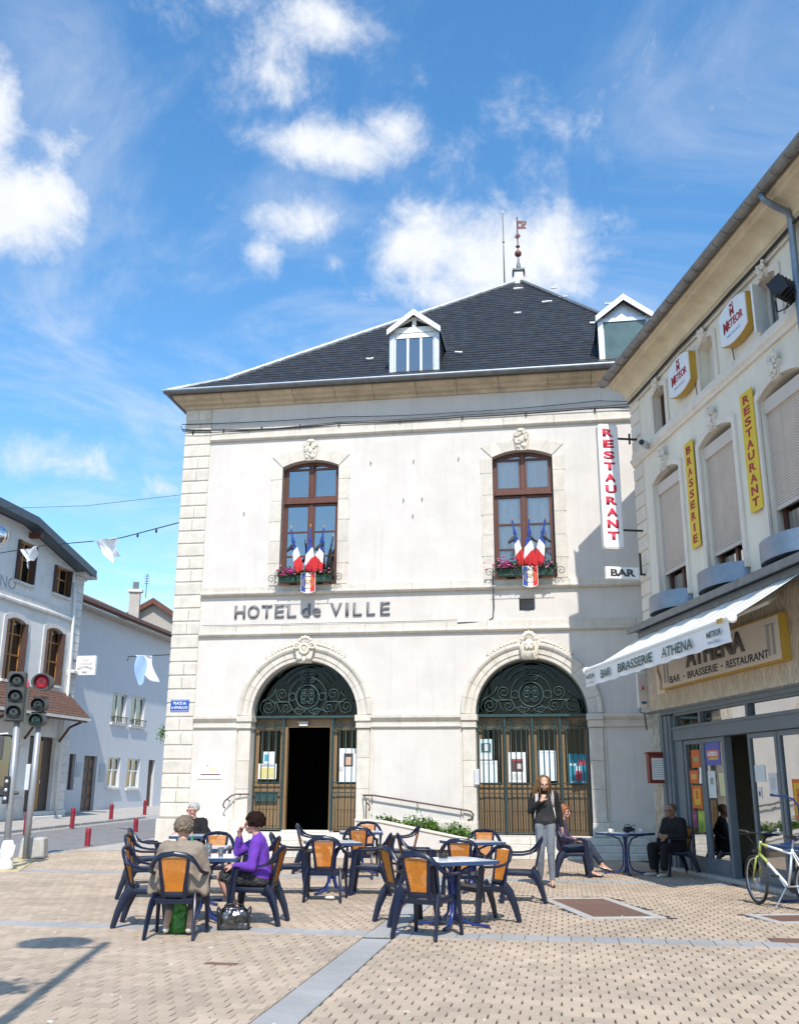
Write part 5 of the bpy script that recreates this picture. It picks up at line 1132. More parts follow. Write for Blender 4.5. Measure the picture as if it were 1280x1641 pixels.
# camera and floodlight
T = cthing('security_camera', 'round white camera fixed to the cafe corner', 'camera', -.35, -.12, 8.78)
MB().tube([(.0,.10,.0),(.0,-.05,-.02),(.0,-.06,.04)], .018, 6).build('arm', m_gbox, T); MB().tube([(-.06,-.02,.08),(.22,-.22,.04)], .085, 14).build('housing', m_gbox, T, auto=40); MB().tube([(.215,-.216,.041),(.235,-.23,.037)], .06, 14).build('lens', m_black, T)
T = cthing('floodlight', 'black floodlight beside the attic window of the cafe', 'floodlight', 6.0, -.30, 9.15)
m_fl = mat('black_lamp_housing', (.015,.016,.018), .45)
o = MB().loft([[Vector((-.24,-.05,-.15)),Vector((.24,-.05,-.15)),Vector((.24,-.05,.15)),Vector((-.24,-.05,.15))],[Vector((-.18,.14,-.10)),Vector((.18,.14,-.10)),Vector((.18,.14,.10)),Vector((-.18,.14,.10))],[Vector((-.1,.22,-.05)),Vector((.1,.22,-.05)),Vector((.1,.22,.05)),Vector((-.1,.22,.05))]]).build('housing', m_fl, T); o.rotation_euler = (radians(25),0,radians(-60))
for k in range(5): q = box('cooling_fin', -.2+k*.1-.01, -.2+k*.1+.01, .0, .2, -.16, .16, m_fl, T); q.rotation_euler = (radians(25),0,radians(-60))
MB().tube([(0,.30,-.05),(0,.05,-.28),(-.18,.0,-.25),(-.2,.0,-.05)], .015, 6).build('bracket', m_fl, T); MB().tube([(0,.30,-.05),(0,.05,-.28),(.18,.0,-.25)], .015, 6).build('bracket', m_fl, T)
cable('black tube standing in for the shadow gap below the cafe cornice', [cafe_pt(XA+.05,-.08,10.27), cafe_pt(1.5,-.09,10.29), cafe_pt(4,-.09,10.27), cafe_pt(6.1,-.09,10.28), cafe_pt(XE-.1,-.09,10.27)], .03, .02)  # black tube drawn in place of the dark shadow gap under the cornice
cable('beige cable running below the cafe cornice', [cafe_pt(XA+.05,-.05,10.19), cafe_pt(1.5,-.05,10.21), cafe_pt(4,-.05,10.19), cafe_pt(6.1,-.05,10.2)], .02, .02).children[0].data.materials[0] = m_ctrim
# shop sign
T = cthing('shop_sign', 'cream fascia sign reading ATHENA BAR - BRASSERIE - RESTAURANT', 'sign', 0, -.065, 0)
box('casing', -.25,4.72,-.14,0,3.50,4.25, m_ygold, T); box('face', -.22,4.69,-.148,-.141,3.53,4.22, m_cream, T)
m_stx = mat('grey_brown_lettering', (.10,.09,.085), .5, var=.1); m_stx2 = mat('dark_blue_lettering', (.03,.03,.06), .5)
text_mesh('lettering', 'ATHENA', 1.06, 3.80, m_stx, T, h=.36, w=2.45, y=-.149, bold=.035, ext=.02); [text_mesh('lettering', w_, xa, 3.59 if w_ != '-' else 3.645, m_stx2, T, h=.135 if w_ != '-' else .022, w=xb-xa, y=-.149, bold=.01) for w_, xa, xb in (('BAR',.2,.72),('-',.86,.94),('BRASSERIE',1.08,2.40),('-',2.54,2.62),('RESTAURANT',2.76,4.3))]
for xx in (-.10, .06, 4.28, 4.45):
    for k in range(3): box('painted_column', xx+k*.035, xx+k*.035+.025, -.152, -.1485, 3.62, 4.08, mat('column_print', (.42,.42,.44), .5), T)
    box('painted_capital', xx-.02, xx+.12, -.153, -.1485, 4.085, 4.12, mat('column_print', (.42,.42,.44), .5), T)
T = cthing('notice_case', 'carved stone relief panel on the marble by the shop sign', 'relief', -.62, -.062, 3.45); box('panel', -.24,.24,-.03,0,0,.85, m_ctrim, T, bevel=.01)
b = MB(); b.tube([(.08*sin(t*.9),-.045,.1+t*.08) for t in range(9)], .035, 6); b.build('relief', m_carve, T, smooth=True)
# awning
m_awn = mat('striped_awning_cloth', (.80,.785,.73), .8, var=.05, dirt=.4, dcol=(.6,.57,.5), dscale=1.5)
def awn_mat():
    nt = m_awn.node_tree; N = nt.nodes; L = nt.links; P = N['Principled BSDF']; src = P.inputs['Base Color'].links[0].from_socket
    tc = N.new('ShaderNodeTexCoord'); sp = N.new('ShaderNodeSeparateXYZ'); L.new(tc.outputs['Object'], sp.inputs[0])
    md = N.new('ShaderNodeMath'); md.operation = 'PINGPONG'; L.new(sp.outputs[0], md.inputs[0]); md.inputs[1].default_value = .115
    mr = N.new('ShaderNodeMapRange'); L.new(md.outputs[0], mr.inputs[0]); mr.inputs[1].default_value = .017; mr.inputs[2].default_value = .021; mr.inputs[3].default_value = 1; mr.inputs[4].default_value = 0
    mx = N.new('ShaderNodeMixRGB'); L.new(mr.outputs[0], mx.inputs[0]); L.new(src, mx.inputs[1]); mx.inputs[2].default_value = (.13,.16,.13,1); L.new(mx.outputs[0], P.inputs['Base Color'])
    P.inputs['Transmission Weight'].default_value = 0
awn_mat()
AW = cthing('awning', 'white striped awning lettered BAR BRASSERIE ATHENA over the cafe front', 'awning', 0, 0, 0)
XL, XR = -1.1, 5.75
b = MB(); NX, NY = 60, 10; vs = []
for i in range(NX+1):
    x = XL+(XR-XL)*i/NX
    for j in range(NY+1):
        t = j/NY; vs.append((x, -.20-1.29*t, 4.76-.80*t-.05*sin(pi*t)*(.6+.4*sin(i*.8))))
b.add(vs, [(i*(NY+1)+j, (i+1)*(NY+1)+j, (i+1)*(NY+1)+j+1, i*(NY+1)+j+1) for i in range(NX) for j in range(NY)])
b.build('cloth', m_awn, AW, smooth=True, fix=False)
MB().tube([(XL-.03,-1.5,3.96),(XR+.03,-1.5,3.96)], .055, 10).build('front_bar', m_white, AW, auto=40); MB().ball((XR+.04,-1.5,3.96), (.03,.085,.085), 12).build('end_cap', m_white, AW, smooth=True); MB().ball((XL-.04,-1.5,3.96), (.03,.085,.085), 12).build('end_cap', m_white, AW, smooth=True)
VL = MB(); vs = []
for i in range(61):
    x = XL+(XR-XL)*i/60; vs += [(x, -1.535+.006*sin(i*.9), 3.92), (x, -1.53+.02*sin(i*.55), 3.61+.008*sin(i*1.1))]
VL.add(vs, [(2*i, 2*i+1, 2*i+3, 2*i+2) for i in range(60)]); VL.build('valance', m_swhite, AW, smooth=True, fix=False)
m_grn = mat('dark_green_lettering', (.02,.06,.05), .5)
for word, xa, xb, h in (('BAR',-.05,.55,.17),('BRASSERIE',.98,2.76,.17),('ATHENA',3.2,4.48,.17)): text_mesh('lettering', word, xa, 3.69, m_grn, AW, h=h, w=xb-xa, y=-1.56, bold=.01, ext=.002)
for xa in (-.98, 5.02): text_mesh('small_lettering', 'METEOR', xa, 3.76, m_grn, AW, h=.09, w=.50, y=-1.56, bold=.015, ext=.002); text_mesh('small_lettering', "Bière d'Alsace", xa+.03, 3.66, mat('blue_grey_print', (.22,.30,.38), .5), AW, h=.055, w=.44, y=-1.56, ext=.002)
box('orange_tab', 5.42,5.62,-1.57,-1.558,3.925,3.985, m_ygold, AW)
box('roller_case', XL, XR, -.34, -.10, 4.66, 4.82, m_zdark, AW, bevel=.02)
for xx in (.2, 4.6):
    MB().tube([(xx,-.12,4.55),(xx+.75,-.7,4.28),(xx+.05,-1.46,3.95)], .03, 8).build('folding_arm', m_white, AW)
# menu case and small lit sign at the corner
T = cthing('menu_case', 'red wooden menu case with a white sheet on the cafe pier', 'menu board', -.75, -.17, 1.66, None, pi/2)
m_rw = mat('red_brown_varnish', (.20,.035,.02), .35, var=.15)
box('case', -.26,.26,-.06,.08,0,.58, m_rw, T, bevel=.012); box('cornice', -.29,.29,-.09,.08,.581,.62, m_rw, T, bevel=.01); box('sheet', -.20,.12,-.066,-.061,.07,.50, m_paper, T)
for k in range(8): box('print_line', -.17,.06+.02*(k % 3),-.0675,-.0665,.44-k*.045,.446-k*.045, m_stx, T)
for (a, b_, c_, d_) in ((-.24,-.205,.03,.55),(.125,.16,.03,.55),(-.2,.12,.03,.065),(-.2,.12,.505,.55)): box('frame_moulding', a, b_, -.075, -.061, c_, d_, m_rw, T)
T = cthing('corner_light_sign', 'narrow white sign with a red mark at the cafe corner', 'sign', XA-.06, -.14, 3.12, None, pi/2)
box('casing', -.11,.11,-.05,.05,.12,.85, m_swhite, T, bevel=.01); MB().prism([(-.03,.5),(.03,.5),(0,.62)], -.055,-.051).build('red_mark', m_rtx2, T); box('blue_mark', -.05,.06,-.055,-.051,.2,.25, mat('blue_print', (.05,.1,.4), .5), T)
MB().tube([(-.06,0,.10),(-.09,0,.03),(.02,0,.0),(.05,0,-.35)], .014, 6).build('cable_tail', m_black, T); MB().ball((-.02,0,.95), (.07,.05,.05), 8).build('cable_coil', m_black, T)
# stickers and notices on the glass
def sticker(label, xa, xb, za, zb, col, marks=(), grp='notices on the cafe glass', txt=None, y=.026):
    T = cthing('notice', label, 'notice', (xa+xb)/2, y, za, grp); w, h = (xb-xa)/2, zb-za
    box('sheet', -w, w, -.004, 0, 0, h, mat('sheet_%.2f_%.2f_%.2f' % col, col, .6, var=.06, vscale=6), T)
    for i, (a, b_, c_, d_, cc) in enumerate(marks): box('print', -w+2*w*a, -w+2*w*b_, -.006-.0004*i, -.0045, h*c_, h*d_, mat('ink_%.2f_%.2f_%.2f' % cc, cc, .6, var=.1, vscale=15), T)
    if txt: text_mesh('lettering', txt, 0, h*.40, m_wtxt, T, h=h*.2, w=w*1.35, y=-.009, align='C', bold=.04)
OR, YE, LG_, PU, GB = (.62,.13,.02), (.66,.42,.03), (.35,.5,.05), (.25,.04,.14), (.10,.12,.42)
sticker('orange hanging poster at the top of the first cafe door', .42,.80,1.95,2.28, OR, [(.3,.75,.35,.6,(.2,.4,.2))])
sticker('round orange fish sticker on the first cafe door', .28,.66,1.66,1.90, OR, [(.2,.8,.3,.7,(.65,.4,.1))])
sticker('orange and yellow oval sticker on the first cafe door', .32,.78,1.20,1.62, OR, [(.2,.8,.15,.85,YE),(.35,.65,.4,.8,OR)])
sticker('purple leaflet low on the first cafe door', .26,.46,.86,1.15, PU, [(.2,.8,.4,.8,(.4,.1,.2))])
sticker('yellow green leaflet low on the first cafe door', .52,.82,.78,1.15, LG_, [(.2,.8,.55,.85,(.5,.6,.1)),(.3,.7,.1,.4,(.2,.4,.1))])
sticker('blue poster with orange RAPIDO panel on the second cafe door', 1.06,1.70,1.98,2.39, GB, [(.12,.9,.36,.66,(.68,.2,.08)),(.2,.85,.24,.34,(.6,.4,.05))], txt='RAPIDO')
sticker('white notice on the second cafe door', 1.10,1.42,1.40,1.88, (.66,.70,.70), [(.3,.7,.5,.75,(.25,.3,.28))])
sticker('pale yellow notice on the second cafe door', 1.58,1.80,1.44,1.84, (.62,.62,.36))
sticker('white notice high on the third cafe door', 2.98,3.34,1.68,1.95, (.66,.70,.72)); sticker('long white notice on the third cafe door', 3.44,3.72,1.45,1.82, (.64,.66,.68), [(.2,.8,.3,.8,(.5,.52,.55))])
sticker('small rounded white sticker on the third cafe door', 3.02,3.16,1.42,1.60, (.72,.72,.72), [(.3,.7,.2,.6,(.1,.08,.08))]); sticker('orange and yellow round sticker on the fourth cafe door', 4.18,4.55,1.12,1.72, OR, [(.12,.88,.1,.9,YE),(.3,.7,.3,.75,OR)])
# ------------------------------------------------------------------ houses across the street
m_wh = mat('worn_white_render', (.85,.83,.79), .92, streak=.45, scol=(.5,.47,.44), var=.06, vscale=1.2, bump=.3, bscale=25, dirt=.6, dcol=(.42,.40,.38), dscale=.9)
m_wst = mat('grey_white_stone', (.72,.70,.66), .9, var=.1, vscale=5, bump=.4, bscale=40, dirt=.5, dcol=(.38,.36,.33), dscale=2)
m_bl = mat('pale_blue_render', (.60,.61,.635), .9, streak=.35, scol=(.45,.46,.48), var=.04, vscale=1.2, bump=.2, bscale=30, dirt=.2, dcol=(.5,.51,.53))
m_shb = mat('brown_shutter', (.085,.045,.035), .6, var=.2); m_orw = mat('honey_wood', (.42,.20,.05), .5, var=.15, stretch=(1,1,.2)); m_tile = mat('red_brown_tile', (.16,.085,.06), .85, var=.4, vscale=9, bump=.2); m_barge = mat('blue_grey_board', (.09,.12,.15), .6, var=.1)
m_door = mat('dark_brown_door', (.05,.028,.02), .5, var=.2)
g_h = glass('house_glass', (.3,.34,.38), .9)
WA = (-13.3, 40.3, 0.0); AW_ = radians(80)
WX = Vector((cos(AW_), sin(AW_), 0)); WY = Vector((-sin(AW_), cos(AW_), 0))
HW = thing('house', 'worn white house with tiled canopy behind the traffic lights', 'house', WA, AW_, 'houses across the street')
rg = random.Random(31)
def rect(x0, x1, z0, z1): return [(x0,z0),(x1,z0),(x1,z1),(x0,z1)]
def archw(x0, x1, z0, z1): return win_outline((x0+x1)/2, (x1-x0)/2, z0, z1-.16, .16, 8)
top = [(0.0,.0),(0.0,9.9),(-.7,10.1),(-4.9,11.0),(-11,11.0),(-11,0)]
UW = [(-2.42,-1.12,8.9,10.05), (-5.15,-3.92,8.86,10.42), (-8.2,-6.9,8.86,10.42)]; LW = [(-2.55,-1.22,5.34,7.55), (-5.3,-4.0,5.22,7.5), (-8.2,-6.8,5.2,7.5)]
GF = [(-2.9,-.95,.5,3.35), (-5.6,-3.6,1.15,3.3), (-9.0,-6.6,1.0,3.3)]
wall_holes(top[::-1], [rect(*w) for w in UW]+[archw(*w) for w in LW]+[rect(*g) for g in GF], 0, .28, 'front_wall', m_wh, HW)
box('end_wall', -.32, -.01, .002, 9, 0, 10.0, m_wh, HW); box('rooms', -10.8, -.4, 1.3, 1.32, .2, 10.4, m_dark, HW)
for i in range(27):
    z = .62+i*.345; box('quoin_stone', -.60, .035, -.035, .3, z+.012, z+.333, m_wst, HW, bevel=.018)
box('corner_plinth', -.72, .10, -.09, .3, .2, .62, m_wst, HW, bevel=.02)
for (z0, z1, d) in ((9.83,9.95,.12),(9.951,10.12,.42),(5.80,5.9,.12),(5.901,6.05,.3)): box('corner_capital', -.66, d, -d, .3, z0, z1, m_wst, HW, bevel=.03)
MB().prism([(0,7.98),(-.05,7.98),(-.10,8.04),(-.10,8.12),(-.04,8.18),(-.04,8.42),(0,8.42)], -11, -.62, ax='x').build('string_course', m_wst, HW)
box('wall_plinth', -3.6, -3.0, -.07, -.002, .2, 1.1, m_wst, HW)
def casement(parent, x0, x1, z0, z1, m, y=.14, shutters=True, arch_=False, bars=1):
    F = MB(); t = .07
    for (a, b_, c_, d_) in ((x0,x0+t,z0,z1),(x1-t,x1,z0,z1),(x0+t,x1-t,z0,z0+t),(x0+t,x1-t,z1-t,z1)): F.box(a, b_, y, y+.07, c_, d_)
    W_ = F.build('window', m, parent); xc = (x0+x1)/2
    box('mullion', xc-.05, xc+.05, y-.01, y+.06, z0+t, z1-t, m, W_)
    for k in range(bars): zz = z0+(z1-z0)*((k+1)/(bars+1)+.08); box('glazing_bar', x0+t, x1-t, y+.0, y+.055, zz-.03, zz+.03, m, W_)
    box('pane', x0+t, x1-t, y+.035, y+.04, z0+t, z1-t, g_h, W_); box('window_sill', x0-.08, x1+.08, -.10, .27, z0-.10, z0-.002, m_wst, W_)
    if shutters:
        for s in (0, 1):
            xx = x0+.02 if s == 0 else x1-.02-.05
            box('shutter_leaf', xx, xx+.05, -.12, .12, z0+.03, z1-.05-(.1 if arch_ else 0), m_shb, W_)
    return W_
for w in UW: casement(HW, *w, m_orw, bars=1)
for w in LW: casement(HW, *w, m_orw, arch_=True, bars=2)
for w in LW:
    fo = win_outline((w[0]+w[1])/2, (w[1]-w[0])/2+.22, w[2], w[3]-.02, .18, 8); fi = win_outline((w[0]+w[1])/2, (w[1]-w[0])/2, w[2], w[3]-.16, .16, 8); n = len(fo)
    b = MB(); vs = [(p[0],-.035,p[1]) for p in fo]+[(p[0],-.035,p[1]) for p in fi]+[(p[0],0,p[1]) for p in fo]+[(p[0],.02,p[1]) for p in fi]; fs = []
    for k in range(n): j = (k+1) % n; fs += [(k, j, n+j, n+k), (n+k, n+j, 3*n+j, 3*n+k), (k, 2*n+k, 2*n+j, j)]
    b.add(vs, fs).build('window_surround', m_wst, HW)
D = box('door', -2.3, -1.72, .12, .18, .62, 3.2, m_orw, HW, bevel=.01); box('door_handle', -1.80,-1.76,.08,.12,1.6,1.75, m_zinc, D)
box('door_side', -1.70, -1.0, .16, .2, .62, 3.3, m_door, HW); box('door_side', -2.88, -2.32, .16, .2, .62, 3.3, m_door, HW); box('door_step', -3.0, -.9, -.5, .2, .28, .44, m_wst, HW, bevel=.02); box('door_step', -2.9, -.95, -.2, .27, .441, .60, m_wst, HW, bevel=.02)
box('shop_window', -5.55, -3.65, .16, .17, 1.2, 3.25, g_h, HW); box('shop_window_frame', -4.64, -4.56, .12, .2, 1.2, 3.25, m_door, HW); box('poster_board', -3.55,-3.0,-.03,-.002,1.3,2.9, m_white, HW)
MB().tube([(-.74,-.10,.35),(-.74,-.10,4.1),(-.70,-.14,5.2),(-.74,-.08,8.9),(-.86,-.06,9.6)], .06, 8).build('downpipe', m_white, HW, smooth=True)
# tiled canopy, tile by tile
cv = MB()
for r in range(9):
    t = r/9; z = 5.12-1.0*t; y = -.0-1.05*t
    x = -10.5
    while x < -.55+.15*0:
        cv.box(x+.004, x+.176, 0, .14, 0, .022, Matrix.Translation((0, y-.135, z-.115+rg.uniform(-.004,.004))) @ Matrix.Rotation(radians(43), 4, 'X')); x += .18
tag(cv.build('canopy_tile', m_tile, HW, fix=False), kind='stuff')
MB().prism([(0,5.0),(-1.05,4.0),(-1.05,3.93),(-.0,4.55)], -10.5, -.6, ax='x').build('canopy_frame', m_dwood, HW); box('canopy_gutter', -10.6, -.5, -1.16, -1.06, 4.0, 4.10, m_wst, HW)
for x in (-.85, -3.4, -6.0): MB().tube([(x,-.95,3.96),(x,-.45,3.75),(x,-.06,3.2)], .05, 6).build('canopy_brace', m_dwood, HW)
# roof with deep painted verge
def roofslab(pts, y0, y1, th, name, m):
    n = len(pts); b = MB(); b.prism(pts+[(p[0], p[1]+th) for p in pts[::-1]], y0, y1); return b.build(name, m, HW)
roofslab([(-.10,10.05),(-4.9,11.08),(-11,11.12)], -.55, 9.5, .16, 'roof', m_tile); roofslab([(-.05,9.93),(-4.9,10.98),(-11,11.02)], -.60, -.552, .30, 'barge_board', m_barge); roofslab([(-.12,10.0),(-4.9,11.03),(-11,11.07)], -.53, -.02, .03, 'soffit', m_barge)
box('rafter_end', -4.5,-4.3,-.5,-.01,10.6,10.8, m_dwood, HW)
text_mesh('painted_lettering', 'CINO', -6.7, 8.46, mat('faded_lettering', (.36,.37,.39), .9, var=.3, vscale=8), HW, h=.42, w=1.7, y=-.003, ext=.002)
# projecting sign
p = Vector(WA)+WX*(-.2)+WY*(-.05)
T = thing('projecting_sign', 'white square sign reading RESTAURANT BAR on the worn white house', 'sign', (p.x, p.y, 5.85), AW_-pi/2)
box('casing', .10,.95,-.08,.08,0,.80, m_swhite, T, bevel=.02); m_blk = mat('black_print', (.03,.03,.03), .6)
for k, ch in enumerate('RESTAURANT'):
    a = radians(128-k*8.4); o = text_mesh('letter', ch, 0, -.04, m_blk, T, h=.085, w=.055, y=0, align='C'); o.location = (.52+.48*cos(a), -.082, -.18+.44*sin(a)+.08); o.rotation_euler = (0, -(a-pi/2), 0)
text_mesh('lettering', 'BAR', .52, .08, m_blk, T, h=.09, w=.2, y=-.082, align='C'); 
b = MB(); b.tube([(.40+.05*k,-.083,.62+.05*sin(k*1.7)) for k in range(6)], .012, 5); b.build('faded_emblem', mat('pale_grey_print', (.42,.44,.46), .6), T); box('faded_print', .25,.82,-.0825,-.0805,.42,.52, mat('pale_pink_print', (.74,.62,.66), .6), T)
for z in (.2,.6): box('bracket', -.05,.10,-.02,.02,z-.02,z+.02, m_black, T)

BA = (-14.2, 43.0, 0.0); AB_ = radians(82)
BX = Vector((cos(AB_), sin(AB_), 0)); BY = Vector((-sin(AB_), cos(AB_), 0))
HB = thing('house', 'pale blue rendered house with shuttered windows beyond the white house', 'house', BA, AB_, 'houses across the street')
BW = [(4.1,5.75,4.42,5.82),(6.35,8.1,4.42,5.86)]; BL = [(4.2,5.6,1.45,2.82),(6.45,8.0,1.42,2.82)]; BD = [(1.68,3.0,.45,2.82),(9.15,10.0,.45,2.82),(.25,.85,1.35,2.85)]
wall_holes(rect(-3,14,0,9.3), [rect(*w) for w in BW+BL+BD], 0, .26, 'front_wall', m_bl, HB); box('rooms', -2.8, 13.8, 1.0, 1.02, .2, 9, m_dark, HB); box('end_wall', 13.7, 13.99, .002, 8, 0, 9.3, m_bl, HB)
for w in BW: 
    W_ = casement(HB, *w, m_white, shutters=False, y=.10, bars=0)
    for k in range(9): box('balcony_bar', w[0]+.05+k*(w[1]-w[0]-.1)/8-.01, w[0]+.05+k*(w[1]-w[0]-.1)/8+.01, -.12, -.10, w[2]-.05, w[2]+.28, m_black, W_)
    box('balcony_rail', w[0]-.1, w[1]+.1, -.13, -.09, w[2]+.281, w[2]+.31, m_black, W_)
    box('curtain', w[0]+.1, w[1]-.1, .2, .21, w[2]+.1, w[3]-.1, m_curtain, W_)
for w in BL: casement(HB, *w, m_white, shutters=False, y=.10, bars=1)
for (a, b_, c_, d_) in BD:
    D = box('door', a, b_, .15, .2, c_, d_, m_door, HB)
    for r in range(4):
        for s in range(2): box('door_panel', a+.12+s*(b_-a)/2, a-.12+(s+1)*(b_-a)/2, .135, .149, c_+.15+r*(d_-c_)/4.2, c_-.05+(r+1)*(d_-c_)/4.2, m_wood, D)
for (x0, x1, z0, z1) in ((.95,1.45,1.9,2.5),(3.3,3.9,1.7,2.5)): box('wall_plaque', x0, x1, -.03, -.002, z0, z1, mat('grey_plaque', (.38,.42,.46), .6), HB)
box('door_step', 1.5, 6.0, -.9, -.002, .2, .42, m_conc, HB, bevel=.02)
MB().prism([(-.55,9.22),(-.55,9.42),(6,12.3),(6,12.1)], -3.3, 14.3, ax='x').build('roof', m_tile, HB); MB().prism([(-.66,9.34),(-.50,9.34),(-.50,9.5),(-.66,9.5)], -3.3, 14.3, ax='x').build('gutter', m_dwood, HB); box('soffit', -3.2, 14.2, -.54, -.002, 9.14, 9.215, mat('beige_soffit', (.40,.36,.30), .8), HB)
# far gable with a chimney
m_far = mat('brown_grey_pebbledash', (.40,.36,.32), .95, var=.2, vscale=8, bump=.5, bscale=60)
T = thing('house', 'far brown gabled house with a chimney above the pale blue roof', 'house', (-19.1, 75, 0), radians(4), 'houses across the street')
MB().prism([(-2.6,0),(6,0),(6,9.0),(3.4,13.2),(0,15.1),(-2.6,13.6)], 0, 10).build('wall', m_far, T)
MB().prism([(-3.1,13.25),(-3.1,13.65),(0,15.55),(5.5,12.0),(5.5,11.6),(0,15.1)], -.5, 10.2).build('roof', m_dwood, T)
C_ = box('chimney', -1.75,-.95,-.9,-.52,10,15.9, m_far, T); box('chimney_cap', -1.9,-.8,-1.05,-.4,15.901,16.1, m_wst, C_); box('chimney_pot', -1.55,-1.15,-.85,-.55,16.101,16.7, m_zdark, C_)
MB().tube([(-.55,-.7,15.5),(-.55,-.7,17.4)], .03, 5).build('aerial', m_black, C_)
for k in range(4): MB().tube([(-.75,-.7,16.6+k*.2),(-.35,-.7,16.6+k*.2)], .02, 4).build('aerial_element', m_black, C_)
MB().prism([(-6.5,10.8),(-6.5,11.2),(-2.4,14.0),(-2.4,13.6)], 1.5, 8).build('side_roof', m_zinc, T)
# ------------------------------------------------------------------ street furniture
m_tlg = mat('signal_grey', (.06,.062,.063), .5, var=.1, vscale=6); m_tlb = mat('signal_black', (.02,.02,.022), .5); m_pole = mat('galvanised_pole', (.34,.36,.38), .45, metal=.4, var=.12)
m_lens = mat('dark_lens', (.035,.04,.045), .12, coat=.5); m_bag = mat('white_plastic', (.78,.78,.77), .5, var=.06, bump=.4, bscale=14)
def lit(name, col, e):
    M = bpy.data.materials.new(name); M.use_nodes = True; P = M.node_tree.nodes['Principled BSDF']; P.inputs['Base Color'].default_value = (*col, 1); P.inputs['Emission Color'].default_value = (*col, 1); P.inputs['Emission Strength'].default_value = e; P.inputs['Roughness'].default_value = .25; return M
m_redlit = lit('lit_red_lens', (.42,.012,.03), .12)
def lamp_unit(parent, x, z, r, lens, y=-.16, housing=True):
    MB().lathe([(.001,0),(r*.6,-.02),(r*.95,0),(r,.02)], c=(x, y, z), seg=20, ax='y').build('lens', lens, parent, smooth=True)
    # visor: open half tube
    b = MB(); n = 14; a = []
    for k in range(n+1):
        t = radians(-20+220*k/n); a.append((t,))
    o0 = [Vector((x+(r+.012)*cos(t[0]), y+.02, z+(r+.012)*sin(t[0]))) for t in a]; o1 = [Vector((x+(r+.012)*cos(t[0]), y-.06-.13*max(0,sin(t[0])), z+(r+.012)*sin(t[0])-.015)) for t in a]
    i1 = [Vector((x+(r+.002)*cos(t[0]), p.y, z+(r+.002)*sin(t[0])-.015)) for t, p in zip(a, o1)]; i0 = [Vector((x+(r+.002)*cos(t[0]), y+.02, z+(r+.002)*sin(t[0]))) for t in a]
    b.loft([o0, o1, i1, i0], cap=False, closed=False); b.build('visor', m_tlb, parent, smooth=True)
T = thing('traffic_light', 'grey traffic light with three unlit lamps at the far left', 'traffic light', (-7.51,19.76,0), radians(14), 'traffic lights at the crossing')
MB().cyl((0,0,0),(-.07,0,2.9),.065,seg=14).build('pole', m_pole, T, smooth=True)
H1 = box('signal_head', -.31,.05,-.16,.02,2.78,3.76, m_tlg, T, bevel=.03)
for k in range(3): lamp_unit(H1, -.13, 3.58-k*.31, .125, m_lens, y=-.17)
box('back_plate', .055,.09,-.12,.0,2.75,3.55, mat('dark_green_casing', (.05,.07,.06), .5), T); box('red_stripe', .056,.085,-.13,-.121,3.45,3.6, m_rtx2, T)
H2 = box('repeater', -.17,-.07,-.14,-.05,1.22,1.74, m_tlb, T, bevel=.01)
for k in range(3): MB().ball((-.12,-.145,1.64-k*.16), (.035,.015,.035), 12).build('small_lens', m_zinc, H2, smooth=True)
MB().tube([(.03,0,1.42),(.10,-.02,1.42)], .035, 8).build('push_button', m_tlg, T); MB().tube([(-.2,-.05,2.55),(-.5,-.05,2.52)], .02, 6).build('side_arm', m_pole, T); box('side_unit', -.42,-.26,-.1,.0,2.05,2.5, m_tlg, T, bevel=.01)
B = thing('plastic_wrap', 'white plastic wrapped round the foot of the unlit traffic light', 'wrap', (-7.51,19.76,0), 0)
b = MB()
for i in range(3): b.lathe([(.0,0),(.10,0),(.13,.04),(.115,.2),(.13,.35),(.10,.5),(.085,.55),(.0,.55)], c=(.01*i,.0,0), seg=14)
remesh(b, 'wrap', m_bag, B, .02, 3, .025, .12)
MB().tube([(.08,-.05,.5),(.16,-.05,.45),(.14,-.05,.3),(.10,-.05,.2)], .02, 6).build('loose_end', m_bag, B, smooth=True)
T = thing('traffic_light', 'traffic light showing red on a pale pole at the left', 'traffic light', (-8.12,22.47,0), radians(14), 'traffic lights at the crossing')
MB().cyl((0,0,0),(-.0,0,3.0),.07,seg=14).build('pole', m_pole, T, smooth=True)
for k, (xx, zz, rr, w, tw) in enumerate(((-.02,3.83,.155,.23,.0),(-.05,3.32,.135,.19,0),(-.06,2.98,.135,.19,0))):
    ln = m_redlit if k == 0 else (m_lens if k == 1 else mat('dark_green_lens', (.01,.06,.045), .15, coat=.5))
    h = MB(); h.loft([[Vector((xx+w*cos(t*pi/8)*1.0, -.16, zz+(w-.03)*sin(t*pi/8))) for t in range(16)], [Vector((xx+w*.95*cos(t*pi/8)+.05, .08, zz+(w-.04)*sin(t*pi/8))) for t in range(16)]])
    Hh = h.build('signal_head', m_tlg, T, auto=40); lamp_unit(Hh, xx, zz, rr, ln, y=-.175)
    if k: box('head_joint', xx-.12, xx+.2, -.1, .06, zz+.155, zz+.185, m_tlb, T)
box('control_box', -.17,-.075,-.1,.06,1.46,2.02, m_gbox, T, bevel=.01)
T = thing('concrete_block', 'pale concrete block at the foot of the lit traffic light', 'concrete block', (-8.12,22.95,0), radians(8)); MB().loft([[Vector((-.27,-.27,0)),Vector((.27,-.27,0)),Vector((.27,.27,0)),Vector((-.27,.27,0))],[Vector((-.24,-.24,.44)),Vector((.24,-.24,.44)),Vector((.24,.24,.44)),Vector((-.24,.24,.44))]]).build('block', m_conc, T, bevel=.03)
box('lifting_recess', -.05,.05,-.262,-.20,.02,.10, m_dark, T)
T = thing('road_kerb_ramp', 'yellow stained paving strip under the two traffic lights', 'paving strip', (-7.85,21.3,.002), radians(14)); box('strip', -.25,.25,-1.9,1.7,-.02,.012, mat('yellow_stained_stone', (.52,.42,.24), .9, var=.2), T)
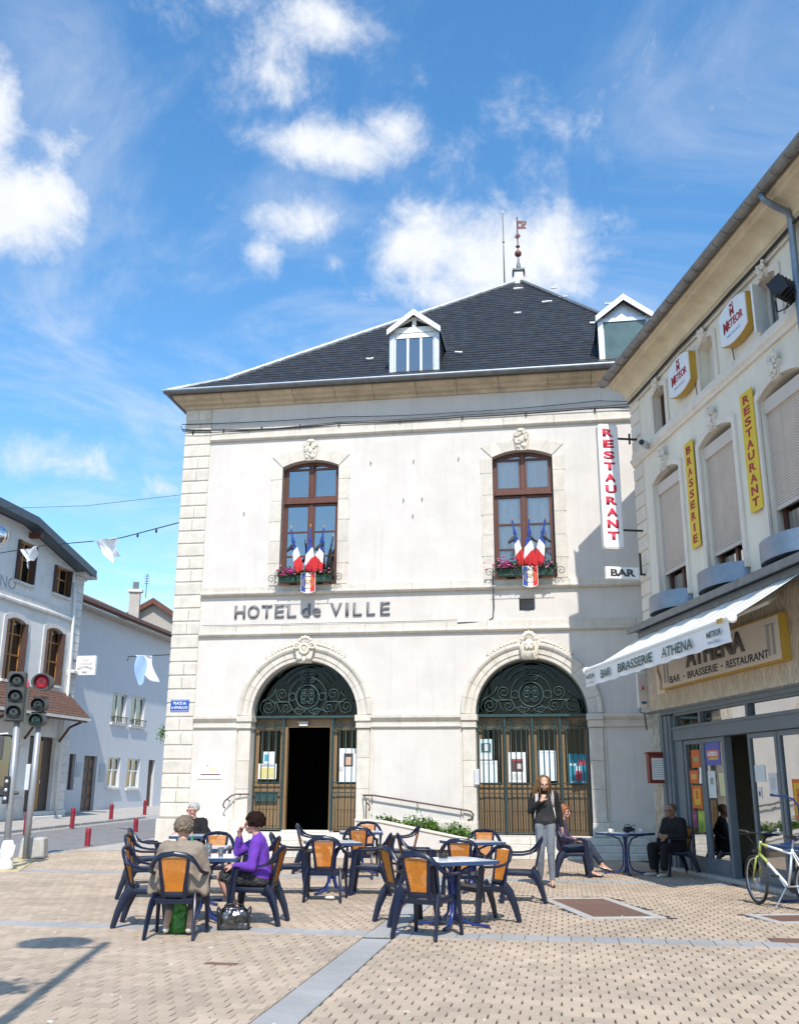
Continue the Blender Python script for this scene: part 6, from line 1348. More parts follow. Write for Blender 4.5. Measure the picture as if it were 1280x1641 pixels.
# bollards
m_bol = mat('dark_red_bollard', (.24,.015,.03), .4, var=.12)
def bollard(x, y, z, h, label, r=.075):
    T = thing('bollard', label, 'bollard', (x, y, z), 0, 'red bollards along the street')
    MB().lathe([(r,-.1),(r,h-.16)], seg=14).build('shaft', m_bol, T, smooth=True); MB().lathe([(r*1.08,h-.159),(r*1.08,h-.12)], seg=14).build('ring', m_bol, T, smooth=True)
    MB().lathe([(r,h-.119),(r,h-.03),(r*.8,h),(.001,h+.01)], seg=14).build('cap', m_bol, T, auto=50)
for (x, y, z, h, lab) in [(-8.21,27.15,.0,.47,'near red bollard at the road edge, left of the seated group'), (-8.62,33.6,.05,.47,'near red bollard at the road edge, beside the corner of the town hall'),
    (-11.35,31.2,.20,.56,'far red bollard beside the lit traffic light pole'), (-11.1,34.8,.25,.56,'far red bollard below the corner of the worn white house'), (-10.95,38.9,.30,.56,'far red bollard before the two lower windows of the blue house'), (-10.75,43.2,.34,.60,'farthest red bollard before the last door of the blue house')]: bollard(x, y, z, h, lab)
# lamp post just outside the left edge; its globe joint reaches into view and its shadow lies on the paving
m_post = mat('grey_lamp_post', (.20,.21,.22), .35, metal=.6)
T = thing('lamp_post', 'grey lamp post at the left edge with a polished ball joint', 'lamp post', (-2.5,4.5,0), 0)
MB().cyl((0,0,0),(0,0,8.1),.07,.05,12).build('post', m_post, T, smooth=True); MB().ball((.585,0,2.74), .05, 18).build('ball_joint', mat('polished_metal', (.6,.6,.62), .12, metal=1.0), T, smooth=True); MB().tube([(0,0,2.7),(.56,0,2.74)], .015, 8).build('ball_arm', m_post, T)
MB().tube([(.06,0,7.7),(-.85,.0,7.7)], .03, 8).build('arm', m_post, T); MB().lathe([(.001,7.88),(.36,7.83),(.39,7.76),(.34,7.70),(.001,7.68)], c=(-.55,.25,0), seg=24).build('lantern', m_post, T, smooth=True)
B = thing('shadow_basket', 'unseen leafy basket added beyond the left edge for its shadow', 'flower basket', (-3.03,4.5,4.8), 0)  # added out of view to throw the dark blob on the paving
MB().lathe([(.001,0),(.2,.05),(.28,.2),(.27,.21),(.001,.2)], seg=16).build('bowl', m_planter, B, smooth=True); leaves(MB(), 700, lambda r: (r.gauss(0,.17), r.gauss(0,.17), .2+abs(r.gauss(0,.12))), .09, rl).build('foliage', m_leaf2, B, fix=False); MB().tube([(.0,0,.2),(.25,0,.6),(.53,0,.65)], .012, 5).build('hanger', m_post, B)
# wires and pennants over the street
def wire(label, pts, r=.012): 
    T = thing('street_wire', label, 'wire'); out = []
    pts = [Vector(p) for p in pts]
    MB().tube(pts, r, 5).build('wire', m_black, T, smooth=True); return T
T = wire('wire strung over the street from the town hall corner', [(-5.97,25.9,8.58),(-8.24,28,8.64),(-9.39,29,8.78),(-11.66,31,9.12),(-13.06,32.5,9.32),(-15.9,35.2,9.66)], .016)
for (x, y, z) in ((-6.9,26.75,8.57),(-7.6,27.4,8.60)): MB().ball((x, y, z-.04), (.035,.035,.07), 8).build('knot', m_black, T)
wire('thin high wire above the street', [(-6.07,25.9,9.35),(-9.4,28,9.62),(-12.81,30,10.09),(-18,33.5,10.7)], .007)
m_pen = mat('white_plastic_film', (.74,.77,.84), .35, var=.06); m_penb = mat('pale_blue_film', (.30,.45,.75), .35, var=.08)
def pennant(label, a, b, tips, mats, seed, swell=.1, n=12, mm=14):
    T = thing('pennant', label, 'pennant', a, 0, 'plastic pennants over the street'); rn = random.Random(seed)
    a_ = Vector((0,0,0)); b_ = Vector(b)-Vector(a); t0, t1 = Vector(tips[0])-Vector(a), Vector(tips[1])-Vector(a); vs = []; notch = tips[2]
    for i in range(n+1):
        u_ = i/n; top_ = a_.lerp(b_, u_); bot_ = t0.lerp(t1, u_); bot_ = bot_.lerp(top_, notch*(1-abs(2*u_-1)))
        for j in range(mm+1):
            v_ = j/mm; p = top_.lerp(bot_, v_); p += Vector((.05*sin(u_*7+v_*4+seed), swell*sin(v_*5+u_*6+seed), .03*sin(u_*11+seed)*v_)); vs.append(p)
    b2 = MB().add(vs, [(i*(mm+1)+j, (i+1)*(mm+1)+j, (i+1)*(mm+1)+j+1, i*(mm+1)+j+1) for i in range(n) for j in range(mm)])
    me = b2.mesh('film', smooth=True, fix=False); o = link('film', me, mats, T)
    if len(mats) > 1:
        for k, f in enumerate(me.polygons): f.material_index = 0 if (k // mm) < n*.42 else 1
    MB().tube([a_, b_], .014, 5).build('hem', m_swhite, T)
pennant('white plastic pennant blown sideways on the wire over the street', (-9.35,28.95,8.76), (-8.40,28.1,8.66), [(-8.55,28.4,7.95),(-8.30,28.15,8.10),.25], [m_pen], 2, .12)
pennant('small white pennant on the wire before the worn white house', (-12.85,32.3,9.28), (-11.95,31.3,9.16), [(-12.35,31.7,8.5),(-12.1,31.5,8.75),.3], [m_pen], 5, .08)
pennant('blue and white forked pennant on a rod beside the town hall corner', (-7.06,26.2,4.92), (-6.61,26.2,4.92), [(-6.95,26.2,4.12),(-6.42,26.2,4.20),.30], [m_penb, m_pen], 9, .05)
wire('rod and wire holding the forked pennant beside the town hall', [(-5.98,25.95,4.93),(-6.6,26.2,4.93),(-7.25,26.2,4.90),(-7.27,26.2,4.78)], .014)
T = thing('wall_plant', 'small green plant growing from the corner of the town hall', 'plant', (-6.08,25.86,2.78), 0); leaves(MB(), 160, lambda r: (r.gauss(-.05,.05), r.gauss(0,.06), r.gauss(.08,.1)), .06, rl).build('foliage', m_leaf, T, fix=False); MB().tube([(.06,0,0),(-.03,0,.06),(-.06,0,.18)], .01, 5).build('stem', m_leaf2, T)
# litter on the paving
for i, (x, y, lab) in enumerate([(-.98,14.98,'crumpled white paper under the back-turned chair of the middle table'), (-1.78,15.35,'small white paper scrap by the chair left of the middle table')]):
    T = thing('paper_scrap', lab, 'litter', (x, y, .02), i); b = MB()
    for k in range(5): b.ball((rl.uniform(-.05,.05), rl.uniform(-.04,.04), rl.uniform(0,.03)), (rl.uniform(.02,.05), .03, .02), 6)
    b.build('paper', m_paper, T)
# ------------------------------------------------------------------ cafe tables and chairs
m_navy = mat('navy_plastic', (.0055,.0095,.030), .34, var=.12, vscale=5, spec=.5, dirt=.25, dcol=(.016,.02,.035), dscale=5)
m_orange = mat('orange_wicker', (.56,.19,.012), .55, var=.2, vscale=16)
m_ttop = mat('pale_table_top', (.72,.75,.77), .22, var=.04, coat=.4); m_tedge = mat('blue_table_edge', (.025,.06,.15), .35); m_tblue = mat('blue_steel_leg', (.012,.03,.16), .35, var=.12, spec=.5)
def ribbon(b, pts, w, t, side):
    # flat bar along pts; w, t may be lists; side = width direction
    n = len(pts); w = w if isinstance(w, list) else [w]*n; t = t if isinstance(t, list) else [t]*n; rings = []
    for i, p in enumerate(pts):
        p = Vector(p); d = (Vector(pts[min(i+1, n-1)])-Vector(pts[max(i-1, 0)])).normalized(); s = Vector(side if not callable(side) else side(i)); s = (s-d*s.dot(d)).normalized(); q = d.cross(s)
        ring = []
        for a in range(8): an = pi/8+a*pi/4; ring.append(p+s*(w[i]/2)*max(-1, min(1, 1.2*cos(an)))+q*(t[i]/2)*max(-1, min(1, 1.2*sin(an))))
        rings.append(ring)
    return b.loft(rings)
def make_chair():
    R = thing('cafe_chair', 'x', 'chair')
    b = MB(); NX, NY = 10, 10; top = []; bot = []
    for i in range(NX+1):
        for j in range(NY+1):
            u_, v_ = i/NX*2-1, j/NY; w = .245-.03*v_
            y = -.25+.46*v_; z = .425-.012*(1-u_*u_)-.02*v_-(.035*(max(0, .12-v_)/.12)**2); top.append(Vector((u_*w, y, z)))
    bot = [p-Vector((0,0,.022)) for p in top]; n = len(top); F = []
    for i in range(NX):
        for j in range(NY): a = i*(NY+1)+j; F += [(a, a+NY+1, a+NY+2, a+1), (n+a, n+a+1, n+a+NY+2, n+a+NY+1)]
    for j in range(NY): F += [(j, j+1, n+j+1, n+j)]; a = NX*(NY+1)+j; F += [(a, n+a, n+a+1, a+1)]
    for i in range(NX): a = i*(NY+1); F += [(a, n+a, n+a+NY+1, a+NY+1)]; a += NY; F += [(a, a+NY+1, n+a+NY+1, n+a)]
    b.add(top+bot, F)
    b.box(-.22,.22,-.245,-.225,.355,.408); b.box(-.20,.20,.185,.205,.345,.395)
    b.build('seat', m_navy, R, auto=40)
    for s in (-1, 1):
        ribbon(MB(), [(s*.275,-.205,.635),(s*.272,-.225,.52),(s*.268,-.235,.40),(s*.278,-.262,.18),(s*.285,-.28,0)], [.09,.075,.09,.075,.062], [.055,.040,.046,.038,.034], (0,1,0)).build('front_leg', m_navy, R, auto=50)
        ribbon(MB(), [(s*.215,.14,.405),(s*.235,.22,.34),(s*.25,.285,.18),(s*.262,.335,0)], [.15,.105,.08,.06], [.044,.04,.038,.034], (.25*s,1,0)).build('rear_leg', m_navy, R, auto=50)
        ribbon(MB(), [(s*.235,-.24,.395),(s*.25,.0,.392),(s*.215,.20,.385)], .022, .06, (1,0,0)).build('side_rail', m_navy, R, auto=50)
        # upright beside the woven panel
        ribbon(MB(), [(s*.115,.195,.40),(s*.122,.225,.52),(s*.145,.265,.68),(s*.160,.298,.835)], [.05,.042,.04,.04], .024, (1,0,0)).build('back_upright', m_navy, R, auto=50)
        ribbon(MB(), [(s*.272,-.225,.648),(s*.288,-.10,.648),(s*.292,.03,.650),(s*.282,.14,.672),(s*.262,.215,.715),(s*.235,.255,.765),(s*.195,.288,.815),(s*.13,.308,.852),(s*.0,.316,.868)], [.068,.064,.062,.060,.058,.056,.054,.054,.054], .03, lambda i: (1,0,-.0) if i < 4 else (.5,0,.8) if i < 6 else (0,-.3,1)).build('arm', m_navy, R, auto=50)
    ribbon(MB(), [(-.115,.200,.445),(0,.203,.44),(.115,.200,.445)], .06, .022, (0,0,1)).build('back_rail', m_navy, R, auto=50)
    # woven panel: two layers of slanting canes
    w = MB()
    def pt(u_, z): t = (z-.47)/.36; return Vector((u_, .213+.085*t+.0, z))
    def hw(z): return .098+.055*(z-.47)/.36
    for sgn in (-1, 1):
        c = -.42
        while c < .42:
            pts = []
            for k in range(41):
                z = .47+.355*k/40; u_ = c+sgn*(z-.65)*.9
                if abs(u_) <= hw(z): pts.append((u_, z))
            if len(pts) > 2:
                a, e_ = pts[0], pts[-1]; A, B_ = pt(*a), pt(*e_); d = (B_-A).normalized(); s = Vector((d.z, 0, -d.x)).normalized()*.0058; o = Vector((0, sgn*.0022, 0))
                w.add([A-s+o, A+s+o, B_+s+o, B_-s+o, A-s+o+Vector((0,.004,0)), A+s+o+Vector((0,.004,0)), B_+s+o+Vector((0,.004,0)), B_-s+o+Vector((0,.004,0))], [(0,1,2,3),(7,6,5,4),(0,3,7,4),(1,5,6,2)])
            c += .0265
    tag(w.build('woven_panel', m_orange, R, fix=False), kind='stuff')
    return R
def face(fx, fy): return math.atan2(fx, -fy)
CH = make_chair(); used = [False]
def chair(x, y, f, label):
    o = CH if not used[0] else copy_tree(CH); used[0] = True
    o.location = (x, y, .004); o.rotation_euler = (0, 0, face(*f)); return tag(o, label, 'chair', 'navy cafe chairs with orange woven backs')
def make_table():
    R = thing('cafe_table', 'x', 'table'); S = .40
    box('table_top', -S+.012, S-.012, -S+.012, S-.012, .722, .745, m_ttop, R, bevel=.004)
    MB().prism([(-S,-S),(S,-S),(S,S),(-S,S)], .700, .7215, ax='z').build('rim', m_tedge, R, bevel=.004)
    for (a, b_, c_, d_) in ((-S,S,-S,-S+.0115),(-S,S,S-.0115,S),(-S,-S+.0115,-S+.0115,S-.0115),(S-.0115,S,-S+.0115,S-.0115)): box('rim_edge', a, b_, c_, d_, .7216, .744, m_tedge, R)
    for k in range(4):
        a = pi/4+k*pi/2; d = Vector((cos(a), sin(a), 0))
        path = [d*.43+Vector((0,0,.018)), d*.24+Vector((0,0,.028)), d*.12+Vector((0,0,.07)), d*.065+Vector((0,0,.16)), d*.05+Vector((0,0,.36)), d*.06+Vector((0,0,.52)), d*.12+Vector((0,0,.63)), d*.25+Vector((0,0,.685)), d*.36+Vector((0,0,.698))]
        ribbon(MB(), path, .045, .03, Vector((-d.y, d.x, 0))).build('leg', m_tblue, R, auto=50); MB().lathe([(.03,0),(.03,.012),(.02,.02)], c=(d.x*.41,d.y*.41,-.004), seg=10).build('foot', m_tlb, R)
    MB().cyl((0,0,.2),(0,0,.5),.03,seg=10).build('core', m_tblue, R, smooth=True)
    return R
TB = make_table(); tused = [False]
def table(x, y, deg, label, z=.004):
    o = TB if not tused[0] else copy_tree(TB); tused[0] = True
    o.location = (x, y, z); o.rotation_euler = (0, 0, radians(deg)); return tag(o, label, 'table', 'square cafe tables')
table(.66,12.35,27,'front right table with a dark ashtray and empty chairs'); table(-1.02,16.0,14,'empty table behind the chair turned away in the middle'); table(-.72,19.6,5,'small far table nearest the ramp wall'); table(1.18,16.35,20,'far table with an ashtray before the closed doors')
table(-2.36,12.72,4,'table with a green bottle between the two seated women'); table(-2.80,14.55,4,'empty table just beyond the seated women'); table(-3.55,17.9,6,'far table of the grey haired man'); table(4.33,19.55,40,'shaded table with cups before the man in black')
stk = table(5.86,14.72,7,'blue table behind the bicycle at the right edge'); 
s2 = table(5.86,14.72,7,'upturned table stacked on the table behind the bicycle', 1.50); s2.rotation_euler = (pi, 0, radians(20)); s2.location = (5.86,14.72,1.498)
chair(.33,11.56,(.47,.88),'nearest chair, turned away at the front right table'); chair(.12,12.60,(.93,.35),'chair at the left side of the front right table'); chair(1.06,12.78,(-.80,-.42),'chair facing left at the right side of the front right table')
chair(.90,14.55,(.15,1),'chair turned away between the front right table and the far table with an ashtray'); chair(.30,15.85,(1,.1),'chair facing right at the left of the far table with an ashtray'); chair(1.42,17.15,(-.15,-1),'far chair facing the viewer before the closed doors'); chair(1.78,14.95,(-1,.12),'chair seen from the side just left of the walking woman')
chair(-1.05,15.0,(.05,1),'chair turned away with paper litter below, in the middle'); chair(-1.66,15.85,(1,.03),'chair facing right just behind the woman in purple'); chair(-.42,15.85,(-1,.08),'chair facing left at the right of the middle table'); chair(-.68,18.55,(.1,1),'chair turned away at the small far table near the ramp')
chair(-.62,20.45,(0,-1),'farthest chair, facing the viewer before the ramp wall'); chair(-1.62,19.5,(1,0),'small far chair before the open door'); chair(.10,19.6,(-1,-.05),'chair facing left before the ramp wall')
chair(-2.96,12.34,(1,.06),'empty chair at the left of the seated women'); chair(-2.43,11.52,(.02,1),'chair of the woman in beige, turned away'); chair(-1.70,12.55,(-1,.10),'chair of the woman in purple'); chair(-3.72,15.25,(1,.05),'empty chair facing right behind the leftmost front chair'); chair(-2.82,15.75,(.02,-1),'chair facing the viewer beyond the seated women'); chair(-2.02,14.75,(-1,.05),'chair half hidden behind the purple sleeve')
chair(-4.22,17.3,(.9,.4),'chair beside the far grey haired man'); chair(-3.72,18.75,(.1,-1),'chair under the far grey haired man')
chair(3.22,19.0,(1,-.08),'chair under the woman in sunglasses'); chair(5.22,19.35,(-1,-.15),'chair under the man in black')
# things on the tables
m_glassy = mat('clear_glass', (.80,.85,.88), .05, spec=.8, trans=.85); m_bott = mat('green_glass', (.02,.22,.03), .08, spec=.8, coat=.5); m_ash = mat('black_ashtray', (.015,.015,.018), .3); m_cup = mat('white_china', (.80,.80,.80), .25)
TZ = .75
def bottle(x, y, label):
    T = thing('bottle', label, 'bottle', (x, y, TZ), 0); MB().lathe([(.001,0),(.034,.0),(.036,.02),(.036,.13),(.030,.17),(.014,.215),(.013,.25)], seg=16).build('body', m_bott, T, smooth=True); MB().lathe([(.0145,.25),(.0145,.262),(.001,.263)], seg=12).build('cap', m_zinc, T); MB().lathe([(.0368,.05),(.0368,.11)], seg=16).build('label_band', mat('pale_green_label', (.5,.6,.3), .5), T)
def tumbler(x, y, label, h=.12, r=.034, fill=None):
    T = thing('glass', label, 'glass', (x, y, TZ), 0, 'glasses on the women\'s table'); MB().lathe([(.001,0),(r*.8,0),(r,h),(r*.93,h),(r*.72,.012),(.001,.012)], seg=16).build('body', m_glassy, T, smooth=True)
    if fill: MB().lathe([(.001,.014),(r*.70,.014),(r*.84,h*.7),(.001,h*.7)], seg=14).build('drink', mat('drink_%d' % int(fill[0]*100), fill, .2), T, smooth=True)
bottle(-2.52,12.55,'green glass bottle between the two seated women'); tumbler(-2.30,12.50,'tall clear glass right of the green bottle', .16, .04, (.7,.72,.74)); tumbler(-2.16,12.56,'glass with an orange drink near the woman in purple', .11, .036, (.6,.2,.02)); tumbler(-2.40,12.60,'small glass with an orange label beside the bottle', .09, .03, (.55,.3,.15))
def ashtray(x, y, label): T = thing('ashtray', label, 'ashtray', (x, y, TZ), .4, 'black ashtrays'); MB().lathe([(.001,0),(.055,0),(.06,.035),(.05,.035),(.042,.012),(.001,.012)], seg=16).build('bowl', m_ash, T, auto=40); [MB().box(-.01,.01,.04,.064,.028,.04, Matrix.Rotation(k*2*pi/3, 4, 'Z')).build('rest', m_ash, T) for k in range(3)]
ashtray(.55,12.55,'black ashtray on the front right table'); ashtray(1.05,16.3,'black ashtray on the far table before the closed doors'); ashtray(-2.75,14.3,'black ashtray on the empty table beyond the women')
def cup(x, y, label, saucer=True):
    T = thing('coffee_cup', label, 'cup', (x, y, TZ), 0, 'white cups on the shaded table'); MB().lathe([(.001,.012),(.022,.012),(.038,.07),(.034,.07),(.02,.02),(.001,.02)], seg=16).build('bowl', m_cup, T, smooth=True); MB().tube([(.036,0,.06),(.06,0,.055),(.058,0,.03),(.03,0,.028)], .005, 6).build('handle', m_cup, T, smooth=True)
    MB().lathe([(.001,.002),(.03,.0),(.065,.012),(.063,.016),(.03,.006),(.001,.007)], seg=18).build('saucer', m_cup, T, smooth=True)
cup(4.02,19.40,'white cup at the left of the shaded table'); cup(4.62,19.5,'white cup near the man in black')
T = thing('handbag', 'small black bag lying on the shaded table', 'bag', (4.38,19.5,TZ), .2); remesh(MB().ball((0,0,.055),(.11,.07,.055),14).ball((.06,0,.06),(.06,.06,.05),12), 'body', m_ash, T, .012, 3, .02, .05); MB().tube([(-.08,0,.08),(-.04,.02,.14),(.05,.02,.14),(.09,0,.08)], .008, 6).build('strap', m_ash, T, smooth=True)
T = thing('glass', 'clear glass in the middle of the shaded table', 'glass', (4.52,19.62,TZ), 0); MB().lathe([(.001,0),(.026,0),(.032,.13),(.029,.13),(.023,.012),(.001,.012)], seg=14).build('body', m_glassy, T, smooth=True); MB().lathe([(.0325,.08),(.0325,.11)], seg=14).build('rim_band', m_cup, T)
# bags on the ground
m_silver = mat('silver_leather', (.13,.13,.14), .25, metal=.85, var=.2, vscale=9, bump=.3, bscale=14); m_blk2 = mat('black_leather', (.012,.012,.013), .35, bump=.2, bscale=60)
T = thing('handbag', 'black and silver handbag on the paving by the woman in purple', 'handbag', (-1.88,12.02,.004), radians(8))
b = MB().ball((0,0,.12),(.17,.085,.13),18).ball((-.08,0,.13),(.11,.08,.12),14).ball((.08,0,.13),(.11,.08,.12),14); b.box(-.17,.17,-.07,.07,.0,.06); remesh(b, 'body', m_silver, T, .012, 3, .03, .07)
for s in (-1, 1): remesh(MB().box(s*.165-.022,s*.165+.022,-.07,.07,0,.20).box(s*.18-.02,s*.18+.02,-.05,.05,.18,.24), 'side_panel', m_blk2, T, .012, 4); MB().tube([(s*.13,-.06,.20),(s*.10,-.095,.27),(s*.02,-.10,.285),(s*-.02,-.1,.24)], .010, 6).build('handle', m_blk2, T, smooth=True)
MB().tube([(.06*cos(t*pi/8)+.075,-.098,.105+.055*sin(t*pi/8)) for t in range(17)], .007, 6).build('ring', m_blk2, T, smooth=True)
m_gbag = mat('green_plastic_bag', (.06,.25,.03), .4, var=.5, vscale=11, bump=.5, bscale=12)
T = thing('carrier_bag', 'green plastic bag under the chair of the woman in beige', 'bag', (-2.44,11.72,.004), .2)
b = MB(); b.loft([[Vector((.11*cos(t*pi/6), .08*sin(t*pi/6), 0)) for t in range(12)], [Vector((.12*cos(t*pi/6), .09*sin(t*pi/6), .14)) for t in range(12)], [Vector((.07*cos(t*pi/6), .05*sin(t*pi/6), .30)) for t in range(12)], [Vector((.03*cos(t*pi/6), .02*sin(t*pi/6), .37)) for t in range(12)]]); remesh(b, 'bag', m_gbag, T, .012, 2, .045, .06); MB().tube([(0,0,.35),(.03,0,.42),(.01,.02,.45),(-.03,0,.40)], .008, 6).build('handle', m_gbag, T, smooth=True)

# ------------------------------------------------------------------ bicycle
m_bw = mat('white_bike_paint', (.76,.78,.78), .25, coat=.5); m_bg = mat('lime_bike_paint', (.34,.40,.09), .25, coat=.5); m_tyre = mat('tyre_rubber', (.025,.025,.027), .8); m_rim = mat('alloy_rim', (.6,.62,.65), .3, metal=.8); m_chain = mat('dark_metal', (.06,.06,.065), .4, metal=.7)
fw_, rw_ = Vector((5.08,14.68,0)), Vector((5.48,13.70,0)); dv = (rw_-fw_); ang = math.atan2(dv.y, dv.x)
BK = thing('bicycle', 'white and lime bicycle parked at the cafe door', 'bicycle', (fw_.x, fw_.y, .004), ang)   # local +x runs from the front to the rear wheel
WB, RW = dv.length, .335
def wheel(x, steer=0):
    Wm = MB().tube([((RW-.022)*cos(t*pi/24), 0, (RW-.022)*sin(t*pi/24)) for t in range(49)], .022, 8, cap=False).build('wheel', m_tyre, BK, smooth=True)
    MB().tube([((RW-.052)*cos(t*pi/24), 0, (RW-.052)*sin(t*pi/24)) for t in range(49)], .011, 6, cap=False).build('rim', m_rim, Wm, smooth=True)
    MB().cyl((0,-.045,0),(0,.045,0),.022,seg=10).build('hub', m_rim, Wm)
    sp_ = MB()
    for k in range(24):
        a = k*pi/12; sp_.cyl((.02*cos(a+.5),(-1)**k*.03,.02*sin(a+.5)), ((RW-.055)*cos(a),0,(RW-.055)*sin(a)), .0016, seg=3)
    tag(sp_.build('spokes', m_rim, Wm), kind='stuff'); Wm.location = (x,0,RW); Wm.rotation_euler = (0,0,steer); return Wm
wheel(0, radians(-16)); wheel(WB)
hd0, hd1 = Vector((.10,0,.66)), Vector((.155,0,.86)); bbk = Vector((.62,0,.29)); st = Vector((.76,0,.80)); ra = Vector((WB,0,RW))
for a, b_, r, m in ((hd0, hd1, .021, m_bg), (hd0+Vector((.01,0,.02)), bbk, .022, m_bw), (hd1-Vector((.01,0,.04)), st-Vector((.03,0,.08)), .018, m_bw), (bbk, st, .018, m_bw)): MB().cyl(a, b_, r, seg=12).build('frame_tube', m, BK, smooth=True)
MB().cyl(hd0.lerp(bbk,.0)+Vector((.012,0,.018)), hd0.lerp(bbk,.3)+Vector((.01,0,.018)), .0235, seg=12).build('lime_fade', m_bg, BK, smooth=True); MB().cyl(hd1-Vector((.01,0,.04)), (hd1-Vector((.01,0,.04))).lerp(st-Vector((.03,0,.08)),.25), .0195, seg=12).build('lime_fade', m_bg, BK, smooth=True)
for s in (-1, 1):
    MB().tube([bbk+Vector((0,s*.03,0)), ra+Vector((0,s*.055,0))], .011, 8).build('chain_stay', m_bw, BK, smooth=True); MB().tube([st+Vector((0,s*.015,-.06)), ra+Vector((0,s*.055,0))], .009, 8).build('seat_stay', m_bw, BK, smooth=True)
    MB().tube([hd0+Vector((0,0,0)), hd0+Vector((-.005,s*.05,-.03)), Vector((.055,s*.055,.52)), Vector((0,s*.055,RW))], [.018,.018,.015,.010], 8).build('fork_blade', m_bg, BK, smooth=True)
MB().cyl(hd1, hd1+Vector((.03,0,.09)), .016, seg=10).build('stem', m_chain, BK); MB().tube([(.13,-.28,1.0),(.17,-.2,.975),(.19,0,.955),(.17,.2,.975),(.13,.28,1.0)], .012, 8).build('handlebar', m_chain, BK, smooth=True)
for s in (-1, 1): MB().cyl((.115,s*.33,1.005),(.15,s*.22,.985),.018,seg=10).build('grip', m_tyre, BK); MB().tube([(.16,s*.19,.97),(.08,s*.22,.95),(.06,s*.29,.955)], .006, 5).build('brake_lever', m_chain, BK); MB().tube([(.12,s*.2,.97),(.02,s*.1,.92),(.09,s*.02,.75),(.05,s*.03,.6)], .004, 5).build('brake_cable', m_black, BK)
MB().cyl(st, st+Vector((.025,0,.10)), .013, seg=8).build('seat_post', m_rim, BK)
remesh(MB().ball((.79,0,.93),(.13,.075,.03),14).ball((.70,0,.935),(.10,.03,.025),12), 'saddle', m_blk2, BK, .012, 3)
MB().lathe([(.001,-.01),(.085,-.006),(.09,0),(.085,.006),(.001,.01)], c=(bbk.x,.06,bbk.z), seg=24, ax='y').build('chainring', m_chain, BK); MB().tube([bbk+Vector((0,.07,0)), bbk+Vector((.10,.08,-.13))], .010, 6).build('crank', m_rim, BK); MB().tube([bbk+Vector((0,-.06,0)), bbk+Vector((-.10,-.08,.13))], .010, 6).build('crank', m_rim, BK)
box('pedal', bbk.x+.06,bbk.x+.14,.09,.17,bbk.z-.145,bbk.z-.12, m_tyre, BK); box('pedal', bbk.x-.14,bbk.x-.06,-.17,-.09,bbk.z+.12,bbk.z+.145, m_tyre, BK)
MB().tube([bbk+Vector((0,.065,.09)), ra+Vector((0,.065,.045))], .005, 5).build('chain', m_chain, BK); MB().tube([bbk+Vector((0,.065,-.09)), ra+Vector((0,.065,-.045))], .005, 5).build('chain', m_chain, BK)
MB().tube([(.62,-.05,.28),(.52,-.16,.03)], .010, 6).build('kick_stand', m_rim, BK); MB().tube([(.06,0,.72),(-.01,.0,.71)], .03, 8).build('front_lamp', m_chain, BK)
# ------------------------------------------------------------------ people
SK = mat('skin_fair', (.52,.30,.21), .5, var=.08, vscale=8); SK2 = mat('skin_tan', (.26,.13,.08), .45, var=.08); SK3 = mat('skin_ruddy', (.55,.29,.22), .5, var=.08)
def cap(b, p0, r0, p1, r1, seg=10): b.tube([p0, p1], [r0, r1], seg); b.ball(p0, r0, seg); b.ball(p1, r1, seg); return b
def chain(b, pts):
    for (p, r), (q, s) in zip(pts[:-1], pts[1:]): cap(b, Vector(p), r, Vector(q), s)
    return b
def hand(b, wrist, d, palm, curl=.5, s=1.0, side=1):
    # d: direction of the hand, palm: direction the palm faces; side: thumb side sign
    d = Vector(d).normalized(); pn = Vector(palm); pn = (pn-d*pn.dot(d)).normalized(); ac = d.cross(pn)*side; w = Vector(wrist)
    for k in range(4): cap(b, w+d*.01+ac*(.028-.019*k)*s*.7, .016*s, w+d*.075*s+ac*(.028-.019*k)*s, .0125*s, 8)
    for k, L in enumerate((.068,.076,.070,.055)):
        p = w+d*.078*s+ac*(.030-.0205*k)*s; a = 0.0; dd = d
        for j, f in enumerate((.45,.32,.23)):
            a += curl*(.55+.25*j); dd = d*cos(a)+pn*sin(a); q = p+dd*L*f*s; cap(b, p, (.0095-.001*j)*s, q, (.009-.001*j)*s, 7); p = q
    t0 = w+d*.02*s+ac*.028*s; t1 = t0+(d*.5+ac*.75+pn*.35)*.045*s; t2 = t1+(d*.85+ac*.2+pn*.45)*.032*s
    cap(b, t0, .014*s, t1, .0115*s, 7); cap(b, t1, .0115*s, t2, .009*s, 7)
def head(b, c, yaw, pitch, s=1.0, roll=0):
    M = Matrix.Translation(Vector(c)) @ Matrix.Rotation(yaw, 4, 'Z') @ Matrix.Rotation(pitch, 4, 'X') @ Matrix.Rotation(roll, 4, 'Y') @ Matrix.Scale(s, 4)
    R3 = M.to_3x3()
    def e(c_, r, m=None): b.ball(M @ Vector(c_), r, 14, R3 if m is None else R3 @ m)
    e((0,.018,.03), (.076,.093,.088)); e((0,-.02,-.025), (.064,.072,.085)); e((0,-.045,-.078), (.038,.04,.032)); e((0,-.062,.022), (.058,.03,.028))     # skull, face, chin, brow
    e((0,-.100,-.012), (.012,.018,.030)); e((0,-.108,-.030), (.016,.014,.011)); e((0,-.083,-.058), (.026,.014,.008)); e((0,-.080,-.070), (.022,.014,.007))   # nose, lips
    for q in (-1, 1): e((q*.076,.015,-.008), (.010,.020,.032)); e((q*.040,-.066,-.028), (.026,.024,.024))
    return M
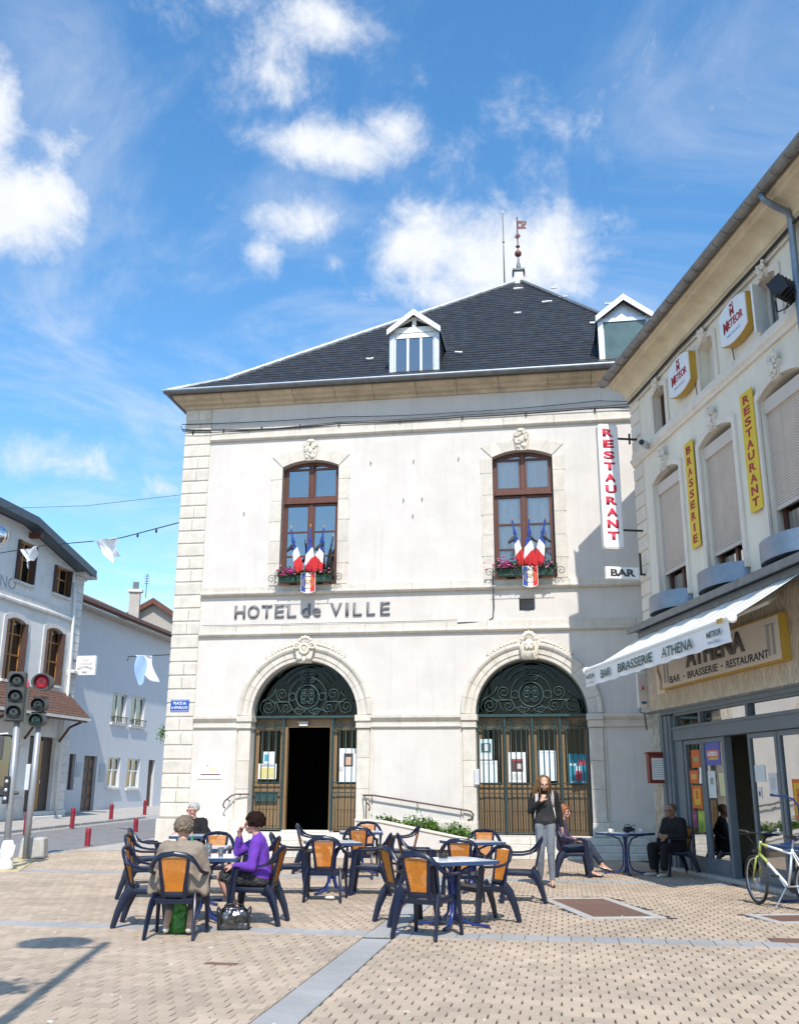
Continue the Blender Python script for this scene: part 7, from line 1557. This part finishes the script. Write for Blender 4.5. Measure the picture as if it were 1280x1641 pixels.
def eyes(M, parent, shut=False):
    for q in (-1, 1):
        MB().ball(M @ Vector((q*.031,-.0875,.003)), (.010,.006,.005), 8).build('eye', m_door, parent, smooth=True)
        MB().tube([M @ Vector((q*.014,-.092,.024)), M @ Vector((q*.032,-.091,.029)), M @ Vector((q*.050,-.080,.024))], .0035, 5).build('eyebrow', m_door, parent)
    MB().tube([M @ Vector((-.024,-.094,-.063)), M @ Vector((0,-.099,-.061)), M @ Vector((.024,-.094,-.063))], .0045, 5).build('lips', mat('lip_colour', (.40,.13,.12), .5), parent, smooth=True)
def glasses(M, parent, lens, frame, big=1.0):
    for q in (-1, 1):
        MB().ball((0,0,0), (.027*big,.006,.020*big), 14).build('lens', lens, parent, smooth=True).matrix_local = M @ Matrix.Translation((q*.032,-.100,.004)) @ Matrix.Rotation(q*-.18, 4, 'Z')
        MB().tube([M @ Vector((q*.058,-.092,.010)), M @ Vector((q*.079,-.03,.010)), M @ Vector((q*.080,.02,.004))], .0035, 5).build('temple', frame, parent)
    MB().tube([M @ Vector((-.008,-.106,.008)), M @ Vector((.008,-.106,.008))], .004, 5).build('bridge', frame, parent)
def hair_blobs(M, parent, m, seed, n=120, size=.026, low=-.035, front=.045, vol=1.06, disp=.018, dsc=.03, voxel=.009):
    rn = random.Random(seed); b = MB(); R3 = M.to_3x3(); b.ball(M @ Vector((0,.022,.034)), (.083*vol,.098*vol,.094*vol), 16, R3)
    b2 = MB(); k = 0
    while k < n:
        t, p = rn.uniform(0, 2*pi), math.acos(rn.uniform(-.55, 1)); v_ = Vector((sin(p)*cos(t)*.082*vol, sin(p)*sin(t)*.098*vol+.022, cos(p)*.094*vol+.034))
        if v_.y < -.045 and v_.z < front+.02*rn.random(): continue
        if v_.z < low and v_.y < .02: continue
        b2.ball(M @ v_, tuple(size*rn.uniform(.6,1.2) for _ in range(3)), 8); k += 1
    # cap that leaves the face free
    for t in range(18):
        for p in range(9):
            th, ph = t*pi/9, p*pi/14; v_ = Vector((sin(ph)*cos(th)*.080, sin(ph)*sin(th)*.095+.022, cos(ph)*.090+.034))
            if v_.y < -.04 and v_.z < front: continue
            if v_.z < low: continue
            b2.ball(M @ v_, .022, 6)
    return remesh(b2, 'hair', m, parent, voxel, 1, disp, dsc)
def cloth(name, b, m, parent, disp=.012, dsc=.09, voxel=.013, smooth=3): return remesh(b, name, m, parent, voxel, smooth, disp, dsc)

class Person:
    def __init__(s, label, x, y, f, z=0.0, scale=1.0):
        s.R = thing('person', label, 'person', (x, y, z), face(*f)); s.R.scale = (scale,)*3; s.b = MB()
    def body(s, skin): return remesh(s.b, 'body', skin, s.R, .0085, 2)
def torso(b, pel, chest, sh, w=.15, g=0.0, d=.10, bust=False):
    # pelvis, chest centre, shoulder points -> trunk of soft masses
    pel, chest = Vector(pel), Vector(chest); ax = (Vector(sh[0])-Vector(sh[1])).normalized()
    for q in (-1, 1):
        cap(b, pel+ax*q*w*.48, d+.005+g, pel.lerp(chest,.5)+ax*q*w*.36, d-.006+g); cap(b, pel.lerp(chest,.5)+ax*q*w*.36, d-.006+g, chest+ax*q*w*.46, d+.002+g)
        cap(b, chest+ax*q*w*.46, d+g-.004, Vector(sh[0] if q > 0 else sh[1])-ax*q*.03, .062+g)
    cap(b, pel-ax*w*.3, d+.01+g, pel+ax*w*.3, d+.01+g); cap(b, Vector(sh[0])-ax*.02, .055+g, Vector(sh[1])+ax*.02, .055+g); cap(b, chest, d+g, (Vector(sh[0])+Vector(sh[1]))/2, .075+g)

m_hgrey = mat('grey_curly_hair', (.145,.115,.085), .8, var=.6, vscale=60, spec=.15, bump=.6, bscale=90); m_hdark = mat('dark_brown_curls', (.022,.009,.006), .8, var=.6, vscale=60, spec=.15, bump=.6, bscale=90); m_hblond = mat('dark_blond_hair', (.15,.082,.034), .6, var=.6, vscale=60, stretch=(1,1,.12), spec=.25, bump=.6, bscale=80); m_hred = mat('auburn_hair', (.25,.085,.03), .5, var=.4, vscale=30); m_hwhite = mat('silver_hair', (.36,.35,.33), .8, var=.5, vscale=50, spec=.15, bump=.6, bscale=90); m_stub = mat('shaved_scalp', (.10,.055,.035), .6)
m_beige = mat('beige_jacket', (.25,.20,.155), .8, var=.1, vscale=6, bump=.2, bscale=90); m_purple = mat('purple_fleece', (.13,.035,.36), .9, var=.1, vscale=8, bump=.3, bscale=120); m_bblack = mat('black_cloth', (.006,.006,.0075), .9, var=.2, vscale=9, bump=.2, bscale=90)
def speckle(name, base, dot):
    M = mat(name, base, .8); nt = M.node_tree; N = nt.nodes; L = nt.links; P = N['Principled BSDF']; src = P.inputs['Base Color'].links[0].from_socket
    tc = N.new('ShaderNodeTexCoord'); vo = N.new('ShaderNodeTexVoronoi'); vo.inputs['Scale'].default_value = 90; L.new(tc.outputs['Object'], vo.inputs['Vector']); mr = N.new('ShaderNodeMapRange'); L.new(vo.outputs['Distance'], mr.inputs[0]); mr.inputs[1].default_value = .22; mr.inputs[2].default_value = .28; mr.inputs[3].default_value = 1; mr.inputs[4].default_value = 0
    mx = N.new('ShaderNodeMixRGB'); L.new(mr.outputs[0], mx.inputs[0]); L.new(src, mx.inputs[1]); mx.inputs[2].default_value = (*dot, 1); L.new(mx.outputs[0], P.inputs['Base Color']); return M
m_skirt = speckle('black_speckled_skirt', (.010,.010,.012), (.30,.30,.29)); m_jean = mat('grey_jeans', (.17,.19,.22), .85, var=.3, vscale=7, bump=.2, bscale=120, stretch=(1,1,.4)); m_djean = mat('dark_blue_jeans', (.022,.032,.055), .85, var=.25, vscale=8); m_grtop = mat('charcoal_knit', (.026,.027,.03), .9, var=.2, vscale=12, bump=.4, bscale=120); m_mauve = mat('mauve_top', (.085,.065,.12), .85, var=.15); m_gtr = mat('grey_trousers', (.075,.075,.085), .85, var=.15)
m_shoeb = mat('black_patent_shoe', (.01,.008,.008), .2, coat=.4); m_shoew = mat('cream_sandal', (.62,.57,.50), .5); m_slens = mat('black_lens', (.006,.006,.007), .08, coat=.6); m_rlens = mat('red_brown_lens', (.16,.03,.04), .1, coat=.6)
def foot(b, an, d, r=.034, L=.17): an, d = Vector(an), Vector(d).normalized(); cap(b, an+Vector((0,0,-.015)), r, an+d*L*.55+Vector((0,0,-.052)), r*.85); cap(b, an+d*L*.5+Vector((0,0,-.055)), r*.9, an+d*L+Vector((0,0,-.066)), r*.62); cap(b, an+Vector((0,0,-.02)), r, an-d*.035+Vector((0,0,-.055)), r*.9)
def shoe(parent, an, d, m, r=.040, L=.19, low=True):
    b = MB(); an, d = Vector(an), Vector(d).normalized(); cap(b, an-d*.03+Vector((0,0,-.06)), r*.85, an+d*L*.55+Vector((0,0,-.068)), r*.9); cap(b, an+d*L*.5+Vector((0,0,-.07)), r*.92, an+d*L+Vector((0,0,-.074)), r*.66); return remesh(b, 'shoe', m, parent, .010, 2)

# --- woman in purple, in profile, hand to her mouth
P = Person('woman in a purple fleece and black skirt, hand at her mouth', -1.72, 12.50, (-1,.06))
b = P.b; pel, che = (0,.07,.53), (0,.03,.82); shL, shR = (.17,.03,.93), (-.17,.01,.93)
torso(b, pel, che, (shL, shR)); cap(b, Vector((0,.02,.93)), .055, Vector((0,-.015,1.04)), .05)
M = head(b, (0,-.045,1.135), 0, radians(4))
elL, wrL = (.25,.00,.66), (.17,-.24,.655); chain(b, [(shL,.052),(elL,.042),(wrL,.029)]); hand(b, wrL, (-.2,-.95,.05), (-.5,0,-.8), .95, 1.0, 1)
elR, wrR = (-.20,-.27,.80), (-.09,-.235,1.02); chain(b, [(shR,.052),(elR,.042),(wrR,.028)]); hand(b, wrR, (.25,.25,.75), (.6,.75,0), 1.1, .95, -1)
knL, anL = (.07,-.40,.53), (.06,-.17,.11); knR, anR = (-.06,-.42,.50), (-.03,-.22,.09)
for h_, k_2, a_ in (((.09,.06,.50), knL, anL), ((-.09,.06,.50), knR, anR)): chain(b, [(h_,.085),(k_2,.060)]); chain(b, [(k_2,.058),(Vector(k_2).lerp(Vector(a_),.35),.056),(a_,.036)]); foot(b, a_, (0,-1,0))
P.body(SK3); eyes(M, P.R)
c = MB(); torso(c, (0,.07,.56), che, (shL, shR), g=.022); chain(c, [(shL,.072),(elL,.062),(Vector(wrL).lerp(Vector(elL),.1),.047)]); chain(c, [(shR,.072),(elR,.062),(Vector(wrR).lerp(Vector(elR),.25),.046)]); cap(c, Vector((0,.03,.93)), .075, Vector((0,.01,.985)), .066); cloth('fleece', c, m_purple, P.R, .022, .10)
c = MB(); 
for h_, k_2 in (((.09,.07,.50), knL), ((-.09,.07,.50), knR)): cap(c, Vector(h_), .112, Vector(k_2)+Vector((0,.03,0)), .082)
cap(c, Vector((-.07,.08,.50)), .115, Vector((.07,.08,.50)), .115); cap(c, Vector((.02,-.1,.47)), .10, Vector((.03,-.33,.44)), .085); cap(c, Vector((.06,-.30,.47)), .075, Vector((.07,-.27,.30)), .055); cloth('skirt', c, m_skirt, P.R, .02, .1)
hair_blobs(M, P.R, m_hdark, 3, 170, .026, -.06, .05, 1.10, .022, .025); glasses(M, P.R, mat('clear_spectacle', (.35,.25,.25), .1), m_rtx, .9); shoe(P.R, anL, (0,-1,0), m_shoeb); shoe(P.R, anR, (0,-1,0), m_shoeb)
MB().tube([(.05,-.015,.955),(.03,-.075,.90),(0,-.085,.885)], .006, 5).build('shirt_collar', m_swhite, P.R)

# --- woman in beige seen from behind
P = Person('grey haired woman in a beige jacket seen from behind', -2.43, 11.58, (.04,1))
b = P.b; pel, che = (0,.06,.53), (0,.02,.80); shL, shR = (.185,.02,.90), (-.185,.02,.90)
torso(b, pel, che, (shL, shR), w=.18, d=.115); cap(b, Vector((0,.02,.90)), .06, Vector((0,-.01,1.02)), .055); M = head(b, (0,-.03,1.105), radians(-6), radians(10))
elL, wrL = (.27,-.03,.66), (.16,-.30,.74); elR, wrR = (-.27,-.03,.66), (-.16,-.30,.74)
for s_, e_, w_ in ((shL,elL,wrL),(shR,elR,wrR)): chain(b, [(s_,.055),(e_,.045),(w_,.03)]); hand(b, w_, (0,-.98,-.1), (0,-.1,-1), .4, 1, 1 if s_ is shL else -1)
for q in (-1, 1):
    hp_, kn_, an_ = (q*.10,.05,.50), (q*.12,-.32,.50), (q*.13,-.02,.11); chain(b, [(hp_,.09),(kn_,.062)]); chain(b, [(kn_,.06),(Vector(kn_).lerp(Vector(an_),.35),.057),(an_,.038)]); foot(b, an_, (q*.15,-1,0))
P.body(SK)
c = MB(); torso(c, (0,.06,.54), che, (shL, shR), w=.19, g=.035, d=.12)
for s_, e_, w_ in ((shL,elL,wrL),(shR,elR,wrR)): chain(c, [(s_,.082),(e_,.072),(Vector(w_).lerp(Vector(e_),.12),.052)])
for q in (-1, 1): cap(c, Vector((q*.15,.06,.55)), .09, Vector((q*.29,.06,.47)), .062); cap(c, Vector((q*.26,.03,.60)), .07, Vector((q*.30,.08,.46)), .05)
cap(c, Vector((0,.04,.90)), .085, Vector((0,.02,.955)), .07); cloth('jacket', c, m_beige, P.R, .03, .11)
c = MB()
for q in (-1, 1): chain(c, [((q*.10,.05,.50),.105),((q*.12,-.32,.50),.078),((q*.128,-.13,.24),.066)])
cloth('trousers', c, m_gtr, P.R, .014, .08)
hair_blobs(M, P.R, m_hgrey, 8, 190, .024, -.085, .045, 1.10, .020, .022)
for q in (-1, 1): shoe(P.R, (q*.13,-.02,.115), (q*.15,-1,0), m_shoew, .042)

# --- far man with silver hair
P = Person('silver haired man in sunglasses and black top at the far table', -3.74, 18.62, (-.30,-1))
b = P.b; pel, che = (0,.07,.53), (0,.04,.82); shL, shR = (.20,.04,.94), (-.20,.04,.94)
torso(b, pel, che, (shL, shR), w=.18, d=.12); cap(b, Vector((0,.03,.94)), .06, Vector((0,0,1.05)), .055); M = head(b, (0,-.02,1.145), radians(-18), radians(6), 1.03)
for q, s_ in ((1, shL), (-1, shR)):
    e_, w_ = (q*.28,-.05,.70), (q*.14,-.30,.77); chain(b, [(s_,.058),(e_,.048),(w_,.032)]); hand(b, w_, (-q*.3,-.9,0), (0,0,-1), .4, 1.05, q); k_2 = (q*.14,-.38,.50); chain(b, [((q*.10,.05,.50),.09),(k_2,.065)]); chain(b, [(k_2,.06),((q*.14,-.36,.10),.04)]); foot(b, (q*.14,-.36,.10), (0,-1,0))
P.body(SK3)
c = MB(); torso(c, pel, che, (shL, shR), w=.18, g=.025, d=.12)
for q, s_ in ((1, shL), (-1, shR)): chain(c, [(s_,.078),((q*.28,-.05,.70),.066),((q*.16,-.26,.765),.048)])
cloth('sweater', c, m_bblack, P.R, .018, .1); c = MB()
for q in (-1, 1): chain(c, [((q*.10,.05,.50),.11),((q*.14,-.38,.50),.08),((q*.14,-.36,.12),.06)])
cloth('trousers', c, m_gtr, P.R); hair_blobs(M, P.R, m_hwhite, 12, 110, .013, -.015, .062, .97, .010, .018); glasses(M, P.R, m_rlens, m_rtx, 1.1)
bd = MB(); [bd.ball(M @ Vector((.05*sin(a*.4),-.072+.02*abs(sin(a*.4)),-.085+.012*cos(a))), (.02,.018,.018), 7) for a in range(-4, 5)]; remesh(bd, 'beard', m_hwhite, P.R, .007, 1, .008, .02)
for q in (-1, 1): shoe(P.R, (q*.14,-.36,.10), (0,-1,0), m_shoeb)

# --- woman walking, head bowed
P = Person('walking woman in black cardigan and grey jeans, hand at her mouth', 2.46, 17.10, (-.10,-1), .004, 1.04)
b = P.b; pel, che = (0,.01,.95), (0,.0,1.24); shL, shR = (.165,.0,1.395), (-.165,.0,1.395)
torso(b, pel, che, (shL, shR), w=.14, d=.088); cap(b, Vector((0,.0,1.39)), .05, Vector((0,-.04,1.50)), .045); M = head(b, (0,-.085,1.575), radians(4), radians(22), .98)
elL, wrL = (.235,.03,1.13), (.265,-.02,.90); chain(b, [(shL,.048),(elL,.038),(wrL,.026)]); hand(b, wrL, (.08,-.15,-1), (-1,0,0), .35, .95, 1)
elR, wrR = (-.23,-.05,1.15), (-.045,-.18,1.31); chain(b, [(shR,.048),(elR,.038),(wrR,.026)]); hand(b, wrR, (.35,.0,.85), (.3,.75,0), 1.15, .92, -1)
knL, anL = (.075,-.05,.50), (.085,-.02,.085); knR, anR = (-.085,-.02,.50), (-.10,.08,.095)
for h_, k_2, a_ in (((.08,.0,.90), knL, anL), ((-.08,.0,.90), knR, anR)): chain(b, [(h_,.078),(k_2,.052)]); chain(b, [(k_2,.050),(Vector(k_2).lerp(Vector(a_),.3),.052),(a_,.034)]); foot(b, a_, (0,-1,0))
P.body(SK); eyes(M, P.R)
c = MB()
for h_, k_2, a_ in (((.08,.0,.92), knL, anL), ((-.08,.0,.92), knR, anR)): chain(c, [(h_,.094),(k_2,.064)]); chain(c, [(k_2,.062),(Vector(k_2).lerp(Vector(a_),.3),.060),(Vector(a_)+Vector((0,0,.03)),.045)])
cap(c, Vector((-.06,.01,.95)), .10, Vector((.06,.01,.95)), .10); cloth('jeans', c, m_jean, P.R, .010, .05, .011)
c = MB(); torso(c, (0,.01,.99), che, (shL, shR), w=.145, g=.012, d=.093); cap(c, Vector((0,0,1.40)), .062, Vector((0,-.03,1.475)), .060); cloth('shirt', c, m_grtop, P.R, .010, .06)
c = MB(); chain(c, [(shL,.066),(elL,.055),(Vector(wrL).lerp(Vector(elL),.08),.040)]); chain(c, [(shR,.066),(elR,.056),(Vector(wrR).lerp(Vector(elR),.15),.040)])
for q in (-1, 1): cap(c, Vector((q*.14,.02,1.37)), .07, Vector((q*.15,.03,1.10)), .062); cap(c, Vector((q*.15,.03,1.10)), .062, Vector((q*.155,.05,.86)), .05); cap(c, Vector((q*.09,.07,1.30)), .07, Vector((q*.09,.08,.95)), .065)
cloth('cardigan', c, m_bblack, P.R, .016, .07)
for q in (-1, 1):
    MB().tube([(q*.10,.04,1.475),(q*.115,-.055,1.455),(q*.125,-.098,1.38),(q*.128,-.105,1.30),(q*.14,-.085,1.20)], [.026,.028,.028,.026,.016], 8, sy=.35).build('backpack_strap', mat('grey_strap', (.42,.38,.36), .8, var=.3, vscale=25), P.R, smooth=True)
    MB().tube([(q*.14,-.088,1.20),(q*.165,-.06,1.06),(q*.16,.03,.98)], .010, 5).build('strap_webbing', mat('pale_webbing', (.58,.55,.50), .8), P.R, smooth=True)
c = MB(); c.ball((0,.19,1.22), (.15,.09,.21), 16); cloth('backpack', c, mat('grey_backpack', (.20,.19,.19), .8), P.R, .015, .08)
hb = MB(); rn = random.Random(4)
for k in range(120):
    th = rn.uniform(radians(-25), radians(205)); st_ = Vector((.066*cos(th), .022+.082*sin(th)*.9, .10-.03*rn.random())); 
    if st_.y < -.045 and abs(st_.x) < .035: st_.y = -.02
    p0 = M @ st_; out = (M.to_3x3() @ Vector((cos(th)*.9, sin(th)*.7+.15, 0))).normalized(); ln = rn.uniform(.20,.33)
    wind = Vector((-.10*rn.uniform(.2,1.3), .05, 0)) if rn.random() < .75 else Vector((.03,0,0))
    hb.tube([p0, p0+out*.022+Vector((0,0,-.03)), p0+out*.032+wind*.45+Vector((0,.0,-ln*.5)), p0+out*.028+wind+Vector((0,0,-ln))], [.013,.015,.012,.003], 6)
hb.ball(M @ Vector((0,.040,.046)), (.081,.088,.084), 14, M.to_3x3()); remesh(hb, 'hair', m_hblond, P.R, .006, 1, .006, .02)
shoe(P.R, anL, (0.05,-1,0), m_shoeb, .038); shoe(P.R, anR, (-.08,-1,0), m_shoeb, .038)

# --- seated woman in sunglasses behind her
P = Person('seated woman in sunglasses and jeans behind the walking woman', 3.14, 19.05, (1,-.25))
b = P.b; pel, che = (0,.08,.53), (0,.09,.82); shL, shR = (.165,.09,.93), (-.165,.09,.93)
torso(b, pel, che, (shL, shR)); cap(b, Vector((0,.09,.93)), .05, Vector((0,.05,1.04)), .046); M = head(b, (0,.03,1.13), radians(-25), radians(-4))
for q, s_ in ((1, shL), (-1, shR)): e_, w_ = (q*.23,.06,.68), (q*.08,-.16,.63); chain(b, [(s_,.05),(e_,.04),(w_,.028)]); hand(b, w_, (-q*.6,-.7,-.1), (0,0,-1), .5, .95, q)
knL, anL = (.07,-.38,.56), (-.02,-.62,.22); knR, anR = (-.08,-.38,.50), (-.08,-.42,.10)
for h_, k_2, a_ in (((.09,.06,.50), knL, anL), ((-.09,.06,.50), knR, anR)): chain(b, [(h_,.085),(k_2,.058)]); chain(b, [(k_2,.056),(Vector(k_2).lerp(Vector(a_),.35),.054),(a_,.035)]); foot(b, a_, (0,-1,-.25 if a_ is anL else 0))
P.body(SK3); c = MB(); torso(c, pel, che, (shL, shR), g=.02)
for q, s_ in ((1, shL), (-1, shR)): chain(c, [(s_,.068),((q*.23,.06,.68),.056),((q*.11,-.11,.635),.042)])
cloth('top', c, m_mauve, P.R, .018, .08); c = MB()
for h_, k_2, a_ in (((.09,.06,.50), knL, anL), ((-.09,.06,.50), knR, anR)): chain(c, [(h_,.105),(k_2,.074),(Vector(k_2).lerp(Vector(a_),.85),.062)])
cap(c, Vector((-.07,.08,.50)), .108, Vector((.07,.08,.50)), .108); cloth('jeans', c, m_djean, P.R, .014, .07)
hair_blobs(M, P.R, m_hred, 21, 150, .022, -.10, .05, 1.05, .016, .03); glasses(M, P.R, m_slens, m_ash, 1.2); shoe(P.R, anL, (0,-1,-.25), m_shoeb, .036); shoe(P.R, anR, (0,-1,0), m_shoeb, .036)

# --- man in black with shaved head
P = Person('shaven man in black with sunglasses and clasped hands', 5.18, 19.33, (-.92,-.55), 0, 1.0)
b = P.b; pel, che = (0,.07,.53), (0,.07,.83); shL, shR = (.20,.06,.955), (-.20,.06,.955)
torso(b, pel, che, (shL, shR), w=.18, d=.118); cap(b, Vector((0,.06,.95)), .062, Vector((0,.02,1.07)), .056); M = head(b, (0,-.0,1.155), radians(-12), radians(2), 1.04)
for q, s_ in ((1, shL), (-1, shR)):
    e_, w_ = (q*.28,.0,.70), (q*.075,-.235,.70); chain(b, [(s_,.06),(e_,.05),(w_,.033)]); hand(b, w_, (-q*.85,-.45,-.05), (-q*.3,.8,-.2), .8, 1.05, q)
    k_2, a_ = (q*.17,-.40,.50), (q*.13,-.42,.10); chain(b, [((q*.10,.06,.50),.092),(k_2,.066)]); chain(b, [(k_2,.062),(Vector(k_2).lerp(Vector(a_),.35),.06),(a_,.04)]); foot(b, a_, (q*.2,-1,0))
P.body(SK2); c = MB(); torso(c, pel, che, (shL, shR), w=.18, g=.028, d=.12); cap(c, Vector((0,.06,.95)), .078, Vector((0,.04,1.01)), .068)
for q, s_ in ((1, shL), (-1, shR)): chain(c, [(s_,.084),((q*.28,.0,.70),.07),((q*.11,-.20,.70),.050)])
cloth('sweater', c, m_bblack, P.R, .02, .1); c = MB()
for q in (-1, 1): chain(c, [((q*.10,.06,.50),.115),((q*.17,-.40,.50),.09),((q*.135,-.415,.17),.078)])
cap(c, Vector((-.07,.08,.50)), .12, Vector((.07,.08,.50)), .12); cloth('trousers', c, m_bblack, P.R, .018, .1)
glasses(M, P.R, m_slens, m_ash, 1.15); hs = MB(); hs.ball(M @ Vector((0,.030,.042)), (.0765,.090,.082), 16, M.to_3x3()); hs.build('cropped_hair', m_stub, P.R, smooth=True)
MB().tube([Vector((-.105,-.20,.70))+Vector((.0,.035*cos(t*pi/6),.035*sin(t*pi/6)))*1.25 for t in range(13)], .007, 5).build('wrist_band', m_swhite, P.R)
shoe(P.R, (.13,-.42,.10), (.2,-1,0), mat('white_shoe', (.72,.68,.62), .5), .043); shoe(P.R, (-.13,-.42,.10), (-.2,-1,0), m_shoew, .043)
